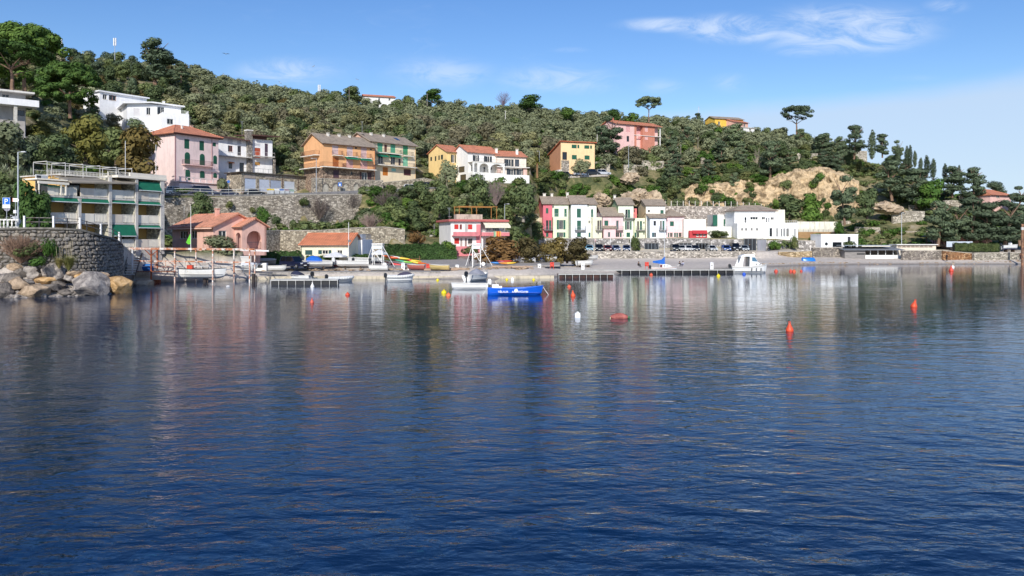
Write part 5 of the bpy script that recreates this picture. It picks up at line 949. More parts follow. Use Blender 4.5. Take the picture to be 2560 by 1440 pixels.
# ================================================================ walls of the terraces and roads
def walls():
 st = STONE('#aaa093', '#cfc5b6', 2.6, mj=.42); stp = STONE('#b8ab95', '#d6cab2', 2.6, mj=.5); stg = STONE('#a5a09c', '#d2cdc8', 2.0, sq=1.1, mj=.5)
 stone_wall('high dry stone retaining wall below the upper road', [(395, 153, 6.0, zat(497, 153)), (470, 157, 6.2, zat(496, 157)), (560, 160.5, 6.4, zat(494, 160.5)), (650, 163, 6.8, zat(491, 163)), (740, 166.5, 7.2, zat(488, 166.5)), (830, 170.5, 7.6, zat(487, 170.5)), (905, 174, 8, zat(487, 174))], st, .8)
 stone_wall('long pale stone wall behind the clubhouse and boat yard', [(645, 131, 2.2, zat(578, 131)), (700, 138.5, 2.0, zat(577, 138.5)), (800, 141.5, 2.0, zat(577, 141.5)), (880, 144, 2.0, zat(571, 144)), (960, 147, 2.0, zat(568, 147)), (1012, 149, 2.0, zat(574, 149))], stp, .6)
 stone_wall('stone wall with blind arches under the orange house', [(783, 174.5, 15.0, zat(446, 174.5)), (850, 178, 15.0, zat(449, 178)), (958, 184, 15.4, zat(452, 184))], STONE('#a89e90', '#c9bda8', 2.8, mj=.5), 1.2)
 # blind arches are parts of that wall
 root = [o for o in COL.objects if o.get('label', '').startswith('stone wall with blind')][0]
 for cx in (530, 712, 890, 1085, 1270):
  px = 740+cx/7.2; Y = 174.5+(px-783)*(184-174.5)/175; w = 1.25; zt = zat(300+1150/7.2, Y); zb = zat(300+1305/7.2, Y); zs = zt-w*.55
  mb = MB(); mb2 = MB(); pts = []; inn = []
  d = Vector((.74, .67, 0)); nrm = Vector((.67, -.74, 0)); c = G(px, Y, 0)+nrm*.12-root.location*1
  for i in range(11): a = math.pi*i/10; pts.append((w*.5*math.cos(a)*1.25, zs+w*.62*math.sin(a)))
  P = lambda p, k=0: Vector((c.x, c.y, -root.location.z))+d*p[0]+nrm*k+Vector((0, 0, p[1]))+Vector((0, 0, 0))
  poly = [(-w*.62, zb), (w*.62, zb)]+pts
  A = [Vector((c.x, c.y, 0))+d*p[0]+Vector((0, 0, p[1]-root.location.z)) for p in poly]
  mb.prism(A, [q+nrm*.04 for q in A]); mb.build('arch_panel', M('concrete', '#a8a294'), root)
  for p, q in zip(pts, pts[1:]):
   a1, a2 = (Vector((c.x, c.y, 0))+d*v[0]+Vector((0, 0, v[1]-root.location.z)) for v in (p, q)); mb2.bar(a1+nrm*.06, a2+nrm*.06, .16, .2)
  mb2.build('arch_ring', M('concrete', '#6d665e'), root)
 stone_wall('pale stone garden wall beside the yellow house', [(958, 186, 15.8, zat(457, 186)), (1010, 189, 16, zat(452, 189)), (1062, 193, 16.5, zat(446, 193)), (1100, 196, 17, zat(455, 196))], stp, .6)
 stone_wall('grey rubble terrace wall under the coloured row', [(1341, 201.2, 1.9, 5.85), (1500, 201.2, 2.0, 5.85), (1640, 201.2, 2.0, 5.85), (1775, 201.2, 2.0, 5.85)], stg, 1.2)
 stone_wall('grey rubble wall below the white restaurant', [(1776, 201.4, 2.0, 5.65), (1858, 201.4, 2.0, 5.65), ], stg, 1.2)
 stone_wall('grey rubble wall around the restaurant entrance', [(1858.5, 201.3, 2.0, 5.5), (1917.5, 201.1, 2.0, 5.4)], stg, .6)
 stone_wall('grey rubble wall with dark doors right of the restaurant entrance', [(1918, 201.0, 2.0, 5.4), (1980, 200.4, 2.0, 5.4), (2052, 199, 2.0, 5.2)], stg, 1.0)
 stone_wall('low rubble sea wall edging the parking above the beach', [(1440, 187.4, .3, 2.72), (1600, 187.8, .3, 2.72), (1760, 188.2, .3, 2.72), (1890, 188.6, .3, 2.72)], STONE('#b0a89e', '#d6cec2', 2.4, mj=.5), .7)
 stone_wall('ochre stone beach wall beside the slipway', [(1946, 190.5, .9, 2.7), (1988, 190, .9, 2.7), (2030, 189, .9, 2.9)], STONE('#b39a74', '#cdb896', 2.4), .6)
 stone_wall('grey beach wall under the white box building', [(2031, 190, .9, zat(620, 190)), (2111, 190.5, .9, zat(619, 190.5))], STONE('#938a80', '#aca294', 2.4), .7)
 stone_wall('rubble sea wall below the changing cabins', [(2256, 187, .6, zat(627, 187)), (2356, 187.5, .6, zat(627, 187.5))], STONE('#948a80', '#b0a698', 2.4), .7)
 stone_wall('rusty brown stretch of sea wall', [(2357, 187, .5, zat(627, 187)), (2434, 187.5, .5, zat(634, 187.5))], STONE('#a0724c', '#b9936c', 2.6), .7)
 stone_wall('pale stone sea wall at the point under the pines', [(2435, 186.5, .5, zat(633, 186.5)), (2560, 187.5, .5, zat(632, 187.5)), (2760, 188, .5, zat(632, 188))], STONE('#b0a898', '#cbc3b2', 2.4), .7)
 stone_wall('tall rubble retaining wall with fence posts behind the coloured row', [(1640, 224, 5.5, zat(516, 224)), (1760, 225, 6, zat(516, 225)), (1850, 226, 6, zat(518, 226)), (1900, 229, 7, zat(523, 229))], STONE('#b8aca2', '#d9cec2', 2.2, sq=1.1, mj=.5), .8)
 for i, (a, b, Y, y0, y1) in enumerate([(1105, 1140, 262, 334, 321), (1255, 1330, 268, 330, 318), (1560, 1610, 232, 436, 413), (1605, 1660, 236, 424, 402), (1487, 1525, 238, 430, 405), (2105, 2215, 206, 566, 553), (2140, 2200, 203, 583, 568), (2232, 2312, 210, 561, 528), (2200, 2330, 201, 585, 577), (2275, 2320, 216, 528, 514), (1755, 1775, 255, 412, 395), (1985, 2045, 258, 400, 383), (2130, 2168, 262, 398, 377), (2362, 2402, 226, 528, 502), (2402, 2434, 222, 530, 489), (1060, 1095, 186, 478, 462)]):
  lb = ['short dry stone terrace among the olives', 'pale terrace wall by the tall pole on the olive slope', 'white stone terrace steps below the pink and red house', 'upper white stone terrace below the pink and red house', 'stone wall beside the ochre house', 'long low terrace wall at the foot of the quarry slope', 'lower terrace wall above the white box building', 'broad pale terrace wall left of the seaside pines', 'lowest terrace wall above the changing cabins', 'upper terrace wall left of the seaside pines', 'small white wall above the quarry face', 'broken white wall above the cliff edge', 'ruined stone tower stump among the cypresses', 'pale rough wall behind the seaside pines', 'grey stone tower wall behind the seaside pines', 'stone wall by the lane under the yellow house'][i]
  Y = min(hit(a, y0, y0=196)+.2, 300)
  stone_wall(lb, [(a, Y, zat(y0, Y)-1.5, zat(y1, Y)), ((a+b)/2, Y+.6, zat(y0, Y)-1.5, zat(y1, Y)+rnd.uniform(-.2, .2)), (b, Y+1, zat(y0, Y)-1.5, zat(y1, Y)-.1)], STONE('#bdb3a2', '#d8cfbe', 2.4, mj=.5), .7, group='terrace walls on the slope')
walls()
# ================================================================ quays, parking, roads
def sheet(name, pts, mat, th=0, kind='structure'):
 mb = MB()
 if th: mb.prism([(x, y, z-th) for x, y, z in pts], pts)
 else: mb.poly(pts)
 return mb.build(name, mat, kind=kind)
def settings():
 asph = M('concrete', '#6f6d6c'); quay = M('concrete', '#b3a893'); qd = M('concrete', '#8f8a84')
 a = [(332, 103.5), (440, 106), (560, 109), (640, 111.3), (800, 113.2), (1100, 113.6), (1385, 114.8)]
 fr = [G(p, Y, .42) for p, Y in a]; bk = [G(p, Y+1.4, .42) for p, Y in a]; sheet('quay_step', fr+bk[::-1], quay, 1.6)
 fr = [G(p, Y+1.3, .95) for p, Y in a[:-1]]; bk = [G(p, Y+6.5, .97) for p, Y in a[:-1]]; sheet('quay', fr+bk[::-1], qd, 2.0)
 # boat yard apron
 a = [(650, 119, 1.25), (800, 120, 1.3), (950, 121.5, 1.3), (1080, 124, 1.3), (1230, 128, 1.35), (1400, 134, 1.35)]; b = [(1400, 156, 1.9), (1230, 150, 2.15), (1080, 147, 2.25), (950, 142, 2.2), (800, 134, 2.0), (650, 126, 1.75)]
 sheet('boat_yard_ground', [G(*q) for q in a+b], M('concrete', '#8f8983'), .25)
 a = [(1445, 188.6), (1600, 189), (1760, 189.4), (1890, 189.8)]; b = [(1890, 201.1), (1760, 200.9), (1600, 200.9), (1445, 200.9)]
 sheet('parking_ground', [G(p, Y, 2.80) for p, Y in a+b], asph, .12)
 a = [(395, 154.5, 14.0), (470, 158, 14.25), (560, 161.5, 14.2), (650, 164, 14.5), (740, 167.5, 14.9), (830, 171.5, 15.2), (905, 175, 15.4), (1000, 180, 16.2), (1100, 188, 17.6)]
 sheet('upper_road', [G(p, Y, z+.35) for p, Y, z in a]+[G(p, Y+9, z+.4) for p, Y, z in a[::-1]], asph, .3)
 sheet('hill_road', [G(p, Y, z) for p, Y, z in ((1330, 222, 21.4), (1400, 231, 23.7), (1500, 235, 24.6), (1520, 236, 24.7), (1520, 242, 24.9), (1400, 237.5, 23.9), (1330, 229, 21.6))], M('concrete', '#a8a096'), .5)
 sheet('bank_road', [G(p, Y, z) for p, Y, z in ((-300, 80.2, 6.45), (0, 82, 6.3), (200, 85, 6.15), (262, 88, 5.65), (300, 96, 4.7), (300, 108, 4.6), (200, 101, 5.9), (0, 97, 6.6), (-300, 94, 6.7))], asph, .3)
settings()
# ================================================================ near stone wall, stone by stone
def near_wall():
 key = [(-260, 76.5, 6.7, .9), (-120, 78.5, 6.65, .9), (0, 80.6, zat(574, 80.6), 1.0), (90, 81.6, zat(573, 81.6), 1.0), (150, 82.3, zat(574, 82.3), 1.1), (200, 83.6, zat(577, 83.6), 1.2), (250, 86, zat(591, 86), 1.3), (283, 89.6, zat(600, 89.6), 1.3), (299, 94, zat(610, 94), 1.2), (305, 98.5, zat(616, 98.5), 1.0), (306, 103, zat(618, 103), .6)]
 P = [Vector((az(p)*Y, Y, 0)) for p, Y, a, b in key]; root = thing('stone_wall', 'curved rubble stone wall of the near bank under the white railing', 'wall', (P[2].x, P[2].y, 0))
 o = Vector((P[2].x, P[2].y, 0)); pts = []
 for i in range(len(P)-1):       # Catmull-Rom resample
  p0, p1, p2, p3 = P[max(0, i-1)], P[i], P[i+1], P[min(len(P)-1, i+2)]
  for t in np.linspace(0, 1, 8, endpoint=False):
   q = .5*((2*p1)+(p2-p0)*t+(2*p0-5*p1+4*p2-p3)*t*t+(-p0+3*p1-3*p2+p3)*t**3); f = lambda k: key[i][k]*(1-t)+key[i+1][k]*t
   pts.append((q, f(2), f(3)))
 pts.append((P[-1], key[-1][2], key[-1][3])); core = MB(); cop = MB()
 for (a, ta, ba), (b, tb, bb) in zip(pts, pts[1:]):
  d = (b-a).normalized(); k = Vector((-d.y, d.x, 0)); Z = lambda v, z: Vector((v.x-o.x, v.y-o.y, z))
  core.prism([Z(a, -.8), Z(a+k*1.2, -.8), Z(a+k*1.2, ta), Z(a, ta)], [Z(b, -.8), Z(b+k*1.2, -.8), Z(b+k*1.2, tb), Z(b, tb)])
  cop.prism([Z(a-k*.16, ta+.003), Z(a+k*1.3, ta+.003), Z(a+k*1.3, ta+.2), Z(a-k*.16, ta+.2)], [Z(b-k*.16, tb+.003), Z(b+k*1.3, tb+.003), Z(b+k*1.3, tb+.2), Z(b-k*.16, tb+.2)])
 core.build('core', M('concrete', '#4d483f'), root); cop.build('coping', M('concrete', '#6e6a62'), root)
 # stones
 rg = random.Random(3); var = []
 for v in range(7):
  n = 7; out = []; 
  for i in range(n): a = 2*math.pi*i/n+rg.uniform(-.25, .25); out.append((math.cos(a)*rg.uniform(.85, 1.12)*.5, math.sin(a)*rg.uniform(.85, 1.12)*.5))
  vs = [(x, .1, z) for x, z in out]+[(x*.98, -.55, z*.98) for x, z in out]+[(x*.72+rg.uniform(-.04, .04), -1-rg.uniform(0, .3), z*.72) for x, z in out]+[(0, -1.25, 0)]
  fs = [(i, (i+1) % n, n+(i+1) % n, n+i) for i in range(n)]+[(n+i, n+(i+1) % n, 2*n+(i+1) % n, 2*n+i) for i in range(n)]+[(2*n+i, 2*n+(i+1) % n, 3*n) for i in range(n)]
  var.append((vs, fs))
 mats = [M('rock', c, c2=c2, s=3.0) for c, c2 in (('#75706a', '#9c968e'), ('#6a6460', '#8a847c'), ('#857c70', '#aaa092'))]
 mes = []
 for i, (vs, fs) in enumerate(var):
  me = bpy.data.meshes.new('stone'); me.from_pydata(vs, [], fs); me.materials.append(mats[i % 3]); me.update(); mes.append(me)
 L = [0]
 for (a, _, _), (b, _, _) in zip(pts, pts[1:]): L.append(L[-1]+(b-a).length)
 def at(s):
  i = min(len(pts)-2, max(0, int(np.searchsorted(L, s, 'right'))-1)); t = (s-L[i])/(L[i+1]-L[i]); a, b = pts[i], pts[i+1]
  return a[0].lerp(b[0], t), (b[0]-a[0]).normalized(), a[1]*(1-t)+b[1]*t, a[2]*(1-t)+b[2]*t
 cand = []; row = 0; z = .9
 while z < 6.9:
  hh = rg.uniform(.24, .44); s = rg.uniform(0, .4)
  while s < L[-1]-.3:
   w = rg.choice((rg.uniform(.22, .4), rg.uniform(.4, .85))); q, d, top, bot = at(s+w/2)
   if z+hh*.6 < top and z > bot-.1: cand.append((q, d, z+hh/2+rg.uniform(-.07, .07), w, min(hh, top-z+.02)))
   s += w+.015
  z += hh+.012; row += 1
 def score(c):
  q, d, z, w, h = c; px = 1280+q.x/q.y*FPX; n = Vector((d.y, -d.x, 0)); f = max(.05, n.dot(-q.normalized())); return f*w*h/q.y**2*(1 if -5 < px < 312 else 0)*(1 if z > 2.4 or px > 200 else .3)
 cand.sort(key=score, reverse=True); rest = MB(); 
 for i, (q, d, z, w, h) in enumerate(cand):
  Mx = Matrix.Translation(Vector((q.x-o.x, q.y-o.y, z))) @ Matrix.Rotation(math.atan2(d.y, d.x), 4, 'Z') @ Matrix.Rotation(rg.uniform(-.35, .35), 4, 'Y') @ Matrix.Diagonal((w*1.02, rg.uniform(.04, .15), h*rg.uniform(.85, 1.15), 1)); v = rg.randrange(7)
  if i < 290:
   s = bpy.data.objects.new('stone', mes[v]); COL.objects.link(s); s.parent = root; s.matrix_local = Mx
  else:
   vs, fs = var[v]; rest.add([Mx @ Vector(p) for p in vs], fs, v % 3)
 tag(rest.build('rubble_stones', mats, root), kind='stuff')
 # ledge of concrete at its foot by the water
 lg = MB(); a = [(205, 83.4), (250, 85.4), (281, 88.8), (300, 92.6), (318, 99), (335, 103.8)]; fr = [G(p, Y-1.2, 1.15) for p, Y in a]; bk = [G(p, Y+.5, 1.15) for p, Y in a]
 lg.prism([Vector((v.x, v.y, -1)) for v in fr+bk[::-1]], fr+bk[::-1]); lg.build('quay_ledge', M('concrete', '#6b6660'), kind='structure')
 # railing along the wall
 r = thing('guard_railing', 'white posted guard railing with rusty rails along the near bank', 'railing', (o.x, o.y, 6.5))
 pp = [(p, Y, z) for p, Y, z in ((61, 81.5, 0), (98, 81.9, 0), (134, 82.4, 0), (168, 83, 0), (200, 84, 0), (217, 84.8, 0), (252, 86.7, 0), (284, 90.2, 0), (298, 94.5, 0), (303, 98, 0))]; base = []
 for i, (p, Y, _) in enumerate(pp):
  zt = float(np.interp(p, [k[0] for k in key], [k[2] for k in key]))+.2; b = G(p, Y, zt); base.append(b); mb = MB(); q = b-Vector((o.x, o.y, 6.5)); w = .17 if i % 2 == 0 else .08
  mb.box(q.x-w/2, q.y-w/2, q.z, q.x+w/2, q.y+w/2, q.z+(1.18 if i % 2 == 0 else 1.05)); mb.build('post', M('paint', '#e4e2de' if i % 2 == 0 else '#2c2c30', wear=.08), r)
 for k in (.98, .55): 
  mb = MB()
  for a, b in zip(base, base[1:]): mb.tube(a-Vector((o.x, o.y, 6.5-k)), b-Vector((o.x, o.y, 6.5-k)), .035, n=6)
  mb.build('rail', M('rust', '#9a958e', c2='#5a4a40'), r)
 # balustrade further left
 t = thing('balustrade', 'white concrete balustrade at the end of the near wall', 'balustrade', G(-30, 80.3, 6.7)); o2 = t.location
 mb = MB(); mb.bar(Vector((-3, 0, .85)), G(47, 81.4, 7.55)-o2, .22, .14); mb.bar(Vector((-3, 0, .08)), G(47, 81.4, 6.78)-o2, .2, .12); mb.build('rail', M('concrete', '#d5d2ca'), t)
 for p in range(-60, 48, 10): b = G(p, 80.3+(p+30)*.0145, 6.7)-o2; mb = MB(); mb.lathe([(.09, .14), (.05, .3), (.1, .5), (.05, .68), (.09, .8)], 8, b); mb.build('baluster', M('concrete', '#d9d6cf'), t, smooth=True)
near_wall()
def white_steps():
 t = thing('stone_steps', 'white steps climbing from the jetty past the end of the near wall', 'steps', G(323, 100.9, .95)); P = M('paint', '#dddcd8', wear=.12)
 for i in range(10): mb = MB(); mb.box(-.6, i*.3, i*.3+.2, .6, i*.3+.34, i*.3+.28); mb.build('step', P, t)
 mb = MB(); [mb.prism([(x, -.02, .0), (x, 3.3, 3.3), (x, 3.3, 2.9), (x, .3, 0)], [(x+.08, -.02, .0), (x+.08, 3.3, 3.3), (x+.08, 3.3, 2.9), (x+.08, .3, 0)]) for x in (-.68, .6)]; mb.build('stringer', M('paint', '#3c3a3a'), t)
 mb = MB(); railing(mb, [(-.6, 0, .3), (-.6, 2.9, 3.0)], .9, .6, .04); mb.build('handrail', M('paint', '#3a3a3c'), t); t.rotation_euler.z = R(8)
white_steps()
stone_wall('shaded stone wall behind the white steps', [(296, 103.9, .3, 4.7), (345, 104.6, .3, 4.5)], STONE('#8f8880', '#aea69c', 2.6), .6)
# ================================================================ boulders
def rock_mesh(seed, sx, sy, sz, sub=3, rough=.0):
 bm = bmesh.new(); bmesh.ops.create_icosphere(bm, subdivisions=sub, radius=.5); rg = random.Random(seed); off = Vector((rg.random()*50, rg.random()*50, rg.random()*50))
 pl = [(Vector((rg.gauss(0, 1), rg.gauss(0, 1), rg.gauss(0, 1))).normalized(), rg.uniform(.27, .44)) for _ in range(13)]
 for v in bm.verts:
  p = v.co.copy()
  for n, d in pl:
   e = p.dot(n)-d
   if e > 0: p -= n*e*.92
  p *= 1+.16*mnoise.noise(p*3+off)+.05*mnoise.noise(p*9+off)+rough*(.5-abs(mnoise.noise(p*6+off)))+rough*.5*mnoise.noise(p*14+off); v.co = Vector((p.x*sx*1.15, p.y*sy*1.15, p.z*sz*1.15))
 me = bpy.data.meshes.new('boulder'); bm.to_mesh(me); bm.free(); me.polygons.foreach_set('use_smooth', [False]*len(me.polygons)); return me
def boulders():
 gy = M('rock', '#7d7672', c2='#a89f96', s=1.2); tn = M('rock', '#b08a58', c2='#cfab7c', s=1.1); br = M('rock', '#8c7862', c2='#b39c82', s=1.2); dk = M('rock', '#5c5651', c2='#80776e', s=1.3)
 L = [(860,1262,300,215,gy,'largest grey boulder at the water edge below the near wall'),(525,1150,170,190,gy,'tall leaning grey boulder below the tall grass clump'),(1150,1262,240,150,tn,'rounded orange tan boulder at the water edge'),(945,1205,190,130,br,'brown boulder wedged behind the largest grey one'),(175,1262,200,125,br,'flat brown boulder with a pale top near the frame edge'),(325,1322,260,110,br,'long low brown boulder at the waterline'),(480,1290,200,100,dk,'dark boulder between the low brown ones'),(50,1300,130,150,dk,'dark boulder at the very edge of the picture'),(425,1215,190,95,tn,'ochre boulder under the leaning grey one'),(665,1195,90,80,gy,'small pale boulder beside the tall grass'),(205,1145,170,95,dk,'dark slab among the upper rocks'),(325,1165,130,105,gy,'bluish grey boulder among the upper rocks'),(110,1205,150,100,dk,'dark boulder above the flat brown one'),(35,1195,110,110,gy,'grey boulder under the dry bush'),(765,1185,110,60,tn,'low ochre stone behind the largest grey boulder'),(1330,1255,210,95,br,'low wet slab beside the rusty jetty foot'),(300,1105,150,80,gy,'grey stone under the green ground cover'),(130,1100,170,85,br,'brown stone under the dry bush'),(425,1130,80,80,gy,'small upright pale stone beside the leaning boulder'),(620,1330,120,60,dk,'small dark wet stone at the waterline'),(560,1255,120,80,dk,'dark stone between the leaning and largest boulders'),(250,1235,120,80,gy,'grey stone above the long low boulder'),(720,1150,140,70,br,'brown stone against the foot of the wall')]
 for i, (x, y, w, h, m, lb) in enumerate(L):
  px = x/3.789; pb = 380+(y+h/2)/3.789; Y = hit(px, pb+2, y0=66, step=.2); Y = min(Y, 81 if px < 220 else (82.5 if px < 330 else 98)); k = 3.789*FPX/Y; sx, sz = w/k*1.08, h/k*1.1; sy = (sx+sz)*.6
  me = rock_mesh(i+3, sx, sy, sz); me.materials.append(m); o = bpy.data.objects.new('boulder', me); COL.objects.link(o); o.location = G(px, Y+sy*.25, zat(pb, Y)+sz*.42); o.rotation_euler = (rnd.uniform(-.15, .15), R(-38) if i == 1 else rnd.uniform(-.15, .15), rnd.uniform(-.4, .4)); tag(o, lb, 'boulder', 'boulders below the near wall')
 # heaped rubble filling the bank between them
 mb = MB(); rg = random.Random(5); base = [rock_mesh(90+i, 1, 1, .8, 1) for i in range(4)]
 for i in range(150):
  px = rg.uniform(-60, 230); Y = rg.uniform(74.5, 81.5); s = rg.uniform(.25, .75); me = rg.choice(base); mx = Matrix.Translation(G(px, Y, gz(px, Y)+s*.1)) @ Matrix.Rotation(rg.random()*6, 4, 'Z') @ Matrix.Diagonal((s, s, s, 1))
  mb.add([mx @ v.co for v in me.vertices], [tuple(p.vertices) for p in me.polygons])
 mb.build('bank_rubble', gy, label='heap of small rubble stones filling the bank under the near wall', kind='stuff')
 mb = MB()
 for i in range(130):
  px = rg.uniform(640, 1330); Y = np.interp(px, [640, 950, 1330], [117.5, 119.5, 125])+rg.uniform(-1.2, 1.8); s = rg.uniform(.3, .9); me = rg.choice(base); mx = Matrix.Translation(G(px, Y, 1.0+rg.uniform(-.15, .2))) @ Matrix.Rotation(rg.random()*6, 4, 'Z') @ Matrix.Diagonal((s*1.4, s, s*.6, 1))
  mb.add([mx @ v.co for v in me.vertices], [tuple(p.vertices) for p in me.polygons])
 for i in range(150):
  px = rg.uniform(1900, 2560); Y = np.interp(px, [1900, 2050, 2560], [167, 179, 184.5])+rg.uniform(.3, 2.5); s = rg.uniform(.2, .7); me = rg.choice(base); mx = Matrix.Translation(G(px, Y, gz(px, Y))) @ Matrix.Rotation(rg.random()*6, 4, 'Z') @ Matrix.Diagonal((s*1.4, s, s*.6, 1))
  mb.add([mx @ v.co for v in me.vertices], [tuple(p.vertices) for p in me.polygons])
 mb.build('shore_rubble', br, label='loose stones along the quay bank and beach edge', kind='stuff')
boulders()
# ================================================================ signs, lamps, poles
def text_mesh(name, txt, size, mat, parent, loc, rot=(R(90), 0, 0), ext=.01):
 c = bpy.data.curves.new(name, 'FONT'); c.body = txt; c.size = size; c.extrude = ext; c.align_x = 'CENTER'; c.resolution_u = 2; o = bpy.data.objects.new(name, c)
 COL.objects.link(o); dg = bpy.context.evaluated_depsgraph_get(); me = bpy.data.meshes.new_from_object(o.evaluated_get(dg)); bpy.data.objects.remove(o); me.materials.clear(); me.materials.append(mat)
 q = bpy.data.objects.new(name, me); COL.objects.link(q); q.parent = parent; q.location = loc; q.rotation_euler = rot; return q
def signs():
 gal = M('paint', '#b9bcbe', r=.4, metal=.4)
 t = thing('parking_sign', 'blue parking sign with white P over a white arrow panel on a pole', 'sign', G(16, 81, 6.5)); k = 81/FPX
 z = lambda y: zat(y, 81)-6.5
 mb = MB(); mb.tube((0, .05, 0), (0, .05, z(496)), .03, n=6); mb.build('pole', gal, t)
 mb = MB(); mb.box(-9.5*k, -.02, z(511.5), 9.5*k, .01, z(494)); mb.build('plate', M('paint', '#1766c4', r=.35), t); mb = MB()
 for a in ((-9.2, 511.2, -8.7, 494.3), (8.7, 511.2, 9.2, 494.3), (-8.7, 494.8, 8.7, 494.3), (-8.7, 511.2, 8.7, 510.7)): mb.box(a[0]*k, -.026, z(a[1]), a[2]*k, -.021, z(a[3]))
 mb.build('border', M('paint', '#e8eef4'), t); mb = MB(); mb.box(-9.6*k, -.02, z(520.5), 9.6*k, .01, z(511.7)); mb.build('lower_plate', M('paint', '#eceae6'), t)
 text_mesh('letter', 'P', .78, M('paint', '#f4f6f8'), t, (-.02, -.03, z(510.2)), ext=.004)
 mb = MB(); mb.box(-4*k, -.025, z(518.4), 2*k, -.021, z(517.9)); mb.poly([(2*k, -.023, z(519.3)), (4.4*k, -.023, z(518.1)), (2*k, -.023, z(517))]); mb.box(-7*k, -.025, z(514.6), -2*k, -.021, z(514.1)); mb.box(-.5*k, -.025, z(514.6), 1.5*k, -.021, z(514.1)); mb.box(4*k, -.025, z(514.6), 7*k, -.021, z(514.1)); mb.build('print', M('paint', '#4a4f54'), t)
 mb = MB(); mb.lathe([(.0, 0), (.36, .01), (.36, .03), (0, .04)], 16); o = mb.build('round_sign_back', M('paint', '#8f8a98'), t); o.rotation_euler = (R(90), 0, 0); o.location = (0, .12, z(519))
 t = thing('arrow_sign', 'white direction arrow sign on a thin white pole', 'sign', G(38, 81.2, 6.5)); mb = MB(); mb.tube((0, .04, 0), (0, .04, z(497)), .028, n=6); mb.build('pole', gal, t)
 mb = MB(); q = [(-7*k, z(504)), (7*k, z(504.5)), (9.5*k, z(500)), (7*k, z(495.5)), (-7*k, z(495))]; mb.prism([(a, -.02, b) for a, b in q], [(a, .01, b) for a, b in q]); mb.build('plate', M('paint', '#efece8'), t); mb = MB(); mb.box(-7*k, -.025, z(504), -5.6*k, -.021, z(495)); mb.build('red_band', M('paint', '#c9603a'), t)
 mb = MB(); mb.box(-4*k, -.04, z(533), 3*k, .1, z(525)); mb.build('meter_box', M('paint', '#e9e8e6'), t)
 def lamp(px, Y, zb, ytop, arm, lb, armlen=.7):
  t = thing('street_lamp', lb, 'street lamp', G(px, Y, zb)); h = zat(ytop, Y)-zb; mb = MB(); mb.tube((0, 0, 0), (0, 0, h), .1, .055, n=8); mb.build('pole', gal, t)
  mb = MB(); mb.tube((0, 0, h-.02), (arm*armlen, 0, h+.02), .035, n=6); mb.build('arm', gal, t); mb = MB(); mb.box(min(arm*armlen, arm*(armlen+.45)), -.1, h-.03, max(arm*armlen, arm*(armlen+.45)), .1, h+.07); mb.build('lamp_head', M('paint', '#c4c6c6'), t)
 lamp(45, 82, 6.4, 380, 1, 'tall grey street lamp beside the parking sign', .35); lamp(790.7, 172, 15.2, 396, -1, 'slim white street lamp in front of the arched stone wall'); lamp(2254, 193, 3.6, 532, 1, 'white lamp pole behind the changing cabins', .1); lamp(1348.5, 238, 24, 378, -1, 'street lamp beside the ochre house stair', .3); lamp(1571.5, 247, zat(420, 247), 362, 1, 'lamp pole in the garden below the pink and red house', .2); lamp(1040+1330/6, 163, 4, 510, 1, 'thin lamp post beside the red shuttered house', .5)
 # square blue pedestrian sign on the arched wall, round blue sign on the road
 t = thing('road_sign', 'small blue square crossing sign above the blind arches', 'sign', G(850, 176.6, 17.6)); mb = MB(); mb.box(-.42, -.1, -.3, .42, -.06, .55); mb.build('plate', M('paint', '#2a62b0'), t); mb = MB(); mb.poly([(-.22, -.105, -.12), (.22, -.105, -.12), (0, -.105, .35)]); mb.build('symbol', M('paint', '#e8eef4'), t); mb = MB(); mb.tube((0, -.03, -2.4), (0, -.03, -.3), .03, n=6); mb.build('pole', gal, t)
 t = thing('road_sign', 'round blue sign on a white pole at the upper road railing', 'sign', G(571.6, 162.6, 14.7)); mb = MB(); mb.tube((0, 0, 0), (0, 0, 2.6), .03, n=6); mb.build('pole', gal, t); mb = MB(); n = 14; mb.prism([(.3*math.cos(a), -.05, 2.6+.3*math.sin(a)) for a in np.linspace(0, 6.283, n, False)], [(.3*math.cos(a), -.08, 2.6+.3*math.sin(a)) for a in np.linspace(0, 6.283, n, False)]); mb.build('plate', M('paint', '#2a62b0'), t)
 # poles and masts on the hill
 wd = M('wood', '#8d8478')
 for i, (px, y0, y1, lb) in enumerate([(1263.5, 323, 276, 'tall pale utility pole on the olive slope'), (873, 246, 216, 'utility pole on the crest beside the round tree'), (1493, 365, 320, 'utility pole beside the dark pine of the pink house'), (1745, 370, 342, 'concrete pole among the pines above the quarry'), (1943, 366, 347, 'pole on the slope left of the lone pine'), (2018, 366, 349, 'pole beneath the lone umbrella pine'), (1747, 300, 266, 'thin mast on the crest'), (1068, 252, 234, 'short pole on the crest under the round pine'), (1190, 272, 256, 'short pole among the crest olives'), (1702, 416, 360, 'pole among white terraces right of the pink house'), (1693, 392, 366, 'short white pole below the pink and red house')]):
  Y = 300 if y0 < 300 else 262; Y = hit(px, y0, y0=215) if y0 > 262 else 318
  t = thing('utility_pole', lb, 'pole', G(px, Y, zat(y0, Y)-2.0)); h = zat(y1, Y)-zat(y0, Y)+2; mb = MB(); mb.tube((0, 0, 0), (0, 0, h), .16, .1, n=8); mb.build('pole', wd if i % 2 else M('concrete', '#b9b5ae'), t)
  mb = MB(); mb.box(-.5, -.04, h-.5, .5, .04, h-.42); mb.build('crossbar', M('paint', '#6a6a6a'), t)
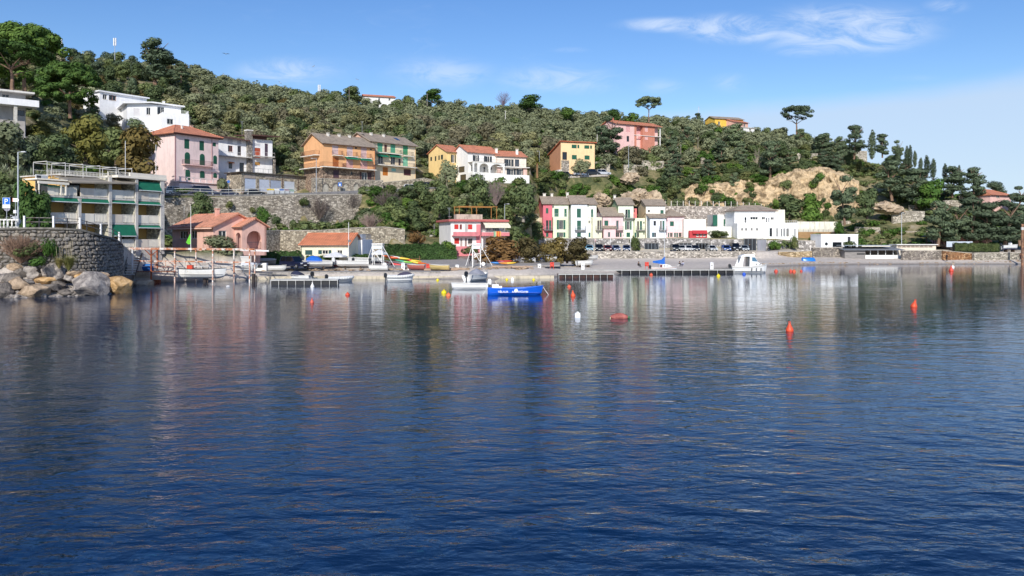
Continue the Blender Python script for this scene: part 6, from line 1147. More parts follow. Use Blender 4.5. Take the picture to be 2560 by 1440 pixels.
 for px, y0, y1, lb in ((287, 128, 95, 'slim white phone mast with a pale antenna head on the crest'), (152, 140, 98, 'pair of white antenna panels behind the big pine'), (798, 240, 212, 'lattice mast with small antennas on the crest')):
  Y = 275 if px < 400 else 322; t = thing('phone_mast', lb, 'antenna', G(px, Y, zat(y0, Y)-3)); h = zat(y1, Y)-zat(y0, Y)+3; mb = MB(); mb.tube((0, 0, 0), (0, 0, h), .12, .08, n=6); mb.build('mast', gal, t)
  for a in (-.35, .35): mb = MB(); mb.box(a-.16, -.1, h-2.6, a+.16, .1, h); mb.bar((0, 0, h-1), (a, 0, h-1), .06); mb.build('panel', M('paint', '#dcdad8'), t)
 t = thing('mooring_post', 'thick brown mooring post standing in the water at the picture edge', 'post', G(2556, 181, -1)); mb = MB(); mb.tube((0, 0, 0), (0, 0, zat(560, 181)+1), .3, .26, n=10); mb.build('timber', M('rust', '#a87a5a', c2='#6a5040'), t); mb = MB(); mb.tube((0, 0, zat(575, 181)+1), (0, 0, zat(568, 181)+1), .33, n=10); mb.build('collar', M('paint', '#c9c6c0'), t)
signs()
# ================================================================ cars
def car(label, loc, rz, col, kind='hatch', group=None):
 L, Wd, H = {'hatch': (3.9, 1.7, 1.48), 'suv': (4.4, 1.82, 1.7), 'sedan': (4.5, 1.78, 1.44), 'van': (4.6, 1.85, 1.95)}[kind]
 t = thing('parked_car', label, 'car', loc, rz, group); w = Wd/2
 belt = H*.58; g = .28
 if kind == 'van': body = [(-L/2, g+.1), (-L/2, belt+.05), (L*.30, belt), (L*.47, belt-.22), (L/2, g+.35), (L/2, g)]; cab = [(-L*.49, belt+.05), (-L*.46, H), (L*.12, H), (L*.30, belt)]
 elif kind == 'sedan': body = [(-L/2, g+.1), (-L/2+.05, belt-.02), (-L*.3, belt+.02), (L*.2, belt), (L*.45, belt-.16), (L/2, g+.3), (L/2, g)]; cab = [(-L*.34, belt+.02), (-L*.17, H), (L*.07, H), (L*.23, belt)]
 elif kind == 'suv': body = [(-L/2, g+.12), (-L/2+.03, belt), (L*.18, belt), (L*.44, belt-.12), (L/2, g+.45), (L/2, g+.05)]; cab = [(-L*.48, belt), (-L*.42, H), (L*.06, H), (L*.22, belt)]
 else: body = [(-L/2, g+.12), (-L/2+.04, belt), (L*.2, belt), (L*.44, belt-.17), (L/2, g+.35), (L/2, g)]; cab = [(-L*.47, belt), (-L*.36, H), (L*.05, H), (L*.25, belt)]
 pts = [(-L/2+.1, g)]+body+[(L/2-.1, g-.05)]
 mb = MB(); n = len(pts)          # body lofted over the width with tucked sides
 secs = [(-w, .93), (-w*.93, 1.0), (w*.93, 1.0), (w, .93)]; zc = (g+belt)/2; vs = []
 for y, k in secs: vs += [(x*(1 if k == 1 else .985), y, zc+(z-zc)*k) for x, z in pts]
 fs = [(s*n+i, s*n+(i+1) % n, (s+1)*n+(i+1) % n, (s+1)*n+i) for s in range(3) for i in range(n)]+[tuple(range(n-1, -1, -1)), tuple(range(3*n, 4*n))]; mb.add(vs, fs)
 paint = M('carpaint', col); mb.build('body', paint, t)
 gl = M('glass', '#0c1014'); mb = MB(); wt = w*.78; wb = w*.94   # glasshouse
 A = [(cab[0][0], s*wb, cab[0][1]+.003) for s in (-1, 1)]+[(cab[1][0], s*wt, cab[1][1]-.05) for s in (-1, 1)]+[(cab[2][0], s*wt, cab[2][1]-.05) for s in (-1, 1)]+[(cab[3][0], s*wb, cab[3][1]+.003) for s in (-1, 1)]
 mb.add(A, [(0, 2, 3, 1), (4, 6, 7, 5), (0, 6, 4, 2), (1, 3, 5, 7), (2, 4, 5, 3)]); mb.build('windows', gl, t)
 mb = MB(); mb.box(cab[1][0]-.05, -wt-.02, H-.055, cab[2][0]+.05, wt+.02, H); 
 for s in (-1, 1):
  for (a, b) in ((0, 1), (3, 2)): mb.bar((cab[a][0], s*wb, cab[a][1]), (cab[b][0], s*(wt+.01), H-.03), .09, .07)
  xm = (cab[1][0]+cab[2][0])/2-.1; mb.bar((xm, s*wb*1.005, belt), (xm, s*(wt+.01), H-.03), .08, .05)
 mb.build('roof', paint, t)
 for x in (-L*.31, L*.31):
  for s in (-1, 1):
   mb = MB(); r = .31; mb.tube((x, s*(w-.2), r), (x, s*(w+.015), r), r, n=14); o = mb.build('wheel', M('paint', '#151515', r=.8), t); mb = MB(); mb.tube((x, s*(w+.016), r), (x, s*(w+.03), r), r*.62, n=10); mb.build('rim', M('paint', '#a9acb0', r=.3, metal=.7), o)
 for s in (-1, 1):
  mb = MB(); mb.box(L/2-.1, s*w*.72-.2, belt-.36, L/2+.01, s*w*.72+.2, belt-.2); mb.build('headlight', M('glass', '#d8dce0'), t); mb = MB(); mb.box(-L/2-.01, s*w*.8-.12, belt-.3, -L/2+.1, s*w*.8+.12, belt-.02); mb.build('tail_light', M('paint', '#8a1414', r=.2), t)
  mb = MB(); mb.box(cab[3][0]-.25, s*(w+.1)-.09, belt+.02, cab[3][0]-.12, s*(w+.1)+.09, belt+.17); mb.build('mirror', paint, t)
 mb = MB(); mb.box(L/2-.04, -w*.5, g+.05, L/2+.015, w*.5, g+.28); mb.build('grille', M('paint', '#16181a'), t); mb = MB(); mb.box(L/2+.016, -.26, g+.08, L/2+.03, .26, g+.2); mb.box(-L/2-.02, -.26, g+.2, -L/2+.02, .26, g+.32); mb.build('number_plate', M('paint', '#e8e8e4'), t)
 return t
def cars():
 F = -math.pi/2
 def at(px, Y, z): return G(px, Y, z)
 car('navy blue estate car parked in the boat yard beside the first white boats', at(736, 117.5, 1.42), R(-32), '#161d38', 'suv')
 g = 'cars parked below the coloured row'; Y = 196.6; z = 2.805
 for px, c, k, lb in ((1474, '#7ab4d0', 'hatch', 'pale blue car half hidden behind the brown tree in the beach parking'), (1498, '#2a2c2e', 'suv', 'dark off-roader at the first arch of the beach parking'), (1518.5, '#7a2428', 'hatch', 'dark red car in the beach parking'), (1539, '#5a6f96', 'hatch', 'grey blue car under the wide arch'), (1566, '#34507a', 'hatch', 'blue car at the right end of the wide arch'), (1688, '#2f3432', 'suv', 'dark green off-roader near the low garage slits'), (1703.5, '#d8d8d6', 'hatch', 'white car squeezed beside the dark off-roader'), (1720, '#e4e4e2', 'hatch', 'white hatchback under the low garage slits'), (1736, '#23283a', 'hatch', 'dark blue car beside the dark garage doors'), (1778.5, '#c9cccc', 'sedan', 'silver car parked alone before the grey wall'), (1815, '#2a5aa8', 'hatch', 'bright blue car near the restaurant entrance'), (1837, '#14161c', 'van', 'black van near the restaurant entrance'), (1860, '#98a0a8', 'hatch', 'silver grey car next to the restaurant steps')): car(lb, at(px, Y, z), F+rnd.uniform(-.12, .12), c, k, g)
 g = 'cars along the upper road'
 car('white off-roader parked on the upper road below the pink villa', at(443, 162, 14.55), R(28), '#e6e6e4', 'suv', g); car('dark blue van parked behind the railing below the pink villa', at(512, 164.5, 14.62), R(28), '#1e2644', 'van', g); car('navy blue car beside the round blue road sign', at(568, 166.5, 14.6), R(28), '#1a2240', 'sedan', g); car('black saloon in front of the garage doors', at(634, 169.5, 14.85), R(30), '#101218', 'sedan', g)
 car('white hatchback on the lane below the yellow house', at(1028, 185.2, 16.85), R(15), '#e4e4e2', 'hatch', g); car('black off-roader on the lane beside the bougainvillea', at(1077, 189, 17.35), R(15), '#16181a', 'suv', g)
 g = 'cars on the hill road by the ochre house'
 for px, Y, z, c, k, lb in ((1352, 228.5, 22.2, '#dcdcda', 'hatch', 'white car on the hill road left of the ochre house'), (1415, 234.6, 23.95, '#2a2e38', 'sedan', 'dark saloon in front of the ochre house'), (1449, 236.4, 24.3, '#e2e2e0', 'hatch', 'white car in front of the ochre house'), (1480, 238, 24.55, '#14161a', 'van', 'black van at the right corner of the ochre house'), (1508, 239.2, 24.75, '#b9bcc0', 'suv', 'grey off-roader past the ochre house'), (1262, 204.5, 18.9, '#e8e8e6', 'van', 'white van under the cream house terrace')): car(lb, at(px, Y, z), R(12), c, k, g)
 # recycling bins
 for i, (px, c, lb) in enumerate(((676, '#d8b82a', 'yellow lidded recycling bin by the garages'), (690, '#d8d8d4', 'white lidded recycling bin by the garages'), (703, '#5a7ab0', 'blue lidded recycling bin by the garages'), (715, '#8a6a74', 'brown lidded recycling bin by the garages'), (727, '#2f7a58', 'green lidded recycling bin by the garages'))):
  t = thing('recycling_bin', lb, 'bin', G(px, 170.2+i*.9, 15.0), R(40), 'recycling bins'); mb = MB(); mb.prism([(-.48, -.5, 0), (.48, -.5, 0), (.52, -.58, 1.0), (-.52, -.58, 1.0)], [(-.48, .5, 0), (.48, .5, 0), (.52, .58, 1.0), (-.52, .58, 1.0)]); mb.build('body', M('paint', '#c2c6c8'), t)
  mb = MB(); q = [(-.6, 1.003), (.6, 1.003), (.45, 1.3), (0, 1.42), (-.45, 1.3)]; mb.prism([(-.56, a, b) for a, b in q], [(.56, a, b) for a, b in q]); mb.build('lid', M('paint', c), t)
  for x in (-.4, .4): mb = MB(); mb.tube((x, -.3, .0), (x, -.3, .01), .08, n=6); mb.box(x-.03, -.52, .3, x+.03, -.5, .8); mb.build('rib', M('paint', '#8a8e90'), t)
 t = thing('road_railing', 'pale tube railing along the edge of the upper road', 'railing', G(405, 154.4, 14.3)); mb = MB(); pts = [G(p, Y, z+.38) for p, Y, z in ((405, 154.4, 14.0), (470, 157.4, 14.25), (560, 160.9, 14.2), (650, 163.4, 14.5), (740, 166.9, 14.9))]; railing(mb, [p-t.location for p in pts], 1.0, 2.2, .07, (1.0, .5)); mb.build('rails', M('paint', '#c4c2bc', wear=.15), t)
 t = thing('wall_fence', 'row of pale fence posts along the tall retaining wall', 'fence', G(1640, 224.5, zat(516, 224.5)))
 for p in range(1648, 1905, 15):
  Yp = float(np.interp(p, [1640, 1760, 1850, 1900], [224.6, 225.6, 226.6, 229.6])); zp = zat(float(np.interp(p, [1640, 1760, 1850, 1900], [516, 516, 518, 523])), Yp); q = G(p, Yp, zp)-t.location; mb = MB(); mb.box(q.x-.07, q.y-.07, q.z, q.x+.07, q.y+.07, q.z+1.55); mb.build('post', M('concrete', '#c9c2b8'), t)
 mb = MB(); pr = None
 for p in (1648, 1760, 1850, 1900):
  Yp = float(np.interp(p, [1640, 1760, 1850, 1900], [224.6, 225.6, 226.6, 229.6])); q = G(p, Yp, zat(float(np.interp(p, [1640, 1760, 1850, 1900], [516, 516, 518, 523])), Yp))-t.location
  if pr: [mb.bar(pr+Vector((0, 0, k)), q+Vector((0, 0, k)), .03) for k in (.5, 1.0, 1.45)]
  pr = q
 mb.build('wire', M('paint', '#8a8680'), t)
cars()
# arches, garage mouths and the entrance in the terrace wall under the coloured row
def wall_openings():
 dk = M('paint', '#1c1e22', r=.9); rim = M('concrete', '#8f8a84')
 def arch(lb, a, b, yt, yb, rise, Y=201.15, closed=False):
  z0, z1 = zat(yb, Y), zat(yt, Y); x0, x1 = az(a)*Y, az(b)*Y; w = x1-x0; n = 10; t = thing('garage_arch', lb, 'garage', (x0, Y, z0)); pts = [(0, 0), (w, 0)]+[(w/2+w/2*math.cos(math.pi*i/n), z1-z0-rise+rise*math.sin(math.pi*i/n)) for i in range(n+1)]
  mb = MB(); mb.prism([(x, -.03, z) for x, z in pts], [(x, -.08, z) for x, z in pts]); mb.build('opening', dk if not closed else M('paint', '#a9a398'), t); mb = MB()
  for p, q in zip(pts[2:], pts[3:]): mb.bar((p[0], -.1, p[1]), (q[0], -.1, q[1]), .2, .16)
  mb.box(-.12, -.2, 0, 0, -.02, pts[-1][1]); mb.box(w, -.2, 0, w+.12, -.02, pts[2][1]); mb.build('arch_ring', rim, t)
  if not closed: return
  mb = MB(); [mb.box(w*k-.05, -.14, 0, w*k+.05, -.085, z1-z0-rise*.4) for k in (.33, .66)]; mb.build('mullion', rim, t)
 arch('dark arched garage mouth half behind the brown trees', 1456, 1480, 609, 628, .7); arch('wide shallow arched garage in the terrace wall', 1529, 1571, 608, 628, .6, closed=True)
 def gate(name, lb, a, b, yt, yb, n, col='#22262e', Y=201.15):
  z0, z1 = zat(yb, Y), zat(yt, Y); x0, x1 = az(a)*Y, az(b)*Y; w = x1-x0; t = thing(name, lb, 'door', (x0, Y, z0)); mb = MB(); mb.box(0, -.1, 0, w, -.03, z1-z0); mb.build('opening', M('glass', col), t)
  for i in range(n+1): mb = MB(); x = w*i/n; mb.box(x-.04, -.16, 0, x+.04, -.101, z1-z0); mb.build('mullion', M('paint', '#8f979c', metal=.5), t)
  mb = MB(); mb.box(-.1, -.18, z1-z0+.003, w+.1, -.02, z1-z0+.15); mb.build('lintel', rim, t); return t, w, z1-z0
 t, w, h = gate('entrance_door', 'dark glazed entrance under the RESIDENCE lettering', 1611.5, 1646, 608, 628, 4); text_mesh('lettering', 'RESIDENCE', .5, M('paint', '#3a2a2e'), t, (w*.47, -.2, h+.28))
 gate('entrance_door', 'dark recessed entrance with white pillars below the restaurant', 1860, 1890, 597, 628, 3, '#24242a', 201.0); gate('entrance_door', 'grey glazed shopfront under the dark restaurant sign', 1893, 1915, 599, 628, 2, '#8a8a92', 200.95); gate('garage_opening', 'first low dark garage slit', 1698, 1729, 608, 615, 3); gate('garage_opening', 'second taller dark garage opening', 1739, 1770, 608, 627, 4, '#1a1a1c'); gate('garage_opening', 'dark door in the wall right of the restaurant', 1964, 1974, 606, 622, 1, Y=199.9); gate('garage_opening', 'narrow dark door right of the restaurant', 1955, 1958, 606, 622, 1, Y=200.2)
 for i, p in enumerate((1487, 1526, 1576)): t = thing('flag_pole', ['first white pole against the terrace wall', 'second white pole against the terrace wall', 'third white pole against the terrace wall'][i], 'pole', G(p, 199.5, 2.8)); mb = MB(); mb.tube((0, 0, 0), (0, 0, 3.2), .04, n=6); mb.build('pole', M('paint', '#e4e4e2'), t); mb = MB(); mb.box(.02, -.01, 2.2, .14, .01, 3.1); mb.build('pennant', M('cloth', '#c86a6a' if i == 0 else '#dcdcdc'), t)
wall_openings()
# ================================================================ boats
def hull_mesh(L, B, D, dr=.25, tr=.75, bow=.35, flare=.82, n=16):
 """returns gunwale points and an MB with the shell; stern at -x, bow at +x, z=0 at the waterline"""
 mb = MB(); S = []
 for i in range(n+1):
  t = i/n
  b = B/2*((tr+(1-tr)*math.sin(min(1, t/.45)*math.pi/2)) if t < .45 else max(.015, math.cos(((t-.45)/.55)**1.7*math.pi/2)**.85))
  x = -L/2+L*t; zs = D*(1+.10*(1-t)**2*(1 if tr < .5 else .3))+bow*D*max(0, t-.35)**2*2.0; zk = -dr*(1-max(0, (t-.78)/.22)**2*1.0)
  xr = x-.0; up = max(0, (t-.85)/.15)
  S.append([(xr-L*.05*up, 0, zk), (xr-L*.03*up, b*flare*.72, zk+(zs-zk)*.22), (xr-L*.015*up, b*flare*1.06, zk+(zs-zk)*.55), (xr, b, zs)])
 vs = []
 for s in S: vs += [(x, -y, z) for x, y, z in s[:0:-1]]+s
 m = 7; fs = [(i*m+j, i*m+j+1, (i+1)*m+j+1, (i+1)*m+j) for i in range(n) for j in range(m-1)]; fs.append(tuple(range(m))); mb.add(vs, fs)
 return mb, S
def boat(label, loc, rz, L, B, D, hull='#e9e9e6', trim='#c9c6c0', inner='#d8d6d0', dr=.22, tr=.75, bow=.35, feats=(), name='boat', group=None, tilt=0):
 t = thing(name, label, 'boat', loc, rz, group); t.rotation_euler = (tilt, 0, rz); mb, S = hull_mesh(L, B, D, dr, tr, bow); mb.build('hull', M('paint', hull, r=.3, wear=.07), t, smooth=True)
 mb = MB()
 for s in (-1, 1):
  for a, b in zip(S, S[1:]): mb.bar((a[3][0], s*a[3][1], a[3][2]), (b[3][0], s*b[3][1], b[3][2]), .07, .06)
 mb.bar((S[0][3][0], -S[0][3][1], S[0][3][2]), (S[0][3][0], S[0][3][1], S[0][3][2]), .07, .06); mb.build('gunwale', M('paint', trim, r=.5), t)
 zf = D*.35; mb = MB(); ins = [(a[3][0], a[3][1]*.93) for a in S[:-1]]; mb.poly([(x, -y, zf) for x, y in ins]+[(x, y, zf) for x, y in ins[::-1]]); mb.build('floor', M('paint', inner, r=.7), t)
 P = lambda c, **k: M('paint', c, **k)
 for f in feats:
  k, *a = f if isinstance(f, tuple) else (f,)
  if k == 'bench':
   for x in (-.25, .1): mb = MB(); i = int((x+.5)*16); b = S[i][3][1]*.92; mb.box(x*L-.13, -b, D*.72, x*L+.13, b, D*.8); mb.build('thwart', P(a[0] if a else '#c9b99a'), t)
  elif k == 'engine':
   c = a[0] if a else '#1d2026'; mb = MB(); x = -L/2-.16; mb.box(x-.22, -.18, D*.85, x+.2, .18, D*.85+.48); mb.prism([(x-.2, -.16, D*.85+.481), (x+.16, -.16, D*.85+.481), (x+.08, -.12, D*.85+.62), (x-.12, -.12, D*.85+.62)], [(x-.2, .16, D*.85+.481), (x+.16, .16, D*.85+.481), (x+.08, .12, D*.85+.62), (x-.12, .12, D*.85+.62)]); o = mb.build('outboard_engine', P(c, r=.35), t)
   mb = MB(); mb.box(x-.07, -.05, -.25, x+.09, .05, D*.85-.004); mb.build('engine_leg', P('#4a4c50'), o)
  elif k == 'cover':      # canvas stretched over a ridge
   c = a[0]; x0, x1, hh = (a[1:] if len(a) > 1 else (-.48, .45, .35)); vs = []; N_ = 10; mb = MB()
   for i in range(N_+1):
    u = x0+(x1-x0)*i/N_; j = min(16, max(0, (u+.5)*16)); j0 = int(j); q = S[min(j0, 16)][3]; b = q[1]*1.04; z = q[2]+.04; r = hh*math.sin(math.pi*min(1, max(0, (i+.6)/(N_+1.2))))**.6
    for s, e in ((-1, 0), (-.55, .6), (0, 1), (.55, .6), (1, 0)): vs.append((u*L, b*s, z+r*e-(.14 if abs(s) == 1 else 0)))
   fs = [(i*5+j, i*5+j+1, (i+1)*5+j+1, (i+1)*5+j) for i in range(N_) for j in range(4)]+[(0, 1, 2, 3, 4), tuple(range(N_*5, N_*5+5))]; mb.add(vs, fs); mb.build('canvas_cover', M('cloth', c), t)
  elif k == 'console':
   mb = MB(); mb.prism([(-.1, -.35, zf), (.5, -.35, zf), (.35, -.35, D+.55), (0, -.35, D+.6)], [(-.1, .35, zf), (.5, .35, zf), (.35, .35, D+.55), (0, .35, D+.6)]); mb.build('console', P('#ececea'), t); mb = MB(); mb.prism([(.3, -.33, D+.56), (.34, -.33, D+.56), (.2, -.33, D+.9), (.16, -.33, D+.9)], [(.3, .33, D+.56), (.34, .33, D+.56), (.2, .33, D+.9), (.16, .33, D+.9)]); mb.build('windscreen', M('glass', '#3a4a54'), t)
  elif k == 'cabin':      # small trunk cabin with round ports
   q = [(-.18*L, D*.8), (.30*L, D*1.05), (.22*L, D+.42), (.08*L, D+.58), (-.18*L, D+.55)]; mb = MB(); b = B*.34; mb.prism([(x, -b, z) for x, z in q], [(x, b, z) for x, z in q]); o = mb.build('cabin', P('#ecebe8'), t)
   for s in (-1, 1):
    for x in (0, .1*L): mb = MB(); mb.lathe([(.0, 0), (.11, 0), (.11, .02), (0, .02)], 10); w = mb.build('porthole', M('glass', '#28405c'), o); w.location = (x, s*(b+.001), D+.28); w.rotation_euler = (R(90)*s, 0, 0)
   mb = MB(); mb.box(-.17*L, -b-.012, D+.05, -.08*L, -b-.002, D+.5); mb.build('locker_door', P('#6a2a30'), o)
  elif k == 'mast':
   hm = a[0]; mb = MB(); mb.tube((.02*L, 0, D*.9), (.02*L, 0, hm), .06, .045, n=8); mb.build('mast', P('#e6e6e4', metal=.3), t); mb = MB(); mb.tube((.02*L, 0, D+1.0), (-.42*L, 0, D+1.05), .05, n=6); mb.build('boom', P('#d8d8d4'), t)
   mb = MB(); q = [(.04*L, .55, 1.95), (-.1*L, .62, 1.35), (-.3*L, .72, 1.2), (-.43*L, .85, 1.12)]
   for (xa, za, zb), (xb, zc, zd) in zip(q, q[1:]): mb.prism([(xa, -.13, D+za), (xa, .13, D+za), (xa, .05, D+zb), (xa, -.05, D+zb)], [(xb, -.11, D+zc), (xb, .11, D+zc), (xb, .04, D+zd), (xb, -.04, D+zd)])
   mb.build('sail_cover', M('cloth', '#1f62b8'), t); mb = MB(); mb.bar((.02*L, 0, hm-.1), (.5*L, 0, D*1.2), .012); mb.bar((.02*L, 0, hm-.1), (-.5*L, 0, D), .012); [mb.bar((.02*L, 0, hm-.1), (0, s*B*.5, D), .012) for s in (-1, 1)]; mb.bar((0, -.45, hm*.55), (0, .45, hm*.55), .03); mb.build('rigging', P('#b9b9b9'), t)
  elif k == 'oar': mb = MB(); mb.bar((-.3*L, -.1, D), (-.36*L, -.15, D+.75), .05); mb.build('oar', M('wood', '#d8cbb4'), t)
  elif k == 'bag': mb = MB(); mb.box(-.42*L, -.3, D, -.3*L, .3, D+.42); mb.box(-.295*L, -.25, D, -.24*L, .2, D+.25); mb.build('fender_bag', P('#e8e4e0', r=.8), t)
  elif k == 'tubes':
   mb = MB()
   for s in (-1, 1):
    for a_, b_ in zip(S, S[1:]): mb.tube((a_[3][0], s*a_[3][1], a_[3][2]), (b_[3][0], s*b_[3][1], b_[3][2]), .2, n=8)
   mb.build('inflated_tube', P(a[0] if a else '#dcdcd8', r=.6), t, smooth=True)
  elif k == 'stripe':
   mb = MB()
   for s in (-1, 1):
    for a_, b_ in zip(S, S[1:]): mb.bar((a_[3][0], s*a_[3][1]*1.005, a_[3][2]-.14), (b_[3][0], s*b_[3][1]*1.005, b_[3][2]-.14), .02, a[1] if len(a) > 1 else .1)
   mb.build('stripe', P(a[0]), t)
  elif k == 'antifoul':
   mb2, S2 = hull_mesh(L*.985, B*.99, 0.06, dr+.02, tr, 0); mb2.build('antifouling', P(a[0], r=.7), t)
  elif k == 'rail':
   mb = MB(); pr = None
   for i in range(9, 17):
    q = S[i][3]
    for s in (-1, 1):
     if i % 2: mb.bar((q[0], s*q[1]*.9, q[2]), (q[0], s*q[1]*.88, q[2]+.42), .03)
     if pr: mb.bar((pr[0], s*pr[1]*.88, pr[2]+.42), (q[0], s*q[1]*.88, q[2]+.42), .035)
    pr = q
   mb.build('pulpit_rail', P('#c9c9c9', metal=.7), t)
 return t, S
def fleet():
 wl = lambda y: HCAM*FPX/(y-YH)
 # blue rowing boat with painted letters
 Y = wl(736.5); t, S = boat('bright blue rowing boat with white lettering moored in the bay', G(1288.5, Y, 0), R(1), 5.6, 1.55, .62, '#1660d4', '#2a70dc', '#d8dcd8', .2, .25, .55, [('bench', '#e8e8e4'), 'bag', 'oar'], 'rowing_boat')
 wt = M('paint', '#eef2f6')
 for txt, x in (('TIBLAUR', -1.25), ('ANTIFINAMBI', .45)): text_mesh('lettering', txt, .27, wt, t, (x, -.80 if x > 0 else -.78, .24), (R(80), 0, R(-1)), .012)
 mb = MB(); mb.lathe([(0, 0), (.17, .01), (.17, .04), (0, .05)], 12); o = mb.build('crest', wt, t); o.rotation_euler = (R(84), 0, 0); o.location = (.05, -.80, .46)
 for x, dx in ((-2.8, -.5), (2.8, .55)): mb = MB(); mb.tube((x, 0, .75), (x+dx, -.2, -.05), .022, n=5); mb.build('mooring_rope', M('paint', '#e8e6e0'), t)
 Y = wl(722); boat('plain white rowing boat moored behind the blue one', G(1174, Y, 0), R(182), 4.15, 1.5, .58, '#ecebe8', '#d0cec8', '#e2e2de', .2, .7, .3, ['bench', ('engine', '#c9c9c6')], 'rowing_boat')
 Y = wl(703); boat('white motorboat with grey console cover and big dark outboard seen from astern', G(1192, Y+2, 0), R(62), 5.2, 2.2, .85, feats=['engine', ('cover', '#8a8c96', -.18, .14, .75), 'rail'], name='motorboat')
 Y = wl(703.5); boat('small white inflatable dinghy at the end of the floating dock', G(851, Y+.6, 0), R(20), 3.3, 1.5, .4, '#d8d8d4', feats=['tubes', 'engine'], name='dinghy'); boat('white motorboat under a folded navy cover behind the floating dock', G(752, 112.2, 0), R(160), 3.4, 1.6, .6, feats=[('cover', '#2a2f48', -.05, .45, .5), 'engine'], name='motorboat')
 boat('white motorboat with a rumpled purple grey cover by the quay step', G(1000, wl(704)+.4, 0), R(15), 3.5, 1.6, .65, feats=[('cover', '#4a4658', -.1, .46, .55), 'engine', ('tubes', '#dcdcd8')], name='motorboat')
 boat('small white console boat at the inner end of the pier', G(1077, 120.5, 0), R(-8), 3.4, 1.5, .55, feats=['console', 'engine'], name='motorboat'); boat('long low white launch lying against the pier', G(1207, 123.5, 0), R(178), 7.2, 2.0, .75, feats=['bench', ('stripe', '#c9c6c0')], name='launch')
 # cabin cruiser
 Y = wl(682); t, S = boat('white cabin cruiser with blue tinted windscreen moored at the pier head', G(1872, Y, 0), R(-2), 6.0, 2.3, 1.05, dr=.25, tr=.85, bow=.45, feats=['rail', 'engine', ('stripe', '#b9b5ae', .05)], name='cabin_cruiser'); P = M('paint', '#eeeeec', r=.3); b = .92
 mb = MB(); q = [(-.6, 1.0), (2.0, 1.35), (1.35, 1.75), (.75, 2.7), (-.05, 2.75), (-.1, 1.1)]; mb.prism([(x, -b, z) for x, z in q], [(x, b, z) for x, z in q]); mb.build('cabin', P, t)
 mb = MB(); mb.prism([(-1.7, -1.05, 2.76), (.85, -1.05, 2.76), (.6, -.9, 3.1), (-.9, -.9, 3.08)], [(-1.7, 1.05, 2.76), (.85, 1.05, 2.76), (.6, .9, 3.1), (-.9, .9, 3.08)]); mb.build('hard_top', P, t)
 mb = MB(); q = [(.3, 1.95), (1.22, 1.9), (.78, 2.6), (.3, 2.62)]; [mb.prism([(x, s*(b+.003), z) for x, z in q], [(x, s*(b+.02), z) for x, z in q]) for s in (-1, 1)]; mb.build('side_window', M('glass', '#4a7088'), t)
 mb = MB(); mb.prism([(1.33, -.8, 1.82), (1.37, -.8, 1.82), (.83, -.8, 2.62), (.79, -.8, 2.62)], [(1.33, .8, 1.82), (1.37, .8, 1.82), (.83, .8, 2.62), (.79, .8, 2.62)]); mb.build('windscreen', M('glass', '#4a7088'), t)
 mb = MB(); [mb.prism([(-2.1, s*.95, 1.05), (-1.25, s*.95, 1.05), (-1.05, s*.95, 2.75), (-1.5, s*.95, 2.75)], [(-2.1, s*1.02, 1.05), (-1.25, s*1.02, 1.05), (-1.05, s*1.02, 2.75), (-1.5, s*1.02, 2.75)]) for s in (-1, 1)]; mb.build('cockpit_side', P, t); mb = MB(); mb.box(-.35, -.85, 1.1, -.25, .85, 2.74); mb.build('cabin_door', M('glass', '#35424a'), t)
 for s in (-1, 1):
  for x in (1.0, 1.6): mb = MB(); mb.lathe([(0, 0), (.1, 0), (.1, .02), (0, .02)], 10); o = mb.build('porthole', M('glass', '#454a50'), t); o.location = (x, s*.93, 1.45-.0*x); o.rotation_euler = (R(90)*s, 0, 0)
 for i in range(3): mb = MB(); mb.tube((.2+i*.8, -1.13+.12*i, .35), (.2+i*.8, -1.13+.12*i, .85), .08, n=8); mb.build('fender', M('paint', '#3a3c44'), t)
 boat('little white sailing boat with blue sail cover and tall mast', G(1660, 139, .0), R(-3), 4.5, 1.7, .75, feats=['cabin', ('mast', 9.2), 'engine', ('stripe', '#c98a7a', .04)], name='sailing_boat')
 # boats on trailers and on the ground in the yard
 g = 'boats laid up in the boat yard'
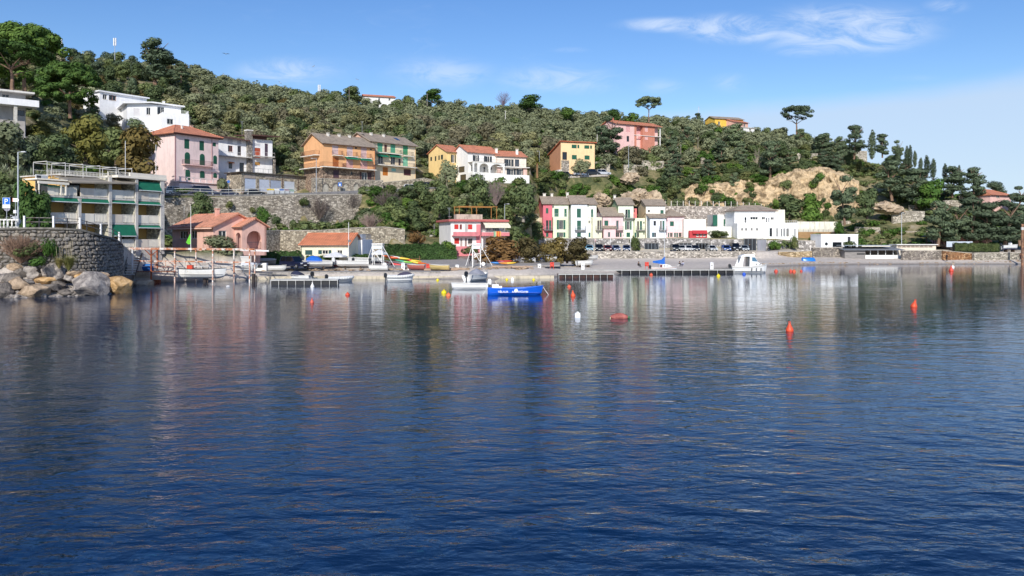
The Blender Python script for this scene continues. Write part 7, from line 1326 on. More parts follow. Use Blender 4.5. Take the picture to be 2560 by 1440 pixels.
 for px, Y, z, rz, L, f, h, lb in ((787, 118.8, 1.75, 200, 5.0, [('cover', '#1f66c4', -.2, .25, .75), ('engine', '#d8d8d6')], '#e6e5e1', 'white laid up boat with a bright blue tarpaulin amidships'), (843, 121.5, 1.7, 195, 4.4, ['engine', ('antifoul', '#6a2a2c')], '#e2e1dd', 'white laid up boat with dark red bottom paint'), (880, 121, 1.7, 190, 5.0, ['engine', 'bench'], '#e6e6e4', 'open white laid up boat with dark outboard'), (913, 124.5, 2.1, 185, 5.2, [('stripe', '#b9b5b0', .05), ('antifoul', '#2a2c40')], '#e8e8e6', 'white laid up boat with navy bottom beside the first boat hoist'), (660, 121, 1.8, 10, 3.6, [('cover', '#b9b2a6', -.45, .45, .3)], '#8a8478', 'small covered skiff beside the white parapet'), (1307, 139, 1.75, 184, 4.4, [('cover', '#a49cb4', -.45, .4, .3), ('stripe', '#c9c9c9')], '#dedee0', 'white boat under a lilac cover beside the brown trees'), (1322, 141.5, 1.75, 176, 5.6, [('stripe', '#2a5ac0', .2), ('cover', '#2658b8', -.1, .48, .2)], '#e8e8ea', 'white boat with broad royal blue stripe by the brown trees'), (1356, 142, 1.75, 3, 5.2, ['console', 'engine', 'rail'], '#ecebe8', 'white motorboat with windscreen under the brown trees'), (1462, 141.5, 1.2, 20, 3.2, ['bench'], '#e6e6e2', 'small white dinghy tipped beside the white pedestal'), (1275, 143, 1.8, 175, 4.4, [('cover', '#26306a', -.48, .46, .45)], '#222a50', 'boat under a navy blue cover behind the kayaks'), (1400, 146, 1.8, 170, 4.8, [('cover', '#22284a', -.48, .46, .6)], '#2a2c3a', 'boat under a dark blue cover among the tree trunks'), (1432, 147, 1.8, 186, 5.0, [('cover', '#4a1c20', -.48, .3, .4), ('antifoul', '#6a2428')], '#5a1f22', 'dark maroon boat on a cradle under the brown trees'), (1466, 150, 1.9, 8, 4.6, [('cover', '#16181e', -.48, .2, .5)], '#d6d4d0', 'boat with black cover and white bow by the low sea wall')):
  t, S = boat(lb, G(px, Y, z), R(rz), L, L*.38, .62, h, feats=f, name='laid_up_boat', group=g); mb = MB(); [mb.box(x-.08, -.5, -z+1.3-.5 if False else -.55, x+.08, .5, -.16) for x in (-L*.25, L*.2)]; mb.build('cradle', M('wood', '#5a4a3c'), t)
 for px, Y, z, rz, L, h, c, lb in ((603, 112.4, 1.5, 12, 4.6, '#dcdcd8', '#cfd2d8', 'boat under a pale grey cover at the end of the gantry'), (356, 104.4, 1.55, 5, 3.0, '#2a62a8', '#3a76b8', 'boat under a blue tarpaulin beside the white steps'), (693, 116.5, 1.25, 8, 2.6, '#e2e2de', None, 'tiny white dinghy on the quay left of the navy car'), (1098, 118.6, 1.3, 175, 3.0, '#c4ae74', None, 'dull yellow dinghy on the quay bank below the hedge'), (1040, 119.6, 1.3, 170, 2.8, '#b0645a', None, 'faded red dinghy on the quay bank behind the purple covered boat'), (945, 117.4, 1.25, 185, 2.8, '#e4e4e0', None, 'small white dinghy on the quay below the first hoist')): boat(lb, G(px, Y, z), R(rz), L, L*.4, .5, h, feats=[('cover', c, -.47, .45, .35)] if c else ['bench'], name='small_boat', group='small boats on the quay')
 t, S = boat('white motorboat with navy bottom hauled out on the point', G(2524, 191.5, zat(628, 191.5)+.6), R(12), 4.6, 1.8, .8, '#e8e8e6', feats=['console', ('antifoul', '#23285a'), 'engine'], name='laid_up_boat', group=g); mb = MB(); [mb.box(x-.08, -.5, -.8, x+.08, .5, -.16) for x in (-1.1, .9)]; mb.build('cradle', M('wood', '#5a4a3c'), t)
 t, S = boat('bright blue upturned boat lying on the pebble beach', G(2022, 182.5, 1.25), R(3), 3.2, 1.3, .5, '#2a78d0', '#3a86d8', '#2a78d0', .3, .5, .2, (), 'upturned_boat'); t.rotation_euler = (math.pi, 0, R(3))
 t, S = boat('white wooden boat hanging from the rusty boat gantry', G(506, 104.2, .75), R(2), 6.1, 1.9, .95, '#e8e7e3', '#3a3a3c', '#b9b2a4', .25, .3, .25, ['bench'], 'hanging_boat'); mb = MB(); mb.box(-1.9, -.3, .5, -1.2, .3, 1.5); mb.build('red_tank', M('paint', '#c8452e'), t)
 for x in (-1.9, 1.8): mb = MB(); mb.bar((x, -.95, -.2), (x, -.6, 3.5), .02); mb.bar((x, .95, -.2), (x, .6, 3.5), .02); mb.build('sling', M('paint', '#4a4a4a'), t)
 # kayaks
 def kayak(lb, loc, rz, L, c1, c2, grp, tilt=0, rx=0):
  t = thing('kayak', lb, 'kayak', loc, rz, grp); t.rotation_euler = (rx, tilt, rz); mb = MB(); n = 14; vs = []; m = 8
  for i in range(n+1):
   u = -1+2*i/n; r = max(.01, (1-abs(u)**2.2))**.75; zc = .12*abs(u)**3
   for j in range(m): a = 2*math.pi*j/m; vs.append((u*L/2, .32*r*math.cos(a), zc+.2*r*math.sin(a)))
  fs = [(i*m+j, i*m+(j+1) % m, (i+1)*m+(j+1) % m, (i+1)*m+j) for i in range(n) for j in range(m)]; mb.add(vs, fs); mb.m = [1 if (k//m) >= n*.5 else 0 for k in range(len(fs))]; mb.build('hull', [M('paint', c1, r=.35), M('paint', c2, r=.35)], t, smooth=True)
  mb = MB(); mb.lathe([(.3, .0), (.33, .05), (.27, .05)], 12); o = mb.build('cockpit_rim', M('paint', '#1c1c1e'), t); o.scale = (1.5, .7, 1); o.location = (0, 0, .17)
 g = 'kayaks on the rack by the hoist'
 for i, (px, y, c1, c2, L, lb) in enumerate(((976, 643, '#e0662a', '#d8551c', 3.0, 'orange kayak on top of the rack'), (1000, 645, '#e8e4d8', '#e6c23a', 3.4, 'white and yellow kayak on top of the rack'), (1029, 651, '#d03a22', '#e8c022', 3.4, 'red and yellow kayak leaning down the rack'), (1010, 654, '#3a9a78', '#7ab84a', 3.2, 'green kayak in the middle of the rack'), (990, 661, '#cf2f34', '#d84448', 3.2, 'red kayak low on the rack'), (1012, 665, '#b8383a', '#e6e2da', 3.0, 'red and white kayak on the ground by the rack'), (1045, 657, '#e8c63a', '#d86a2c', 2.8, 'yellow and orange kayak at the end of the rack'), (1052, 668, '#8a3a34', '#a84a40', 2.8, 'dull red kayak on the ground behind the pedestals'))):
  Y = 127+(i % 3)*.8; kayak(lb, G(px, Y, zat(y, Y)), R(-8+i*2), L, c1, c2, g, R(9))
 t = thing('kayak_rack', 'low timber rack holding the bright kayaks', 'rack', G(1005, 128.5, 1.6)); [MB().box(x-.06, -.06, -.4, x+.06, .06, 1.35).build('post', M('wood', '#7a5a3a'), t) for x in (-2.6, 0, 2.8)]; [MB().box(-2.8, -.05, z, 3.0, .05, z+.08).build('beam', M('wood', '#7a5a3a'), t) for z in (.35, .85)]
 g = 'kayaks beside the logs'; kayak('blue kayak beside the yellow one near the second hoist', G(1246, 131.5, 1.75), R(6), 2.6, '#2a7ac0', '#3a8ad0', g); kayak('yellow and orange boat shaped kayak near the second hoist', G(1268, 131, 1.72), R(-4), 3.0, '#d88a2a', '#e0b83a', g); kayak('red kayak behind the yellow one near the second hoist', G(1262, 134, 1.95), R(4), 2.6, '#b83a30', '#c84a3a', g)
fleet()
# ================================================================ jetties, hoists, buoys
def waterfront():
 wr = M('rust', '#dcd9d2', c2='#b5714a'); rs = M('rust', '#b4643a', c2='#7a3a20'); rd = M('rust', '#8f4a2c', c2='#5a2c1c'); dkw = M('wood', '#6f6860'); gal = M('paint', '#c9cbcb', r=.4, metal=.4); wh = M('paint', '#e9e8e5', wear=.08)
 # gantry with long rails for lifting boats
 o = G(378, 103, 0); t = thing('boat_gantry', 'long white and rusty steel boat lifting gantry over a walkway', 'gantry', o); L = lambda px, Y, z: G(px, Y, z)-o
 for Y, m in ((102.6, wr), (106.2, wr)):
  mb = MB(); mb.bar(L(322, Y-.6, zat(621, Y)), L(637, Y+1.4, zat(624, Y)), .16, .26); mb.build('beam', m, t)
 mb = MB(); mb.bar(L(600, 106.8, zat(625, 106)), L(672, 107.6, zat(627.5, 107)), .14, .2); mb.build('beam', wh, t); mb = MB(); mb.bar(L(336, 102.6, zat(652, 102.6)), L(624, 104.2, zat(656, 104)), .12, .16); mb.build('lower_rail', wr, t)
 for px, Y, m in ((331, 102, wh), (378, 102.4, rs), (393, 105.8, rs), (437, 103, wr), (490, 105.8, wr), (532, 103.3, wr), (585, 106.5, wr), (624, 104.1, wr), (637, 107, wr)): mb = MB(); mb.bar(L(px, Y, -1.2), L(px, Y, zat(623, Y)), .15); mb.build('post', m, t)
 for px in range(345, 636, 24): mb = MB(); mb.bar(L(px, 102.8, zat(622, 103)), L(px, 106.2, zat(623, 106)), .08); mb.build('cross_tie', wr, t)
 mb = MB(); mb.bar(L(378, 102.4, zat(640, 102)), L(362, 102.4, zat(624, 102)), .1); mb.bar(L(378, 102.4, zat(640, 102)), L(395, 102.6, zat(624, 102)), .1); mb.build('brace', rs, t)
 n = 16
 for i in range(n):
  a, b = 336+i*(440-336)/n, 336+(i+1)*(440-336)/n-.5; mb = MB(); z = 1.42; q = [L(a, 101.9, z), L(b, 101.9, z), L(b, 104.2, z), L(a, 104.2, z)]; mb.prism(q, [v+Vector((0, 0, .08)) for v in q]); mb.build('plank', M('wood', '#8a5a40') if i % 3 else rd, t)
 mb = MB(); railing(mb, [L(336, 104.3, 1.5), L(440, 104.6, 1.5)], 1.0, 1.2, .06, (1, .5)); mb.build('walkway_railing', wr, t); mb = MB(); railing(mb, [L(440, 104, 1.0), L(585, 108.6, 1.0), L(630, 109.6, 1.0)], 1.05, 1.0, .06, (1, .5)); mb.build('walkway_railing', wh, t)
 for px, Y in ((380, 102), (393, 103.8)): mb = MB(); mb.box(*(L(px, Y, 0)+Vector((-.35, -.3, -.9))), *(L(px, Y, 0)+Vector((.35, .3, .35)))); mb.build('rusty_footing', rs, t)
 for px in (512, 634): mb = MB(); mb.bar(L(px, 104.5, -1), L(px, 104.5, 1.1), .35); mb.bar(L(px+7, 104.5, -1), L(px+7, 104.5, .9), .12); mb.build('dark_pile', M('rust', '#4a3a32', c2='#2a2220'), t)
 # white terrace parapet and sheds behind the gantry
 stone_wall('low white parapet wall behind the boat gantry', [(345, 105.8, .6, 3.0), (470, 109.6, .6, 3.0), (575, 111.6, .6, 3.1), (628, 112.6, .6, 3.1)], PL('#c9c4bc', .22), .3, capmat=wh)
 t = thing('service_box', 'white electrical box with dark grille at the end of the gantry', 'cabinet', G(652, 117.3, 1.0)); mb = MB(); mb.box(-.9, -.3, 0, .9, .5, 1.15); mb.build('case', wh, t); mb = MB(); mb.box(-.35, -.34, .45, .35, -.301, .85); mb.build('grille', M('paint', '#3a3c3e'), t)
 t = thing('green_flag', 'limp green flag on a tall pole behind the gantry', 'flag', G(477, 110.2, 1.0)); mb = MB(); mb.tube((0, 0, 0), (0, 0, zat(515, 110)-1), .05, .03, n=6); mb.build('pole', wh, t); z = zat(588, 110)-1; mb = MB(); q = [(.0, z+.1), (-.1, z+.15), (-.65, z-1.0), (-.35, z-1.25), (0, z-1.2)]; mb.prism([(x, -.03, zz) for x, zz in q], [(x, .03, zz) for x, zz in q]); mb.build('cloth', M('cloth', '#6ac83a'), t)
 t = thing('camera_pole', 'tall white pole with a camera at the cream clubhouse corner', 'pole', G(871.5, 125.5, 1.6)); mb = MB(); mb.tube((0, 0, 0), (0, 0, zat(556, 125.5)-1.6), .06, .04, n=6); mb.build('pole', wh, t); mb = MB(); mb.box(-.05, -.2, 3.6, .35, .1, 3.9); mb.build('camera_box', M('paint', '#6a6c70'), t)
 # floating docks and pier
 def pontoon(name, lb, a, b, wd, z, nf, deckm, floatm, th=.12, post=None):
  A, B_ = G(a[0], a[1], 0), G(b[0], b[1], 0); d = B_-A; Ln = d.length; t = thing(name, lb, 'pier', A, math.atan2(d.y, d.x)); np_ = max(6, int(Ln/1.2)); 
  mb = MB(); [mb.box(Ln*i/np_+.01, 0, z-th, Ln*(i+1)/np_-.01, wd, z) for i in range(np_)]; mb.build('deck', deckm, t); mb = MB(); mb.box(0, -.06, z-th-.02, Ln, -.003, z+.04); mb.box(0, wd+.003, z-th-.02, Ln, wd+.06, z+.04); mb.build('edge_beam', M('paint', '#a9a8a4', wear=.2), t)
  for i in range(nf): x0 = Ln*(i+.08)/nf; mb = MB(); mb.box(x0, .1, -.35, x0+Ln/nf*.8, wd-.1, z-th-.004); mb.build('float', floatm, t)
  for i in range(nf+1): x0 = min(Ln-.05, max(.05, Ln*i/nf)); mb = MB(); mb.box(x0-.03, -.1, -.2, x0+.03, -.063, z+.02); mb.build('bracket', M('paint', '#b9b8b4'), t)
  return t
 pontoon('floating_dock', 'short floating dock on black floats near the gantry', (676, 98.6), (845, 99.2), 1.9, .62, 8, M('paint', '#a8abad', r=.5, wear=.15), M('paint', '#1c1d20', r=.6))
 pontoon('mooring_pier', 'long grey pier on dark floats crossing the bay to the cabin cruiser', (985, 119.6), (1400, 130.6), 1.7, .62, 22, dkw, M('paint', '#16171a', r=.7)); pontoon('mooring_pier', 'outer stretch of the long pier ending at the cabin cruiser', (1400.5, 130.7), (1836, 132.6), 1.7, .62, 20, dkw, M('paint', '#16171a', r=.7)); pontoon('rusty_pontoon', 'short rusty pontoon floating in front of the long pier', (1396, 115.6), (1535, 116.4), 1.5, .62, 8, rd, M('rust', '#4a2c24', c2='#2a1c18'))
 g = 'white service pedestals on the pier'
 for px, Y, yt, lb in ((1008, 121.5, 657, 'white service pedestal by the kayaks, left of a taller one'), (1024, 120.9, 662, 'white service pedestal nearest the purple covered boat'), (1143, 124.4, 662, 'white service pedestal at the bow of the long launch'), (1348.5, 130, 660, 'white service pedestal beside the dark bags'), (1457, 131.6, 656, 'white service pedestal in front of the tipped dinghy'), (1779, 133.3, 655.5, 'white service pedestal between the sailing boat and the cruiser')):
  t = thing('service_pedestal', lb, 'pedestal', G(px, Y, .62), 0, g); h = zat(yt, Y)-.62; mb = MB(); mb.box(-.26, -.2, 0, .26, .2, h-.12); mb.build('column', wh, t); mb = MB(); mb.lathe([(.33, 0), (.3, .1), (.12, .16)], 8, (0, 0, h-.118)); mb.build('cap', wh, t); mb = MB(); mb.box(-.1, -.225, h*.5, .1, -.201, h*.5+.16); mb.build('socket', M('paint', '#5a5e62'), t)
 for px, Y, lb in ((1380, 130.8, 'red lifebuoy stand near the dark bags'), (1617, 132.6, 'red lifebuoy stand left of the sailing boat'), (1071, 123, 'red stand behind the small console boat')):
  t = thing('lifebuoy_stand', lb, 'lifebuoy stand', G(px, Y, .62), 0, 'lifebuoy stands'); mb = MB(); mb.bar((-.3, 0, 0), (-.1, 0, 1.2), .07); mb.bar((.3, 0, 0), (.1, 0, 1.2), .07); mb.build('leg', M('paint', '#c8392e'), t); mb = MB(); mb.box(-.32, -.06, .55, .32, .06, 1.25); mb.build('board', M('paint', '#d0453a'), t); mb = MB(); n = 14
  for i in range(n): a, b = 2*math.pi*i/n, 2*math.pi*(i+1)/n; mb.tube((.26*math.cos(a), -.12, .9+.26*math.sin(a)), (.26*math.cos(b), -.12, .9+.26*math.sin(b)), .06, n=6)
  mb.build('ring', M('paint', '#d8503c'), t)
 # boat hoists: tall white frames with a panel at the top
 for px0, px1, Y, lb in ((931, 955, 121.8, 'white steel boat hoist with raised box left of the kayaks'), (1181, 1200.5, 125.5, 'white steel boat hoist with raised box in front of the brown trees')):
  o = G((px0+px1)/2, Y, 1.2); t = thing('boat_hoist', lb, 'hoist', o); w = (px1-px0)/2*Y/FPX; z1 = zat(609.5, Y)-1.2; zb = zat(622, Y)-1.2
  for x in (-w, w):
   for y in (0, 1.6): mb = MB(); mb.bar((x, y, 0), (x, y, z1), .1); mb.build('upright', wh, t)
  for x, dx in ((-w, -1.05), (w, 1.9)):
   for y in (0,): mb = MB(); mb.bar((x, y, z1-.2), (x+dx, y, .25), .06); mb.build('stay', wh, t)
  mb = MB(); mb.box(-w-.05, -.1, zb, w+.05, 1.7, z1-.25); mb.build('machine_box', M('paint', '#cfd6d6', wear=.15), t); mb = MB(); mb.box(-w-.1, -.15, z1-.1, w+.1, 1.75, z1+.05); mb.build('top_frame', wh, t); mb = MB(); mb.bar((-w, -.02, zb), (w, -.02, .9), .08); mb.build('brace', wh, t)
  mb = MB(); railing(mb, [(-w-.2, -.5, -.1), (w+1.0, -.5, -.1), (w+1.0, 1.9, -.1)], 1.3, .55, .035, (1, .5)); mb.build('cage', M('paint', '#8f9292', metal=.4), t); mb = MB(); mb.lathe([(.3, 0), (.3, .15)], 12); o2 = mb.build('hose_reel', wh, t); o2.rotation_euler = (R(90), 0, 0); o2.location = (w+.5, -.55, .6); mb = MB(); mb.box(-w-.4, -.7, -.35, w+1.3, 2.1, -.12); mb.build('platform', M('paint', '#4a4c4e'), t)
 # parasols
 for px, Y, yp, ye, w, lb in ((838.5, 126.2, 629, 639.5, 62, 'wide white parasol in front of the clubhouse hedge'), (948, 131.5, 623.5, 633.5, 42, 'white parasol behind the first boat hoist')):
  t = thing('parasol', lb, 'parasol', G(px, Y, 1.7)); r = w/2*Y/FPX; zp, ze = zat(yp, Y)-1.7, zat(ye, Y)-1.7; mb = MB(); n = 8
  rim = [(r*math.cos(2*math.pi*i/n), r*math.sin(2*math.pi*i/n), ze) for i in range(n)]
  for i in range(n): mb.poly([(0, 0, zp), rim[i], rim[(i+1) % n]]); a, b = rim[i], rim[(i+1) % n]; mb.poly([a, (a[0], a[1], ze-.2), (b[0], b[1], ze-.2), b])
  mb.build('canopy', M('cloth', '#dedede'), t); mb = MB(); mb.tube((0, 0, 0), (0, 0, zp), .04, n=6); mb.build('pole', gal, t); mb = MB(); [mb.bar((0, 0, zp-.1), rim[i], .025) for i in range(n)]; mb.build('ribs', gal, t)
 # log pile
 g = 'bleached logs on the quay bank'; wd = M('wood', '#b59a82')
 for i, (a, b, Y, z) in enumerate(((1218, 1268, 125.6, 1.0), (1230, 1300, 125.0, 1.3), (1262, 1322, 126, 1.05), (1280, 1332, 125.4, 1.25), (1120, 1165, 119.6, 1.1), (1060, 1120, 119.3, 1.05))):
  A, B_ = G(a, Y, z), G(b, Y+.6, z+.1); t = thing('log', ['leftmost log of the driftwood heap', 'long log on top of the driftwood heap', 'log in the middle of the driftwood heap', 'pale log at the far end of the driftwood heap', 'log lying below the second boat hoist', 'log lying below the hedge by the pier'][i], 'log', A, 0, g); mb = MB(); d = B_-A; N_ = 6
  for k in range(N_): mb.tube(d*(k/N_)+Vector((0, 0, .05*math.sin(k*2))), d*((k+1)/N_)+Vector((0, 0, .05*math.sin(k*2+2))), .2-.015*k, .2-.015*(k+1), n=8)
  mb.build('trunk_wood', wd, t)
 # buoys
 def buoy(lb, px, y, kind, c, s=1.0, tilt=0):
  Y = HCAM*FPX/(y-YH); t = thing('buoy', lb, 'buoy', G(px, Y, 0), 0, 'mooring buoys'); t.rotation_euler = (0, tilt, 0); m = M('paint', c, r=.5)
  if kind == 'cone': mb = MB(); mb.lathe([(.05, -.2), (.3*s, -.1), (.36*s, .08*s), (.33*s, .22*s), (.2*s, .45*s), (.11*s, .62*s+.02), (.09*s, .7*s+.02)], 14); mb.build('float', m, t, smooth=True); mb = MB(); n = 10; [mb.tube((.09*s*math.cos(2*math.pi*i/n), 0, .8*s+.09*s*math.sin(2*math.pi*i/n)), (.09*s*math.cos(2*math.pi*(i+1)/n), 0, .8*s+.09*s*math.sin(2*math.pi*(i+1)/n)), .035*s, n=5) for i in range(n)]; mb.build('eye', m, t)
  elif kind == 'ball': mb = MB(); mb.lathe([(.02, -.25*s), (.2*s, -.18*s), (.29*s, 0), (.27*s, .16*s), (.15*s, .28*s), (.06*s, .32*s)], 12); mb.build('float', m, t, smooth=True); mb = MB(); mb.tube((0, 0, .3*s), (0, 0, .42*s), .05*s, n=6); mb.build('eye', m, t)
  elif kind == 'barrel': mb = MB(); mb.lathe([(.05, -.95), (.2, -.8), (.38, -.35), (.42, 0), (.36, .4), (.2, .75), (.1, .85)], 14); o = mb.build('float', M('rust', '#b0685e', c2='#8a4a42'), t, smooth=True); o.rotation_euler = (0, R(90), R(-12)); o.location = (0, 0, .14); t.scale = (.7, .7, .7); mb = MB(); mb.lathe([(.1, .83), (.13, .9), (.05, 1.05)], 10); o = mb.build('weedy_end', M('paint', '#3f7a4a'), t); o.rotation_euler = (0, R(90), R(-12)); o.location = (0, 0, .12); mb = MB(); mb.tube((-.9, 0, .12), (-1.05, -.05, -.25), .04, n=5); mb.build('rope', M('paint', '#d8d2a0'), t)
  elif kind == 'jug': mb = MB(); mb.box(-.18, -.14, -.15, .18, .14, .33); mb.box(-.07, -.07, .331, .07, .07, .42); mb.build('float', m, t)
 for a in (('orange cone buoy nearest the camera right of the barrel buoy', 1974, 828, 'cone', '#d8502c', .66), ('orange cone buoy at the far right tilted over', 2284, 768, 'cone', '#d8502c', .74, .25), ('orange cone buoy right of the blue boat', 1433, 741, 'cone', '#d8542c', .68, -.1), ('faded red cone buoy alone in front of the gantry', 780, 757, 'cone', '#c85a48', .5), ('brick red barrel buoy floating on its side', 1549, 796, 'barrel', '#b0685e'), ('white jug float left of the barrel buoy', 1444, 794, 'jug', '#e6e8ea'), ('bright yellow ball buoy left of the white rowing boat', 1110, 733, 'ball', '#e8d012', 1.0), ('orange ball buoy beside the yellow one', 1121, 740, 'ball', '#e0764a', .9), ('small red buoy with a thin white stick', 869, 738, 'ball', '#d04a2c', .8), ('white pointed buoy in front of the floating dock', 781, 718, 'cone', '#e6e4e0', .65), ('small red buoy beside the orange cone right of the blue boat', 1423, 718, 'ball', '#d85a3a', .8), ('white jug float close to the quay end', 1281, 701, 'jug', '#ecebe8'), ('small yellow buoy by the quay end', 1267, 700, 'ball', '#e6cf1a', .7), ('yellow buoy at the corner of the quay', 1334, 700, 'ball', '#e6cf1a', .7), ('yellow buoy by the quay step near the console boat', 1094, 701, 'ball', '#e6cf1a', .7), ('yellow buoy hanging beside the pier near the cruiser', 1796, 691, 'ball', '#e6cf1a', 1.0), ('red buoy under the sailing boat', 1628, 688, 'ball', '#d85a3a', .9), ('blue buoy at the pier head', 1860, 686.5, 'ball', '#2a5ac8', 1.0), ('first red ball buoy right of the cruiser', 1940, 679, 'ball', '#d0503c', 1.1), ('second red ball buoy right of the cruiser, touching another', 1977, 679, 'ball', '#d0503c', 1.1), ('third red ball buoy right of the cruiser, touching its neighbour', 1985, 679.5, 'ball', '#d85a38', 1.1), ('smallest red ball buoy right of the cruiser', 2003, 678.5, 'ball', '#d0503c', .8), ('large red buoy near the point', 2378, 678, 'cone', '#d04a34', 1.1), ('white ball buoy near the point behind the large red one', 2382, 668, 'ball', '#e8e8e6', 1.1)): buoy(*a)
 t = thing('foam_float', 'flat white float drifting near the gantry', 'float', G(570, 94.5, -.02)); mb = MB(); mb.lathe([(.15, 0), (.26, .06), (.2, .14), (.05, .18)], 9); mb.build('body', M('paint', '#ecebe8'), t)
 t = thing('dark_bag', 'dark bags heaped on the pier by a pedestal', 'bag', G(1368, 130.9, .62)); mb = MB(); mb.lathe([(.35, 0), (.42, .2), (.3, .45), (.1, .55)], 10); mb.build('sack', M('cloth', '#2c2e38'), t); mb = MB(); mb.lathe([(.2, 0), (.26, .12), (.1, .28)], 8, (-.8, .2, 0)); mb.build('small_sack', M('cloth', '#2c2e38'), t)
waterfront()
# ================================================================ people and gulls
def person(lb, loc, rz, pose, top, legs, hair='#2a201a', skin='#c09070'):
 t = thing('person', lb, 'person', loc, rz)
 if pose == 'stand': J = {'pel': (0, 0, .93), 'che': (0, -.02, 1.32), 'nek': (0, 0, 1.5), 'hed': (0, -.02, 1.68), 'lk': (.1, -.03, .5), 'lf': (.11, 0, .08), 'lt': (.12, -.16, .04), 'rk': (-.1, .03, .5), 'rf': (-.11, .08, .08), 'rt': (-.12, -.08, .04), 'ls': (.19, 0, 1.42), 'le': (.26, .03, 1.14), 'lh': (.25, -.1, .9), 'rs': (-.19, 0, 1.42), 're': (-.26, .03, 1.14), 'rh': (-.24, -.1, .9)}
 else: J = {'pel': (0, .1, .2), 'che': (0, .0, .58), 'nek': (0, -.05, .74), 'hed': (0, -.1, .9), 'lk': (.14, -.32, .45), 'lf': (.15, -.5, .08), 'lt': (.16, -.64, .04), 'rk': (-.14, -.3, .42), 'rf': (-.15, -.52, .08), 'rt': (-.16, -.66, .04), 'ls': (.18, -.02, .66), 'le': (.24, -.2, .48), 'lh': (.14, -.4, .46), 'rs': (-.18, -.02, .66), 're': (-.24, -.2, .48), 'rh': (-.12, -.4, .44)}
 K = list(J); Rr = {'pel': .14, 'che': .15, 'nek': .06, 'hed': .1, 'lk': .075, 'lf': .05, 'lt': .045, 'rk': .075, 'rf': .05, 'rt': .045, 'ls': .07, 'le': .05, 'lh': .04, 'rs': .07, 're': .05, 'rh': .04}
 E = [('pel', 'che'), ('che', 'nek'), ('nek', 'hed'), ('pel', 'lk'), ('lk', 'lf'), ('lf', 'lt'), ('pel', 'rk'), ('rk', 'rf'), ('rf', 'rt'), ('che', 'ls'), ('ls', 'le'), ('le', 'lh'), ('che', 'rs'), ('rs', 're'), ('re', 'rh')]
 me = bpy.data.meshes.new('body'); me.from_pydata([J[k] for k in K], [(K.index(a), K.index(b)) for a, b in E], []); o = bpy.data.objects.new('body', me); COL.objects.link(o)
 md = o.modifiers.new('s', 'SKIN'); sv = me.skin_vertices[0].data if me.skin_vertices else None
 if sv is None:
  bm = bmesh.new(); bm.from_mesh(me); bm.verts.layers.skin.verify(); bm.to_mesh(me); bm.free(); sv = me.skin_vertices[0].data
 for i, k in enumerate(K): sv[i].radius = (Rr[k], Rr[k]*(.8 if k in ('pel', 'che') else 1)); sv[i].use_root = k == 'pel'
 o.modifiers.new('d', 'SUBSURF').levels = 1; dg = bpy.context.evaluated_depsgraph_get(); m2 = bpy.data.meshes.new_from_object(o.evaluated_get(dg)); bpy.data.objects.remove(o)
 for m in (M('paint', skin, r=.7), M('cloth', top), M('cloth', legs)): m2.materials.append(m)
 zp, zn, zh = J['pel'][2], J['nek'][2], J['hed'][2]
 for p in m2.polygons:
  c = p.center; low = c.z < zp+.05 or (pose != 'stand' and c.y < -.22 and c.z < .5 and abs(c.x) > .05)
  p.material_index = 0 if c.z > zn-.01 else (2 if low else 1); p.use_smooth = True
 b = bpy.data.objects.new('body', m2); COL.objects.link(b); b.parent = t
 mb = MB(); h = J['hed']; mb.lathe([(.115, -.02), (.125, .06), (.09, .13), (.03, .155)], 10, (h[0], h[1]+.02, h[2])); mb.build('hair', M('cloth', hair), b, smooth=True)
def people():
 person('person in dark clothes crouching on the pebble beach left of the sailing boat', G(1596, 146, gz(1596, 146)), R(40), 'sit', '#2a2622', '#2c2c30'); person('person in dark clothes standing by the restaurant pillar', G(1874, 197.5, 2.8), 0, 'stand', '#22242a', '#1c1e24')
 person('person in dark clothes standing at the foot of the rusty sea wall', G(2367, 184.9, gz(2367, 184.9)+.15), R(20), 'stand', '#1c1c1e', '#202024'); person('person standing by the thick post at the point', G(2551, 185.6, gz(2551, 185.6)+.1), R(-30), 'stand', '#4a2a26', '#24242a'); person('person in dark clothes lying back on the beach right of the sailing boat', G(1700, 152, gz(1700, 152)), R(-60), 'sit', '#2a2a34', '#c9c4c0'); person('person in white sitting beside another on the beach', G(1708, 152.6, gz(1708, 152.6)), R(-50), 'sit', '#b9bcd0', '#3a3c58')
 person('person in a black jacket standing behind the second boat hoist', G(1176, 130, 1.55), R(10), 'stand', '#1c1e24', '#22242c')
 g = M('paint', '#d8d8d8', r=.7)
 for i, (px, y, Y, s, ro) in enumerate(((565, 135, 160, 1.0, .2), (700, 207, 190, .8, 1.0), (784, 166, 200, .8, -.6), (893, 199, 210, .8, .6), (560, 186, 180, .7, .9))):
  t = thing('seagull', ['large gliding seagull highest over the hill', 'seagull over the olive crest left of the mast', 'white seagull in the sky right of the highest one', 'seagull above the round crest tree', 'seagull low over the ridge on the far left'][i], 'bird', W(px, y, Y), ro*2, 'seagulls over the hill'); t.rotation_euler = (0, ro*.5, ro)
  mb = MB(); mb.lathe([(.02, -.28), (.08, -.12), (.09, .05), (.05, .22), (.02, .3)], 8); o = mb.build('body', g, t, smooth=True); o.rotation_euler = (R(90), 0, 0)
  for k in (-1, 1): mb = MB(); q = [(0, .08, .03), (k*.35, .1, .14), (k*.72, -.02, .08), (k*.74, -.06, .08), (k*.35, -.06, .13), (0, -.1, .03)]; mb.prism(q, [(a, b, c+.015) for a, b, c in q]); mb.build('wing', M('paint', '#b5b8bc' if i else '#4a4a4c', r=.7), t); 
  t.scale = (s,)*3
people()
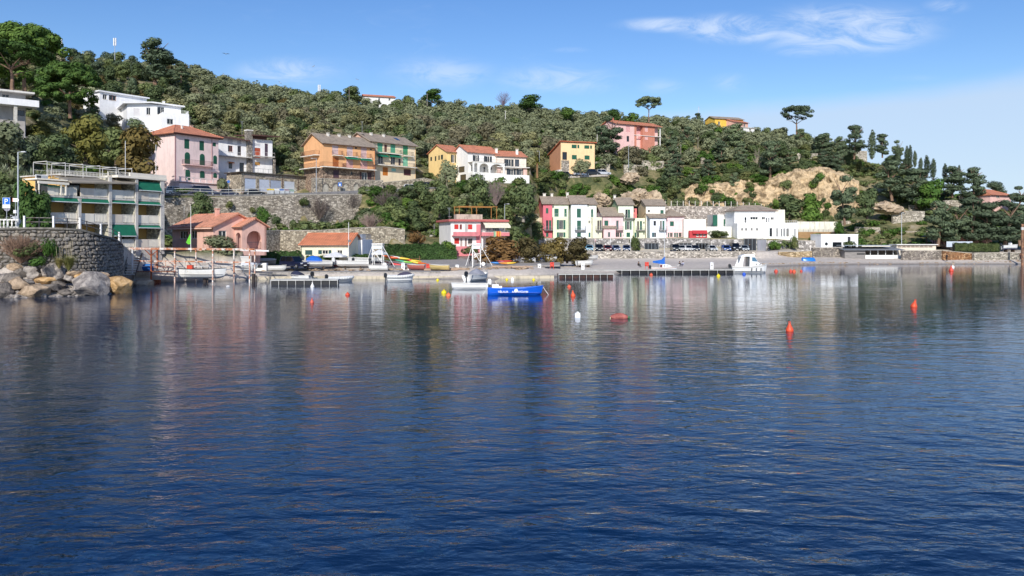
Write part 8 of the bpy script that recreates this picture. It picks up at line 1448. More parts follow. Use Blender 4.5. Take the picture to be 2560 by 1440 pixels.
# ================================================================ vegetation
NR = np.random.default_rng(11)
def cloud(lobes, n, size, jit=.75, asp=.55, droop=0.0):
 """leaf-sized quads spread through the shells of ellipsoid lobes (cx,cy,cz,rx,ry,rz); returns V (4n,3), F"""
 Lb = np.array(lobes, float); w = (Lb[:, 3]*Lb[:, 4]*Lb[:, 5])**(2/3); w /= w.sum(); idx = NR.choice(len(Lb), n, p=w); L = Lb[idx]
 d = NR.normal(size=(n, 3)); d /= np.linalg.norm(d, axis=1, keepdims=True); r = 1-.34*NR.random(n)**1.6
 r *= 1+.10*np.sin(d[:, 0]*9+idx)*np.cos(d[:, 2]*8+idx*2)
 P = L[:, :3]+d*L[:, 3:]*r[:, None]
 nn = d/np.maximum(L[:, 3:], .2); nn /= np.linalg.norm(nn, axis=1, keepdims=True); nn = nn+NR.normal(size=(n, 3))*jit*.26; nn[:, 2] += .25; nn /= np.linalg.norm(nn, axis=1, keepdims=True)
 a = np.cross(nn, NR.normal(size=(n, 3))); a /= np.linalg.norm(a, axis=1, keepdims=True)+1e-9; b = np.cross(nn, a)
 s = size*(.55+.8*NR.random(n))[:, None]; a = a*s; b = b*s*asp
 V = np.stack([P-a-b*.4, P+b, P+a+b*.2, P-b*.9], 1).reshape(-1, 3); F = np.arange(4*n).reshape(n, 4); return V, F
def tubes(segs, n=6):
 mb = MB(); [mb.tube(p, q, r0, r1, n=n) for p, q, r0, r1 in segs]; return mb
def limbs(h, r, ntips, spread, seed, z0=.55, base=(0, 0, 0)):
 rg = random.Random(seed); segs = []; p = Vector(base); k = 4; lean = Vector((rg.uniform(-.12, .12), rg.uniform(-.12, .12), 1))
 pts = [p+lean*(h*i/k)+Vector((rg.uniform(-.05, .05)*h*.3, rg.uniform(-.05, .05)*h*.3, 0))*(i > 0) for i in range(k+1)]
 for i in range(k): segs.append((pts[i], pts[i+1], r*(1-.13*i), r*(1-.13*(i+1))))
 for j in range(ntips):
  a = 2*math.pi*j/ntips+rg.uniform(-.4, .4); b = pts[-1] if rg.random() < .6 else pts[-2]; m = b+Vector((math.cos(a)*spread*.45, math.sin(a)*spread*.45, h*.22)); e = b+Vector((math.cos(a)*spread, math.sin(a)*spread, h*rg.uniform(.28, .5))); segs += [(b, m, r*.42, r*.28), (m, e, r*.28, r*.1)]
 return segs
BARK = M('bark', '#6a5c50'); BARKP = M('bark', '#8a6f5c'); BARKG = M('bark', '#8d8578')
LM = dict(olive=M('leaf', '#7d8463', c2='#a3a57e'), olive2=M('leaf', '#84845c', c2='#aaa676'), olive3=M('leaf', '#7f7a60', c2='#a19878'), oak=M('leaf', '#5a6944', c2='#87915a'), pine=M('leaf', '#4a6630', c2='#76903f'), aleppo=M('leaf', '#606f55', c2='#88956c'), cypress=M('leaf', '#4a5842', c2='#6e7a58'), bush=M('leaf', '#4a6a2c', c2='#7a9442'), bush2=M('leaf', '#56643a', c2='#8a8a56'), rusty=M('leaf', '#80623c', c2='#a07c4c'), brown=M('leaf', '#5f5636', c2='#86743f'), ygreen=M('leaf', '#6a6a34', c2='#948c48'), hedge=M('leaf', '#4a6636', c2='#6f8a48'), dry=M('leaf', '#8a7462', c2='#a48c74'), straw=M('leaf', '#a4966a', c2='#c4b584'))
def lobeset(kind, seed):
 rg = random.Random(seed*7+1); L = []
 if kind == 'olive':      # r 2.6, h 4.6
  for i in range(10): a = rg.random()*6.28; q = rg.uniform(.2, 1.5); L.append((math.cos(a)*q, math.sin(a)*q, rg.uniform(1.2, 3.6), rg.uniform(.8, 1.3), rg.uniform(.8, 1.25), rg.uniform(.65, .95)))
  return L, 2.5, 4.5, 1300, .27, limbs(1.5, .24, 5, 1.2, seed)
 if kind == 'oak':        # r 3, h 6
  for i in range(11): a = rg.random()*6.28; q = rg.uniform(.2, 1.8); z = rg.uniform(1.0, 4.7); L.append((math.cos(a)*q*(1.1-z/9), math.sin(a)*q*(1.1-z/9), z, rg.uniform(.95, 1.5), rg.uniform(.95, 1.5), rg.uniform(.8, 1.2)))
  return L, 2.6, 5.6, 1800, .27, limbs(2.0, .26, 5, 1.5, seed)
 if kind in ('stone_pine', 'umbrella'):   # r 5, h 10.5: dome of many tufts; the open umbrella keeps a clear trunk
  D = kind == 'stone_pine'
  for i in range(95 if D else 46): a = rg.random()*6.28; q = math.sqrt(rg.random())*4.3; L.append((math.cos(a)*q, math.sin(a)*q, (4.6+5.2*math.sqrt(max(0, 1-(q/4.7)**2))+rg.uniform(-1.0, .2)) if D else (7.4+2.6*math.sqrt(max(0, 1-(q/4.9)**2))+rg.uniform(-.6, .2)), rg.uniform(.75, 1.15), rg.uniform(.75, 1.15), rg.uniform(.55, .8)))
  for i in range(26 if D else 16): a = rg.random()*6.28; q = rg.uniform(2.8, 4.4); L.append((math.cos(a)*q, math.sin(a)*q, rg.uniform(3.2, 5.4) if D else rg.uniform(6.4, 7.6), rg.uniform(.8, 1.1), rg.uniform(.8, 1.1), .6))
  return L, 4.9, 10.6, 19000 if D else 6500, .24, limbs(5.0, .3, 9, 3.0, seed)
 if kind == 'aleppo':     # r 3.4, h 10: irregular layered pine
  for i in range(30): z = rg.uniform(1.6, 9.0); m = 2.8*(1-abs(z-4.2)/6.8); a = rg.random()*6.28; q = rg.uniform(.2, 1)*m; L.append((math.cos(a)*q, math.sin(a)*q, z, rg.uniform(.8, 1.3), rg.uniform(.8, 1.3), rg.uniform(.5, .8)))
  return L, 3.2, 9.6, 4200, .26, limbs(6.0, .28, 7, 1.8, seed)
 if kind == 'cypress':
  for i in range(12): z = .9+i*.78; r = 1.0*math.sin(math.pi*min(1, (i+1.6)/13.4))**.6; L.append((rg.uniform(-.12, .12), rg.uniform(-.12, .12), z, r, r, .8))
  return L, 1.05, 10.2, 1500, .22, [(Vector((0, 0, 0)), Vector((0, 0, 5)), .2, .1)]
 if kind == 'bush':
  for i in range(6): a = rg.random()*6.28; q = rg.uniform(.1, .8); L.append((math.cos(a)*q, math.sin(a)*q, rg.uniform(.4, 1.0), rg.uniform(.45, .75), rg.uniform(.45, .75), rg.uniform(.4, .6)))
  return L, 1.3, 1.5, 520, .16, [(Vector((0, 0, 0)), Vector((0, 0, .6)), .06, .04)]
_tree = {}
def tree_data(kind, v):
 if (kind, v) not in _tree:
  L, r, h, n, s, seg = lobeset(kind, v+len(kind)); V, F = cloud(L, n, s, asp=.6 if kind != 'olive' else .5); _tree[kind, v] = (V, F, r, h, seg)
 return _tree[kind, v]
_cm = {}
def crown_mesh(kind, v, leaf):
 key = (kind, v, leaf)
 if key not in _cm:
  V, F, r, h, seg = tree_data(kind, v); o = npmesh('crown', V, F, LM[leaf]); cm = o.data; bpy.data.objects.remove(o)
  bark = BARKG if kind == 'olive' else (BARKP if kind in ('stone_pine', 'umbrella', 'aleppo') else BARK); o = tubes(seg).build('trunk', bark); tm = o.data; bpy.data.objects.remove(o); _cm[key] = (cm, tm)
 return _cm[key]
def tree(label, kind, loc, w, h, leaf=None, v=None, name=None, group=None, cat='tree', rz=None):
 leaf = leaf or kind; v = rnd.randrange(4) if v is None else v; cm, tm = crown_mesh(kind, v, leaf); _, _, r, hh, _ = tree_data(kind, v)
 t = thing(name or kind+'_tree', label, cat, loc, rnd.random()*6.28 if rz is None else rz, group, (w/2/r, w/2/r, h/hh))
 for nm, me in (('trunk', tm), ('crown', cm)): o = bpy.data.objects.new(nm, me); COL.objects.link(o); o.parent = t
 return t
def plant(label, kind, px, yt, yb, wpx, Y=None, leaf=None, name=None, group=None, cat='tree', v=None, sink=.3):
 if Y is None: Y = hit(px, yb, y0=100)
 zb = zat(yb, Y)
 return tree(label, kind, G(px, Y, zb-sink), wpx*Y/FPX, (yb-yt)*Y/FPX+sink, leaf, v, name, group, cat)
def bare_bush(label, px, yt, yb, wpx, Y=None, col='#6e625c', n=140, name='bare_bush', cat='bush'):
 Y = hit(px, yb, y0=100) if Y is None else Y; w = wpx*Y/FPX/2; h = (yb-yt)*Y/FPX; t = thing(name, label, cat, G(px, Y, zat(yb, Y)-.3)); mb = MB(); rg = random.Random(int(px))
 for i in range(n):
  a = rg.random()*6.28; q = rg.uniform(.2, 1); e = Vector((math.cos(a)*w*q, math.sin(a)*w*q*.7, h*rg.uniform(.5, 1)*math.sqrt(1.1-q*q*.6))); m = e*.5+Vector((rg.uniform(-.15, .15), rg.uniform(-.15, .15), .1))*w*.3; mb.bar((e.x*.05, e.y*.05, 0), m, .035); mb.bar(m, e, .025)
  for k in range(2): mb.bar(m.lerp(e, .5), m.lerp(e, .5)+Vector((rg.uniform(-1, 1), rg.uniform(-1, 1), rg.uniform(0, 1)))*w*.25, .018)
 mb.build('twigs', M('bark', col), t); mb = MB(); mb.tube((0, 0, -.1), (0, 0, h*.3), .1, .06); mb.build('stem', BARK, t)
def hedge(label, pts, h, th, leaf='hedge', dens=55, size=.16):
 """pts: (px,Y,z) along its front"""
 P = [G(*p) for p in pts]; o = P[0].copy(); t = thing('hedge', label, 'hedge', o); VV = []; 
 for a, b in zip(P, P[1:]):
  L = (b-a).length; n = int(dens*L*(h*2+th)); d = (b-a).normalized(); k = Vector((-d.y, d.x, 0)); u = NR.random(n); q = NR.random(n); f = NR.random(n); d3 = np.array(d); k3 = np.array(k)
  top = f < th/(th+1.3*h); bump_ = .12*np.sin(u*L*3.1)+.1*np.sin(u*L*7.3+1)
  zz = np.where(top, h+bump_*.7, q*h); yy = np.where(top, q*th, -.02+bump_*.6); base = np.array(a-o)+np.outer(u*L, d3)+np.outer(u, [0, 0, (b-a).z*0])
  pos = base+np.outer(yy+NR.normal(size=n)*.06, k3); pos[:, 2] += zz+NR.normal(size=n)*.06
  nn = np.where(top[:, None], np.array([0, 0, 1.0]), -k3)+NR.normal(size=(n, 3))*.5; nn /= np.linalg.norm(nn, axis=1, keepdims=True); A = np.cross(nn, NR.normal(size=(n, 3))); A /= np.linalg.norm(A, axis=1, keepdims=True); B_ = np.cross(nn, A); s = size*(.5+.9*NR.random(n))[:, None]
  VV.append(np.stack([pos-A*s, pos+B_*s*.6, pos+A*s, pos-B_*s*.6], 1).reshape(-1, 3))
 V = np.concatenate(VV); npmesh('foliage', V, np.arange(len(V)).reshape(-1, 4), LM[leaf], t)
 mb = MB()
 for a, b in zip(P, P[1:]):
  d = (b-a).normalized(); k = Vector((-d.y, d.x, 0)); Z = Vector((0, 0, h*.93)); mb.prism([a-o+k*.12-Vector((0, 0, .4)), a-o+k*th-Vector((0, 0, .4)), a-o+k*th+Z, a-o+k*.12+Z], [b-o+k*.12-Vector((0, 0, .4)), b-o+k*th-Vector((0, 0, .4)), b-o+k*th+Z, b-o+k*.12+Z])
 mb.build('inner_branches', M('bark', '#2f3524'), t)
def blocked(x, y, front=3.5, side=1.5, back=1.0):
 p = Vector((x, y, 0))
 for s in HOUSES:
  d = p-Vector((s.P0.x, s.P0.y, 0)); a, b = d.dot(s.u), d.dot(s.v)
  if -side < a < s.W+side and -front < b < s.D+back: return True
 return False
def big_trees():
 sp = 'umbrella pines on the near hillside'
 plant('highest broad umbrella pine at the upper corner of the hill', 'stone_pine', 62, 50, 262, 205, 172, 'pine', 'umbrella_pine', sp, v=0); plant('umbrella pine with a bare trunk at the picture edge', 'umbrella', 32, 106, 232, 185, 152, 'pine', 'umbrella_pine', sp, v=1); plant('bright green umbrella pine above the apartments', 'stone_pine', 176, 150, 292, 152, 149, 'pine', 'umbrella_pine', sp, v=2)
 plant('large dark ragged pine on the crest left of centre', 'aleppo', 388, 94, 212, 112, 262, None, 'dark_pine', v=0); plant('smaller dark pine right of the ragged crest pine', 'aleppo', 452, 158, 205, 52, 258, None, 'dark_pine', v=1)
 plant('lone umbrella pine against the sky on the ridge', 'umbrella', 1992, 264, 334, 82, 305, 'aleppo', 'umbrella_pine', v=3); plant('tall spreading pine behind the pink and red house', 'umbrella', 1622, 240, 304, 66, 300, 'aleppo', 'umbrella_pine', v=1)
 g = 'round pines on the crest'
 for px, yt, yb, w, lb in ((880, 213, 252, 62, 'round dark tree on the crest left of the white ridge house'), (1081, 220, 256, 58, 'round umbrella pine on the crest right of the white ridge house'), (1322, 237, 274, 68, 'round dark pine on the crest left of the pale sky gap'), (1535, 271, 306, 42, 'small round pine behind the pink and red house'), (1420, 266, 298, 44, 'grey crest tree right of the round dark pine'), (1580, 280, 304, 44, 'dark low pine left of the tall spreading pine'), (838, 226, 258, 60, 'greyish tree on the crest beside the lattice mast')): plant(lb, 'oak', px, yt, yb, w, 322 if px < 1450 else 300, 'pine' if 'pine' in lb else 'oak', 'crest_tree', g)
 plant('dark pine standing before the pink and red house', 'aleppo', 1520, 288, 384, 82, 258, None, 'dark_pine', v=2); plant('dark conical pine in the middle of the quarry slope', 'aleppo', 1838, 306, 392, 70, 285, None, 'dark_pine', v=3); plant('dark spreading pine at the right of the quarry slope', 'aleppo', 1925, 352, 448, 84, 252, None, 'dark_pine', v=1); plant('broad pine on the cliff edge under the lone pine', 'aleppo', 2060, 333, 396, 72, 270, None, 'dark_pine', v=0)
 for px, yt, yb, w, Y, lb, k in ((2135, 312, 396, 66, 258, 'tall grey green conifer left of the cypresses', 'aleppo'), (2100, 340, 400, 44, 256, 'lower conifer left of the tall grey green one', 'aleppo'), (2206, 334, 392, 46, 256, 'bare stemmed pine between the cypresses', 'aleppo'), (2243, 349, 410, 34, 254, 'narrow dark conifer right of the bare stemmed pine', 'aleppo'), (2380, 414, 492, 74, 240, 'broad pine below the last cypresses', 'aleppo'), (2432, 415, 508, 70, 238, 'dark pine at the end of the ridge', 'aleppo'), (2490, 452, 492, 54, 246, 'small round pine by the pink house on the point', 'oak'), (2546, 464, 532, 60, 233, 'pine at the picture edge beside the pink house', 'aleppo')): plant(lb, k, px, yt, yb, w, Y, 'aleppo', 'ridge_pine', 'pines along the descending ridge')
 for px, yt, yb, w, lb in ((2180, 324, 396, 22, 'tallest cypress of the ridge'), (2245, 360, 412, 16, 'cypress in front of the narrow conifer'), (2267, 364, 412, 13, 'left one of a close cypress pair'), (2275, 362, 412, 13, 'right one of a close cypress pair'), (2287, 376, 416, 12, 'single cypress right of the close pair'), (2302, 394, 424, 12, 'short cypress on the ridge'), (2317, 387, 440, 17, 'slim cypress with clear sky on both sides'), (2333, 396, 446, 17, 'cypress right of the slim one'), (2362, 408, 450, 14, 'cypress top behind the broad pine'), (2398, 412, 460, 13, 'last cypress top on the ridge')): plant(lb, 'cypress', px, yt, yb, w, 252-(px-2180)*.05, None, 'cypress', 'cypresses on the ridge')
 g = 'seaside pines at the point'
 for i, (px, yt, w, Y) in enumerate(((2345, 500, 80, 197), (2385, 515, 70, 198), (2425, 492, 92, 199), (2470, 505, 84, 198), (2512, 498, 90, 197), (2550, 512, 76, 199), (2590, 505, 80, 198), (2450, 520, 80, 202), (2365, 530, 60, 201))):
  plant(['leftmost seaside pine above the gazebo', 'second seaside pine, right of the gazebo', 'tallest seaside pine over the pink pavilion', 'seaside pine over the pavilion windows', 'seaside pine above the hauled out motorboat', 'seaside pine beside the thick mooring post', 'seaside pine beyond the picture edge', 'seaside pine set back behind the pavilion', 'low seaside pine behind the gazebo'][i], 'aleppo', px, yt, 611, w*1.15, Y, 'aleppo', 'seaside_pine', g)
 # trees in front of and below the houses
 for px, yt, yb, w, Y, k, lf, nm, lb in ((215, 288, 408, 112, 128, 'oak', 'ygreen', 'evergreen_tree', 'yellowish green tree below the bright umbrella pine'), (350, 318, 456, 128, 150, 'oak', 'brown', 'evergreen_tree', 'brownish cedar like tree left of the pink villa'), (72, 450, 600, 96, 91, 'oak', 'pine', 'garden_pine', 'dense dark green shrub beside the street lamp'), (18, 462, 600, 96, 91.5, 'oak', 'oak', 'evergreen_shrub', 'dark shrub mass behind the parking sign'), (108, 478, 600, 50, 92.4, 'oak', 'hedge', 'evergreen_shrub', 'dark shrub at the corner of the apartments'), (290, 318, 410, 96, 150, 'oak', 'oak', 'evergreen_tree', 'dark evergreen under the white stepped villa'), (130, 330, 430, 110, 122, 'oak', 'oak', 'evergreen_tree', 'dark evergreen above the agaves'), (20, 300, 420, 120, 118, 'oak', 'olive', 'evergreen_tree', 'grey green tree under the terraced villa'),
  (505, 474, 556, 78, 150.5, 'oak', 'oak', 'evergreen_tree', 'dark bush overhanging the retaining wall above the bungalow'), (657, 514, 578, 44, 146, 'oak', 'bush', 'evergreen_tree', 'upright green shrub at the foot of the retaining wall'), (1098, 460, 540, 66, 163, 'oak', 'oak', 'evergreen_tree', 'dark green tree above the red shuttered house'), (1192, 434, 524, 78, 172, 'oak', 'oak', 'evergreen_tree', 'dark tree under the arcaded villa'), (1308, 452, 552, 92, 178, 'olive', 'oak', 'evergreen_tree', 'round dark tree left of the coloured row'), (1118, 392, 470, 66, 194, 'olive', 'olive', 'olive_tree', 'large olive before the yellow wing house'), (1452, 392, 434, 58, 231, 'olive', 'olive', 'olive_tree', 'olive in front of the ochre house'), (552, 588, 640, 104, 111.8, 'oak', 'olive', 'olive_tree', 'wide grey green olive bush before the bungalow'),
  (1245, 586, 662, 132, 137, 'oak', 'rusty', 'autumn_tree', 'rust coloured tree right of the red shuttered house'), (1322, 588, 664, 82, 139.5, 'oak', 'brown', 'autumn_tree', 'greenish brown tree beside the rust coloured one'), (1385, 592, 664, 86, 143, 'oak', 'brown', 'autumn_tree', 'brown tree over the covered boats'), (1440, 590, 664, 82, 144.5, 'oak', 'brown', 'autumn_tree', 'brown tree with a visible trunk beside the beach'), (1290, 560, 640, 90, 160, 'oak', 'oak', 'evergreen_tree', 'dark tree behind the rust coloured one'),
  (1975, 484, 548, 92, 216, 'oak', 'oak', 'evergreen_tree', 'dense green tree behind the restaurant'), (2030, 478, 556, 84, 216, 'oak', 'bush', 'evergreen_tree', 'rounded green tree behind the cream hall'), (2112, 436, 560, 74, 210, 'aleppo', 'aleppo', 'dark_pine', 'dark pine growing against the quarry face'), (2168, 470, 545, 70, 214, 'oak', 'oak', 'evergreen_tree', 'dark tree right of the quarry pine'), (2098, 553, 592, 30, 205, 'oak', 'bush', 'evergreen_tree', 'small tree at the end of the cream hall'), (2290, 420, 520, 90, 236, 'aleppo', 'aleppo', 'dark_pine', 'large dark pine standing under the close cypress pair'), (2230, 400, 500, 90, 240, 'aleppo', 'aleppo', 'dark_pine', 'large dark pine standing under the tallest cypress'), (2330, 446, 520, 80, 232, 'oak', 'bush', 'evergreen_tree', 'bright green tree on the descending ridge')):
  plant(lb, k, px, yt, yb, w, Y, lf, nm)
 for px, yt, yb, w, Y, lf, lb in ((130, 594, 640, 46, 81.3, 'bush', 'round green shrub growing from the near wall'), (60, 606, 640, 70, 80.0, 'bush2', 'low green ground cover under the dry bush'), (95, 640, 662, 60, 79.2, 'bush', 'trailing green plant above the boulders'), (1590, 590, 628, 38, 200.6, 'bush2', 'ivy hanging over the terrace wall'), (1800, 573, 594, 62, 204.5, 'bush2', 'dry brownish shrub before the cream terrace building'), (1936, 598, 622, 36, 198, 'bush', 'shrub beside the restaurant ramp'), (1988, 588, 622, 26, 197.5, 'bush2', 'narrow shrub by the wall lamp'), (1085, 602, 626, 32, 148, 'bush', 'clipped shrub at the corner of the red shuttered house'), (1120, 598, 628, 42, 147.5, 'bush', 'larger shrub before the red shuttered house'), (1172, 612, 634, 50, 146.5, 'bush2', 'low shrub under the rainbow banner'), (1046, 575, 606, 52, 151, 'rusty', 'rust brown shrub left of the red shuttered house'), (1202, 505, 520, 22, 168, 'ygreen', 'yellow flowering shrub above the red shuttered house'), (1000, 452, 474, 20, 190, 'rusty', 'purple bougainvillea on the garden wall'), (690, 535, 560, 36, 160.8, 'oak', 'dark shrub at the foot of the high retaining wall'), (735, 548, 572, 30, 158, 'oak', 'small dark shrub right along the foot of the high retaining wall'), (632, 515, 532, 22, 162, 'bush2', 'tuft growing out of the retaining wall'), (575, 500, 520, 26, 160.2, 'bush2', 'brown tuft growing high in the retaining wall'), (760, 492, 512, 30, 166.8, 'bush2', 'tuft at the top of the retaining wall by the bins'), (2120, 600, 618, 40, 194, 'bush2', 'low shrub beside the white box building'), (555, 440, 478, 44, 168, 'olive', 'grey shrub at the garage corner'), (455, 468, 482, 60, 160, 'hedge', 'clipped hedge bush before the pink villa')):
  plant(lb, 'bush', px, yt, yb, w, Y, lf, 'shrub', None, 'shrub', sink=.1)
 bare_bush('grey leafless bush on the retaining wall', 800, 484, 545, 72, 168); bare_bush('leafless grey thicket above the stone wall', 968, 470, 520, 92, 170); bare_bush('pale leafless tree under the cream house', 1240, 440, 510, 62, 180, '#8d7c78'); bare_bush('leafless purple tree on the crest', 1258, 224, 262, 46, 325, '#7d6e80', 110, 'bare_tree', 'tree'); bare_bush('dry brown bush spilling over the near wall', 52, 578, 650, 118, 80.2, '#8a6f5c', 260); bare_bush('pale dry bush against the boat yard wall', 925, 528, 570, 70, 152, '#a08a80'); bare_bush('bare grey bush under the orange house', 878, 480, 520, 60, 173, '#7a706a'); bare_bush('dead pale tree on the quarry slope', 1895, 368, 425, 40, 256, '#b0a294', 50, 'bare_tree', 'tree')
 # tall grass clump and agaves near the wall
 def grass(label, px, yb, Y, n, hmax, col='#a59a68', r=.5):
  t = thing('grass_clump', label, 'grass', G(px, Y, zat(yb, Y))); mb = MB(); rg = random.Random(int(px))
  for i in range(n): a = rg.random()*6.28; q = rg.uniform(.2, 1); l = rg.uniform(.5, 1)*hmax; d = Vector((math.cos(a), math.sin(a), 0)); m_ = d*q*r*.6+Vector((0, 0, l*.6)); e = d*q*r*1.6+Vector((0, 0, l*rg.uniform(.55, 1))); s = d.cross(Vector((0, 0, 1)))*.02; mb.add([-s, s, m_+s, m_-s, e], [(0, 1, 2, 3), (3, 2, 4)])
  mb.build('blades', M('leaf', col, c2='#c8ba86'), t); mb = MB(); [mb.bar((x*.1, 0, 0), (x*.35, .05, hmax*1.5), .02) for x in (-1, 0, 1, .5)]; mb.build('seed_stalks', M('bark', '#b5a888'), t)
 grass('tall straw coloured grass clump above the boulders', 172, 678, 80.4, 600, 2.0, '#8a8a50', .9); grass('second smaller grass clump against the near wall', 148, 672, 80.6, 300, 1.5, '#9a925a', .7)
 for i, (px, yb) in enumerate(((30, 440), (62, 446), (78, 436), (100, 440), (12, 425), (47, 428))):
  t = thing('agave', ['agave at the picture edge above the bank road', 'agave in front of the apartments pergola', 'pale agave left of the pergola', 'agave nearest the pergola posts', 'topmost agave on the bank', 'agave between two others on the bank'][i], 'agave', G(px, 112, zat(yb, 112)-.4), 0, 'agaves on the bank'); mb = MB(); rg = random.Random(i)
  for k in range(34): a = rg.random()*6.28; el = rg.uniform(.25, 1.35); l = rg.uniform(1.0, 1.7); d = Vector((math.cos(a)*math.cos(el), math.sin(a)*math.cos(el), math.sin(el))); s = d.cross(Vector((0, 0, 1))).normalized()*.09; mb.add([-s*.7, s*.7, d*l*.5+s, d*l*.5-s, d*l], [(0, 1, 2, 3), (3, 2, 4)])
  mb.build('leaves', M('leaf', '#8a9478', c2='#b9b894'), t)
 # palm by the cream house
 Y = 205; t = thing('palm_tree', 'fan of palm leaves beside the cream house', 'palm', G(1343, Y, zat(440, Y)-.5)); h = zat(405, Y)-zat(440, Y)+.5; mb = MB(); mb.tube((0, 0, 0), (0, 0, h), .3, .22, n=10); mb.build('trunk', M('bark', '#8a6a4a'), t); mb = MB(); rg = random.Random(4)
 for k in range(46):
  a = rg.random()*6.28; el = rg.uniform(-.5, 1.3); l = rg.uniform(1.8, 2.6); pr = Vector((0, 0, h)); d = Vector((math.cos(a)*math.cos(el), math.sin(a)*math.cos(el), math.sin(el)))
  for q in range(4): nx = pr+d*l/4; s = d.cross(Vector((0, 0, 1))).normalized()*.22*(1-q*.2); mb.poly([pr-s, pr+s, nx+s*.8, nx-s*.8]); pr = nx; d = (d+Vector((0, 0, -.28))).normalized()
 mb.build('crown', M('leaf', '#7a7a3c', c2='#a89a58'), t)
 # hedges of the boat yard
 hedge('dark hedge beside the navy car', [(645, 124.5, 1.5), (700, 125.5, 1.6), (752, 126.4, 1.65)], 2.0, 1.4); hedge('low hedge behind the wide white parasol', [(764, 126.9, 1.7), (840, 127.2, 1.7), (922, 132, 1.9)], 1.15, 1.0); hedge('front tier of the long hedge behind the kayaks', [(955, 136, 1.95), (1050, 141, 2.05), (1142, 144.5, 2.1)], 1.25, 1.2); hedge('rear tier of the long hedge behind the kayaks', [(965, 141, 2.2), (1060, 146, 2.2), (1140, 147.4, 2.2)], 2.4, 1.2)
 hedge('brown green hedge above the pale sea wall at the point', [(2388, 189.5, 3.0), (2450, 189.8, 2.9), (2500, 190, 2.8)], 1.7, 1.2, 'bush2'); hedge('clipped hedge along the upper road below the pink villa', [(484, 170.5, 14.9), (530, 172, 14.9), (590, 174, 15.0)], 1.3, 1.0)
big_trees()
def zone(px, f, what):
 Z = [(130, 'under the umbrella pines'), (430, 'around the white stepped villa'), (640, 'above the pink villa'), (760, 'above the garages'), (1050, 'above the orange and yellow houses'), (1180, 'behind the yellow wing house'), (1330, 'above the arcaded villa'), (1480, 'around the ochre house'), (1680, 'around the pink and red house'), (1800, 'left of the quarry slope pines'), (1960, 'above the quarry face'), (9999, 'below the lone umbrella pine')]
 return '%s %s, %s' % (what, next(t for q, t in Z if px < q), 'lowest rows of the slope' if f < .25 else ('middle of the slope' if f < .6 else 'close to the skyline'))
def slope_f(px, Y): p = tprof(px); return (Y-p[9][0])/(p[11][0]-p[9][0])
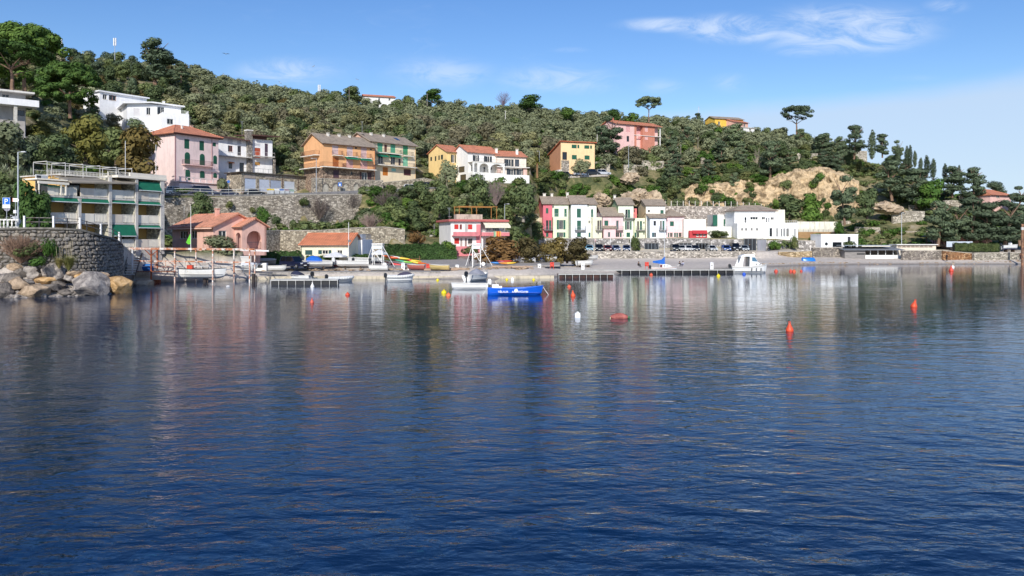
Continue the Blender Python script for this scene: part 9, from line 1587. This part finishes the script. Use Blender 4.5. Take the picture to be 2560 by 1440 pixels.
def scatter():
 # olives and evergreens over the hillside
 spots = []; rg = random.Random(21); S = 5.0; y = 186.0
 while y < 352:
  x = az(-480)*y
  while x < az(2540)*y:
   X = x+rg.uniform(-.42, .42)*S; Yq = y+rg.uniform(-.42, .42)*S; px = 1280+X/Yq*FPX; p = tprof(px)
   if p[9][0]+3 < Yq < p[11][0]+16 and px < 2130 and not blocked(X, Yq):
    cliff = 1715 < px < 2150 and Yq < p[10][0]-7
    if not cliff: spots.append((px, Yq, X, gz(px, Yq)))
   x += S
  y += S*.92
 # thin out: clearings with dry grass
 spots = [s for s in spots if mnoise.noise(Vector((s[2]*.03, s[1]*.03, 8))) > -.42 or rg.random() < .35]
 rg.shuffle(spots); ol = []; dk = []
 for s in spots:
  px, Yq = s[0], s[1]; p = tprof(px); low = (Yq-p[9][0])/(p[11][0]-p[9][0]); f = .25 if px < 430 else (.86 if px < 1480 else (.8 if low > .45 else .3))
  if mnoise.noise(Vector((s[2]*.02, Yq*.02, 2))) > .28: f -= .35
  (ol if rg.random() < f else dk).append(s)
 ol.sort(key=lambda s: (s[0] < -15, s[1])); dk.sort(key=lambda s: s[0] < -15); shown = ol[:290]; rest = ol[290:]
 meshes = []
 for v in range(4):
  V, F, r, h, seg = tree_data('olive', v); tb = tubes(seg, 5)
  for leaf in ('olive', 'olive2', 'olive3'):
   o = npmesh('olive_tree', V, F, LM[leaf]); me = o.data; bpy.data.objects.remove(o); bm = bmesh.new(); bm.from_mesh(me); b2 = bpy.data.meshes.new('t'); b2.from_pydata(tb.v, [], tb.f); n0 = len(bm.faces); bm.from_mesh(b2); bm.faces.ensure_lookup_table()
   for f in bm.faces[n0:]: f.material_index = 1
   bm.to_mesh(me); bm.free(); me.materials.append(BARKG); meshes.append(me)
 for px, Yq, X, z in shown:
  o = bpy.data.objects.new('olive_tree', rg.choice(meshes)); COL.objects.link(o); s = rg.choice((rg.uniform(.75, 1.1), rg.uniform(1.0, 1.65))); o.location = (X, Yq, z-.35); o.rotation_euler = (0, 0, rg.random()*6.28); o.scale = (s*1.12, s*1.12, s*rg.uniform(.82, 1.05)); tag(o, zone(px, slope_f(px, Yq), 'grey green olive tree'), 'olive tree', 'olive trees on the hillside')
 VV = []; off = 0
 for px, Yq, X, z in rest:
  V, F, r, h, seg = tree_data('olive', rg.randrange(4)); k = NR.choice(len(F), 560, replace=False); Q = V.reshape(-1, 4, 3)[k]; c = Q.mean(1, keepdims=True); Q = c+(Q-c)*1.35; s = rg.uniform(.95, 1.4); a = rg.random()*6.28; ca, sa = math.cos(a)*s*1.12, math.sin(a)*s*1.12
  VV.append(np.stack([Q[..., 0]*ca-Q[..., 1]*sa+X, Q[..., 0]*sa+Q[..., 1]*ca+Yq, Q[..., 2]*s*.92+z-.35], -1).reshape(-1, 3))
 if VV: V = np.concatenate(VV); npmesh('olive_grove', V, np.arange(len(V)).reshape(-1, 4), LM['olive'], label='far olive grove merging together along the upper slope', kind='stuff')
 for px, Yq, X, z in dk[:270]:
  k, lf, w, h = rg.choice((('oak', 'oak', 5.5, 5.0), ('oak', 'aleppo', 5.0, 5.2), ('oak', 'bush2', 4.5, 3.8), ('oak', 'oak', 6.5, 5.5), ('oak', 'brown', 4.5, 3.6)) if px < 1480 else (('aleppo', 'aleppo', 5.5, 7.5), ('oak', 'oak', 6, 5.5), ('oak', 'bush', 5, 4.0), ('oak', 'oak', 5, 4.5), ('oak', 'bush2', 4.5, 3.5))); q = rg.uniform(.8, 1.2)
  tree(zone(px, slope_f(px, Yq), {'oak': 'dark evergreen', 'aleppo': 'dark pine' if k != 'oak' else 'grey green evergreen', 'bush2': 'dull olive green evergreen', 'brown': 'brownish evergreen', 'bush': 'bright green tree'}[lf]), k, (X, Yq, z-.3), w*q, h*q, lf, None, 'hillside_evergreen' if k == 'oak' else 'hillside_pine', 'evergreens on the hillside' if k == 'oak' else 'pines on the hillside')
 # the pine wood on the descending ridge and the green band between the roads
 g = 0
 def fill(n, pxr, f0, f1, kinds, lb, nm, grp, test=None, hw=(1, 1)):
  c = 0; tr = 0; used = []
  while c < n and tr < n*12:
   tr += 1; px = rg.uniform(*pxr); p = tprof(px); Yq = rg.uniform(f0(p), f1(p)); X = az(px)*Yq
   if blocked(X, Yq, 4.5, 1.5, .5) or (test and not test(px, Yq)): continue
   if any((X-a)**2+(Yq-b)**2 < 4.5 for a, b in used): continue
   k, lf, w, h = rg.choice(kinds); q = rg.uniform(.75, 1.2); tree('%s %s' % ({'oak': 'dark green tree', 'bush': 'fresh green tree', 'bush2': 'dull olive green tree', 'olive': 'grey green olive', 'aleppo': 'dark pine', 'pine': 'green pine', 'ygreen': 'yellowish green tree'}[lf] if (k, lf) != ('oak', 'aleppo') else 'blackish green tree', next(t for x, t in lb if px < x)), k, (X, Yq, gz(px, Yq)-.3), w*q*hw[0], h*q*hw[1], lf, None, nm, grp); used.append((X, Yq)); c += 1
 fill(36, (2085, 2480), lambda p: p[8][0], lambda p: p[11][0]+2, [('aleppo', 'aleppo', 4.8, 6.5), ('oak', 'oak', 5, 4.2), ('oak', 'bush2', 4, 3.0), ('oak', 'bush2', 3.6, 2.6)], [(2180, 'below the tall grey green conifer'), (2260, 'below the tallest cypress'), (2340, 'below the close cypress pair'), (2420, 'below the last cypresses'), (9999, 'at the low end of the ridge')], 'ridge_tree', 'wood on the descending ridge', lambda px, Y: not (px < 2200 and Y < tprof(px)[10][0]-4))
 fill(60, (905, 1345), lambda p: p[4][0]+8, lambda p: p[7][0]-1.5, [('oak', 'oak', 5, 4.2), ('oak', 'bush', 4.5, 3.2), ('oak', 'bush2', 4.0, 3.0), ('oak', 'oak', 6, 4.8), ('olive', 'olive', 4.5, 3.6)], [(980, 'above the pale boat yard wall'), (1060, 'below the yellow house garden'), (1130, 'behind the red shuttered house'), (1220, 'under the arcaded villa'), (9999, 'between the cream house and the rust coloured tree')], 'slope_tree', 'trees below the upper lane', lambda px, Y: not (1290 < px and Y > 198))
 fill(60, (1345, 1720), lambda p: p[7][0]+2, lambda p: p[9][0]-.5, [('oak', 'oak', 5, 4.5), ('oak', 'bush', 5, 3.6), ('oak', 'bush', 4, 3.2), ('oak', 'bush2', 4.5, 3.4)], [(1440, 'behind the rose pink row house'), (1530, 'below the cars of the ochre house'), (1620, 'behind the green row house'), (9999, 'above the tall retaining wall')], 'slope_tree', 'trees behind the coloured row', lambda px, Y: not (1335 < px < 1525 and 229.6 < Y < 246))
 fill(52, (-40, 400), lambda p: p[8][0]-8, lambda p: p[10][0]-6, [('oak', 'oak', 5.5, 5.2), ('oak', 'aleppo', 5, 5.5), ('olive', 'olive', 5.0, 4.4), ('oak', 'oak', 6, 5), ('oak', 'ygreen', 4.5, 4)], [(80, 'in the thicket at the picture edge'), (180, 'in the thicket below the bright umbrella pine'), (290, 'in the thicket above the apartments'), (9999, 'in the thicket beside the pink villa')], 'thicket_tree', 'thicket left of the pink villa', lambda px, Y: not (px > 350 and Y < 178))
 fill(46, (1715, 2110), lambda p: p[9][0]-1.5, lambda p: p[9][0]+10, [('oak', 'bush', 5, 3.2), ('oak', 'bush2', 4.5, 3), ('oak', 'oak', 5.5, 4), ('aleppo', 'aleppo', 5, 6)], [(1800, 'over the near end of the quarry face'), (1900, 'over the middle of the quarry face'), (2000, 'over the high part of the quarry face'), (9999, 'over the far end of the quarry face')], 'slope_tree', 'trees along the quarry edge')
 fill(26, (1345, 1540), lambda p: p[7][0]+.3, lambda p: p[8][0]-.2, [('bush', 'bush2', 3.2, 1.8), ('bush', 'bush', 3.4, 2.0), ('bush', 'oak', 4, 2.4)], [(9999, 'on the grassy bank below the ochre house')], 'bank_shrub', 'shrubs below the ochre house')
 # undergrowth everywhere between the trees
 VV = []; n = 0
 while n < 1900:
  px = rg.uniform(-480, 2850); p = tprof(px); band = rg.random()
  if band < .62: Yq = rg.uniform(p[9][0]-2, p[11][0]+6)
  elif band < .84: Yq = rg.uniform(p[6][0], p[9][0])
  else: Yq = rg.uniform(p[4][0]+3, p[6][0])
  X = az(px)*Yq
  if Yq < 100 or blocked(X, Yq, 2.5, .8, .3) or (1330 < px < 1760 and Yq < 224) or (1440 < px < 1900 and Yq < 203) or (1715 < px < 2150 and p[8][0]-1 < Yq < p[9][0]+1) or (390 < px < 905 and p[7][0]-4 < Yq < p[8][0]+4) or (1335 < px < 1525 and 230.5 < Yq < 244) or (px < 320 and Yq < 112) or (330 < px < 660 and Yq < 118) or (1000 < px and Yq < 200 and band >= .84 and px > 1350): continue
  V, F, r, h, seg = tree_data('bush', rg.randrange(4)); k = NR.choice(len(F), 150, replace=False); Q = V.reshape(-1, 4, 3)[k]; c = Q.mean(1, keepdims=True); Q = c+(Q-c)*1.7; s = rg.uniform(.8, 1.9); a = rg.random()*6.28; ca, sa = math.cos(a)*s, math.sin(a)*s
  VV.append(np.stack([Q[..., 0]*ca-Q[..., 1]*sa+X, Q[..., 0]*sa+Q[..., 1]*ca+Yq, Q[..., 2]*s*.8+gz(px, Yq)-.15], -1).reshape(-1, 3)); n += 1
 for lf, sl in (('bush2', slice(0, None, 3)), ('oak', slice(1, None, 3)), ('bush', slice(2, None, 3))):
  V = np.concatenate(VV[sl]); npmesh('undergrowth', V, np.arange(len(V)).reshape(-1, 4), LM[lf], label='%s undergrowth scattered over the slopes' % {'bush2': 'dry olive green', 'oak': 'dark green', 'bush': 'fresh green'}[lf], kind='stuff')
scatter()
# ================================================================ quarry face
def quarry():
 m = M('rock', '#8a7659', c2='#c5ac88', s=.45); nx, nz = 230, 60; V = []; N3 = lambda a, b, c: mnoise.noise(Vector((a, b, c)))
 for i in range(nx+1):
  px = 1712+(2148-1712)*i/nx; top = np.interp(px, [1712, 1740, 1760, 1860, 1900, 1960, 2000, 2060, 2100, 2130, 2165], [470, 455, 462, 448, 452, 432, 420, 416, 428, 440, 470])+7*N3(px*.05, 0, 3)+4*N3(px*.17, 0, 5); bot = np.interp(px, [1712, 1800, 1900, 2000, 2165], [508, 512, 530, 545, 560])
  for j in range(nz+1):
   t = j/nz; py = bot+14+(top-bot-14)*t; Y0 = float(np.interp(px, [1712, 1900, 2050, 2165], [241.5, 243.0, 241.5, 238]))+t*6.5; x = az(px)*Y0; z = t*16
   rid = lambda f, s: 1-2*abs(N3(x*f+.3*N3(x*.3, z*.3, 1), z*f*.55, s)); st = round(z/1.7+1.2*N3(x*.12, z*.1, 2))
   dn = 2.0*N3(x*.08, z*.09, 1)+1.3*rid(.16, 4)*.6+.9*rid(.42, 7)*.7+.45*rid(1.1, 9)+.25*N3(x*2.4, z*2.4, 9)+.5*N3(x*.25, st*3.7, 6)
   if t > .93: dn -= (t-.93)*30
   Y = Y0-dn; V.append((az(px)*Y, Y, zat(py, Y0)+.3*N3(x*.8, z*.8, 2)))
 idx = np.arange((nx+1)*(nz+1)).reshape(nx+1, nz+1); F = np.stack([idx[:-1, :-1], idx[1:, :-1], idx[1:, 1:], idx[:-1, 1:]], -1).reshape(-1, 4); npmesh('quarry_cliff', V, F, m, kind='structure')
 Q = [(1780, 'near end'), (1880, 'lower middle'), (1980, 'high part'), (9999, 'far end')]
 for k in range(64):
  i = rnd.randrange(4, nx-3); j = rnd.choice((rnd.randrange(3, 14), rnd.randrange(10, 50))); x, y, z = V[i*(nz+1)+j]; px = 1280+x/y*FPX; w = rnd.uniform(1.6, 5.0); lf = rnd.choice(('bush', 'bush2', 'oak')); tree('%s shrub rooted on the %s of the quarry face' % ({'bush': 'fresh green', 'bush2': 'dull green', 'oak': 'dark green'}[lf], next(t for q, t in Q if px < q)), 'bush', (x, y-.2, z-.5), w, w*rnd.uniform(.5, .8), lf, None, 'cliff_shrub', 'shrubs on the quarry face', 'shrub')
 # smaller outcrops
 for i, (px, yb, w, h, Y, lb) in enumerate(((1500, 507, 44, 26, 220, 'pale rock outcrop behind the low pink row house'), (1590, 500, 60, 30, 224, 'craggy pale outcrop behind the green row house'), (1632, 506, 46, 34, 224, 'steep pale outcrop beside the tall retaining wall'), (2222, 524, 60, 26, 226, 'pale crag left of the broad terrace walls'), (1575, 448, 40, 22, 236, 'white rock under the stone terraces'))):
  k = Y/FPX; me = rock_mesh(200+i, w*k, 5, h*k*1.2, 4, .5); me.materials.append(M('rock', '#94826c', c2='#bda98e', s=.5)); o = bpy.data.objects.new('rock_outcrop', me); COL.objects.link(o); o.location = G(px, Y+1.5, zat(yb-h*.2, Y)); tag(o, lb, 'rock', 'rock outcrops')
quarry()
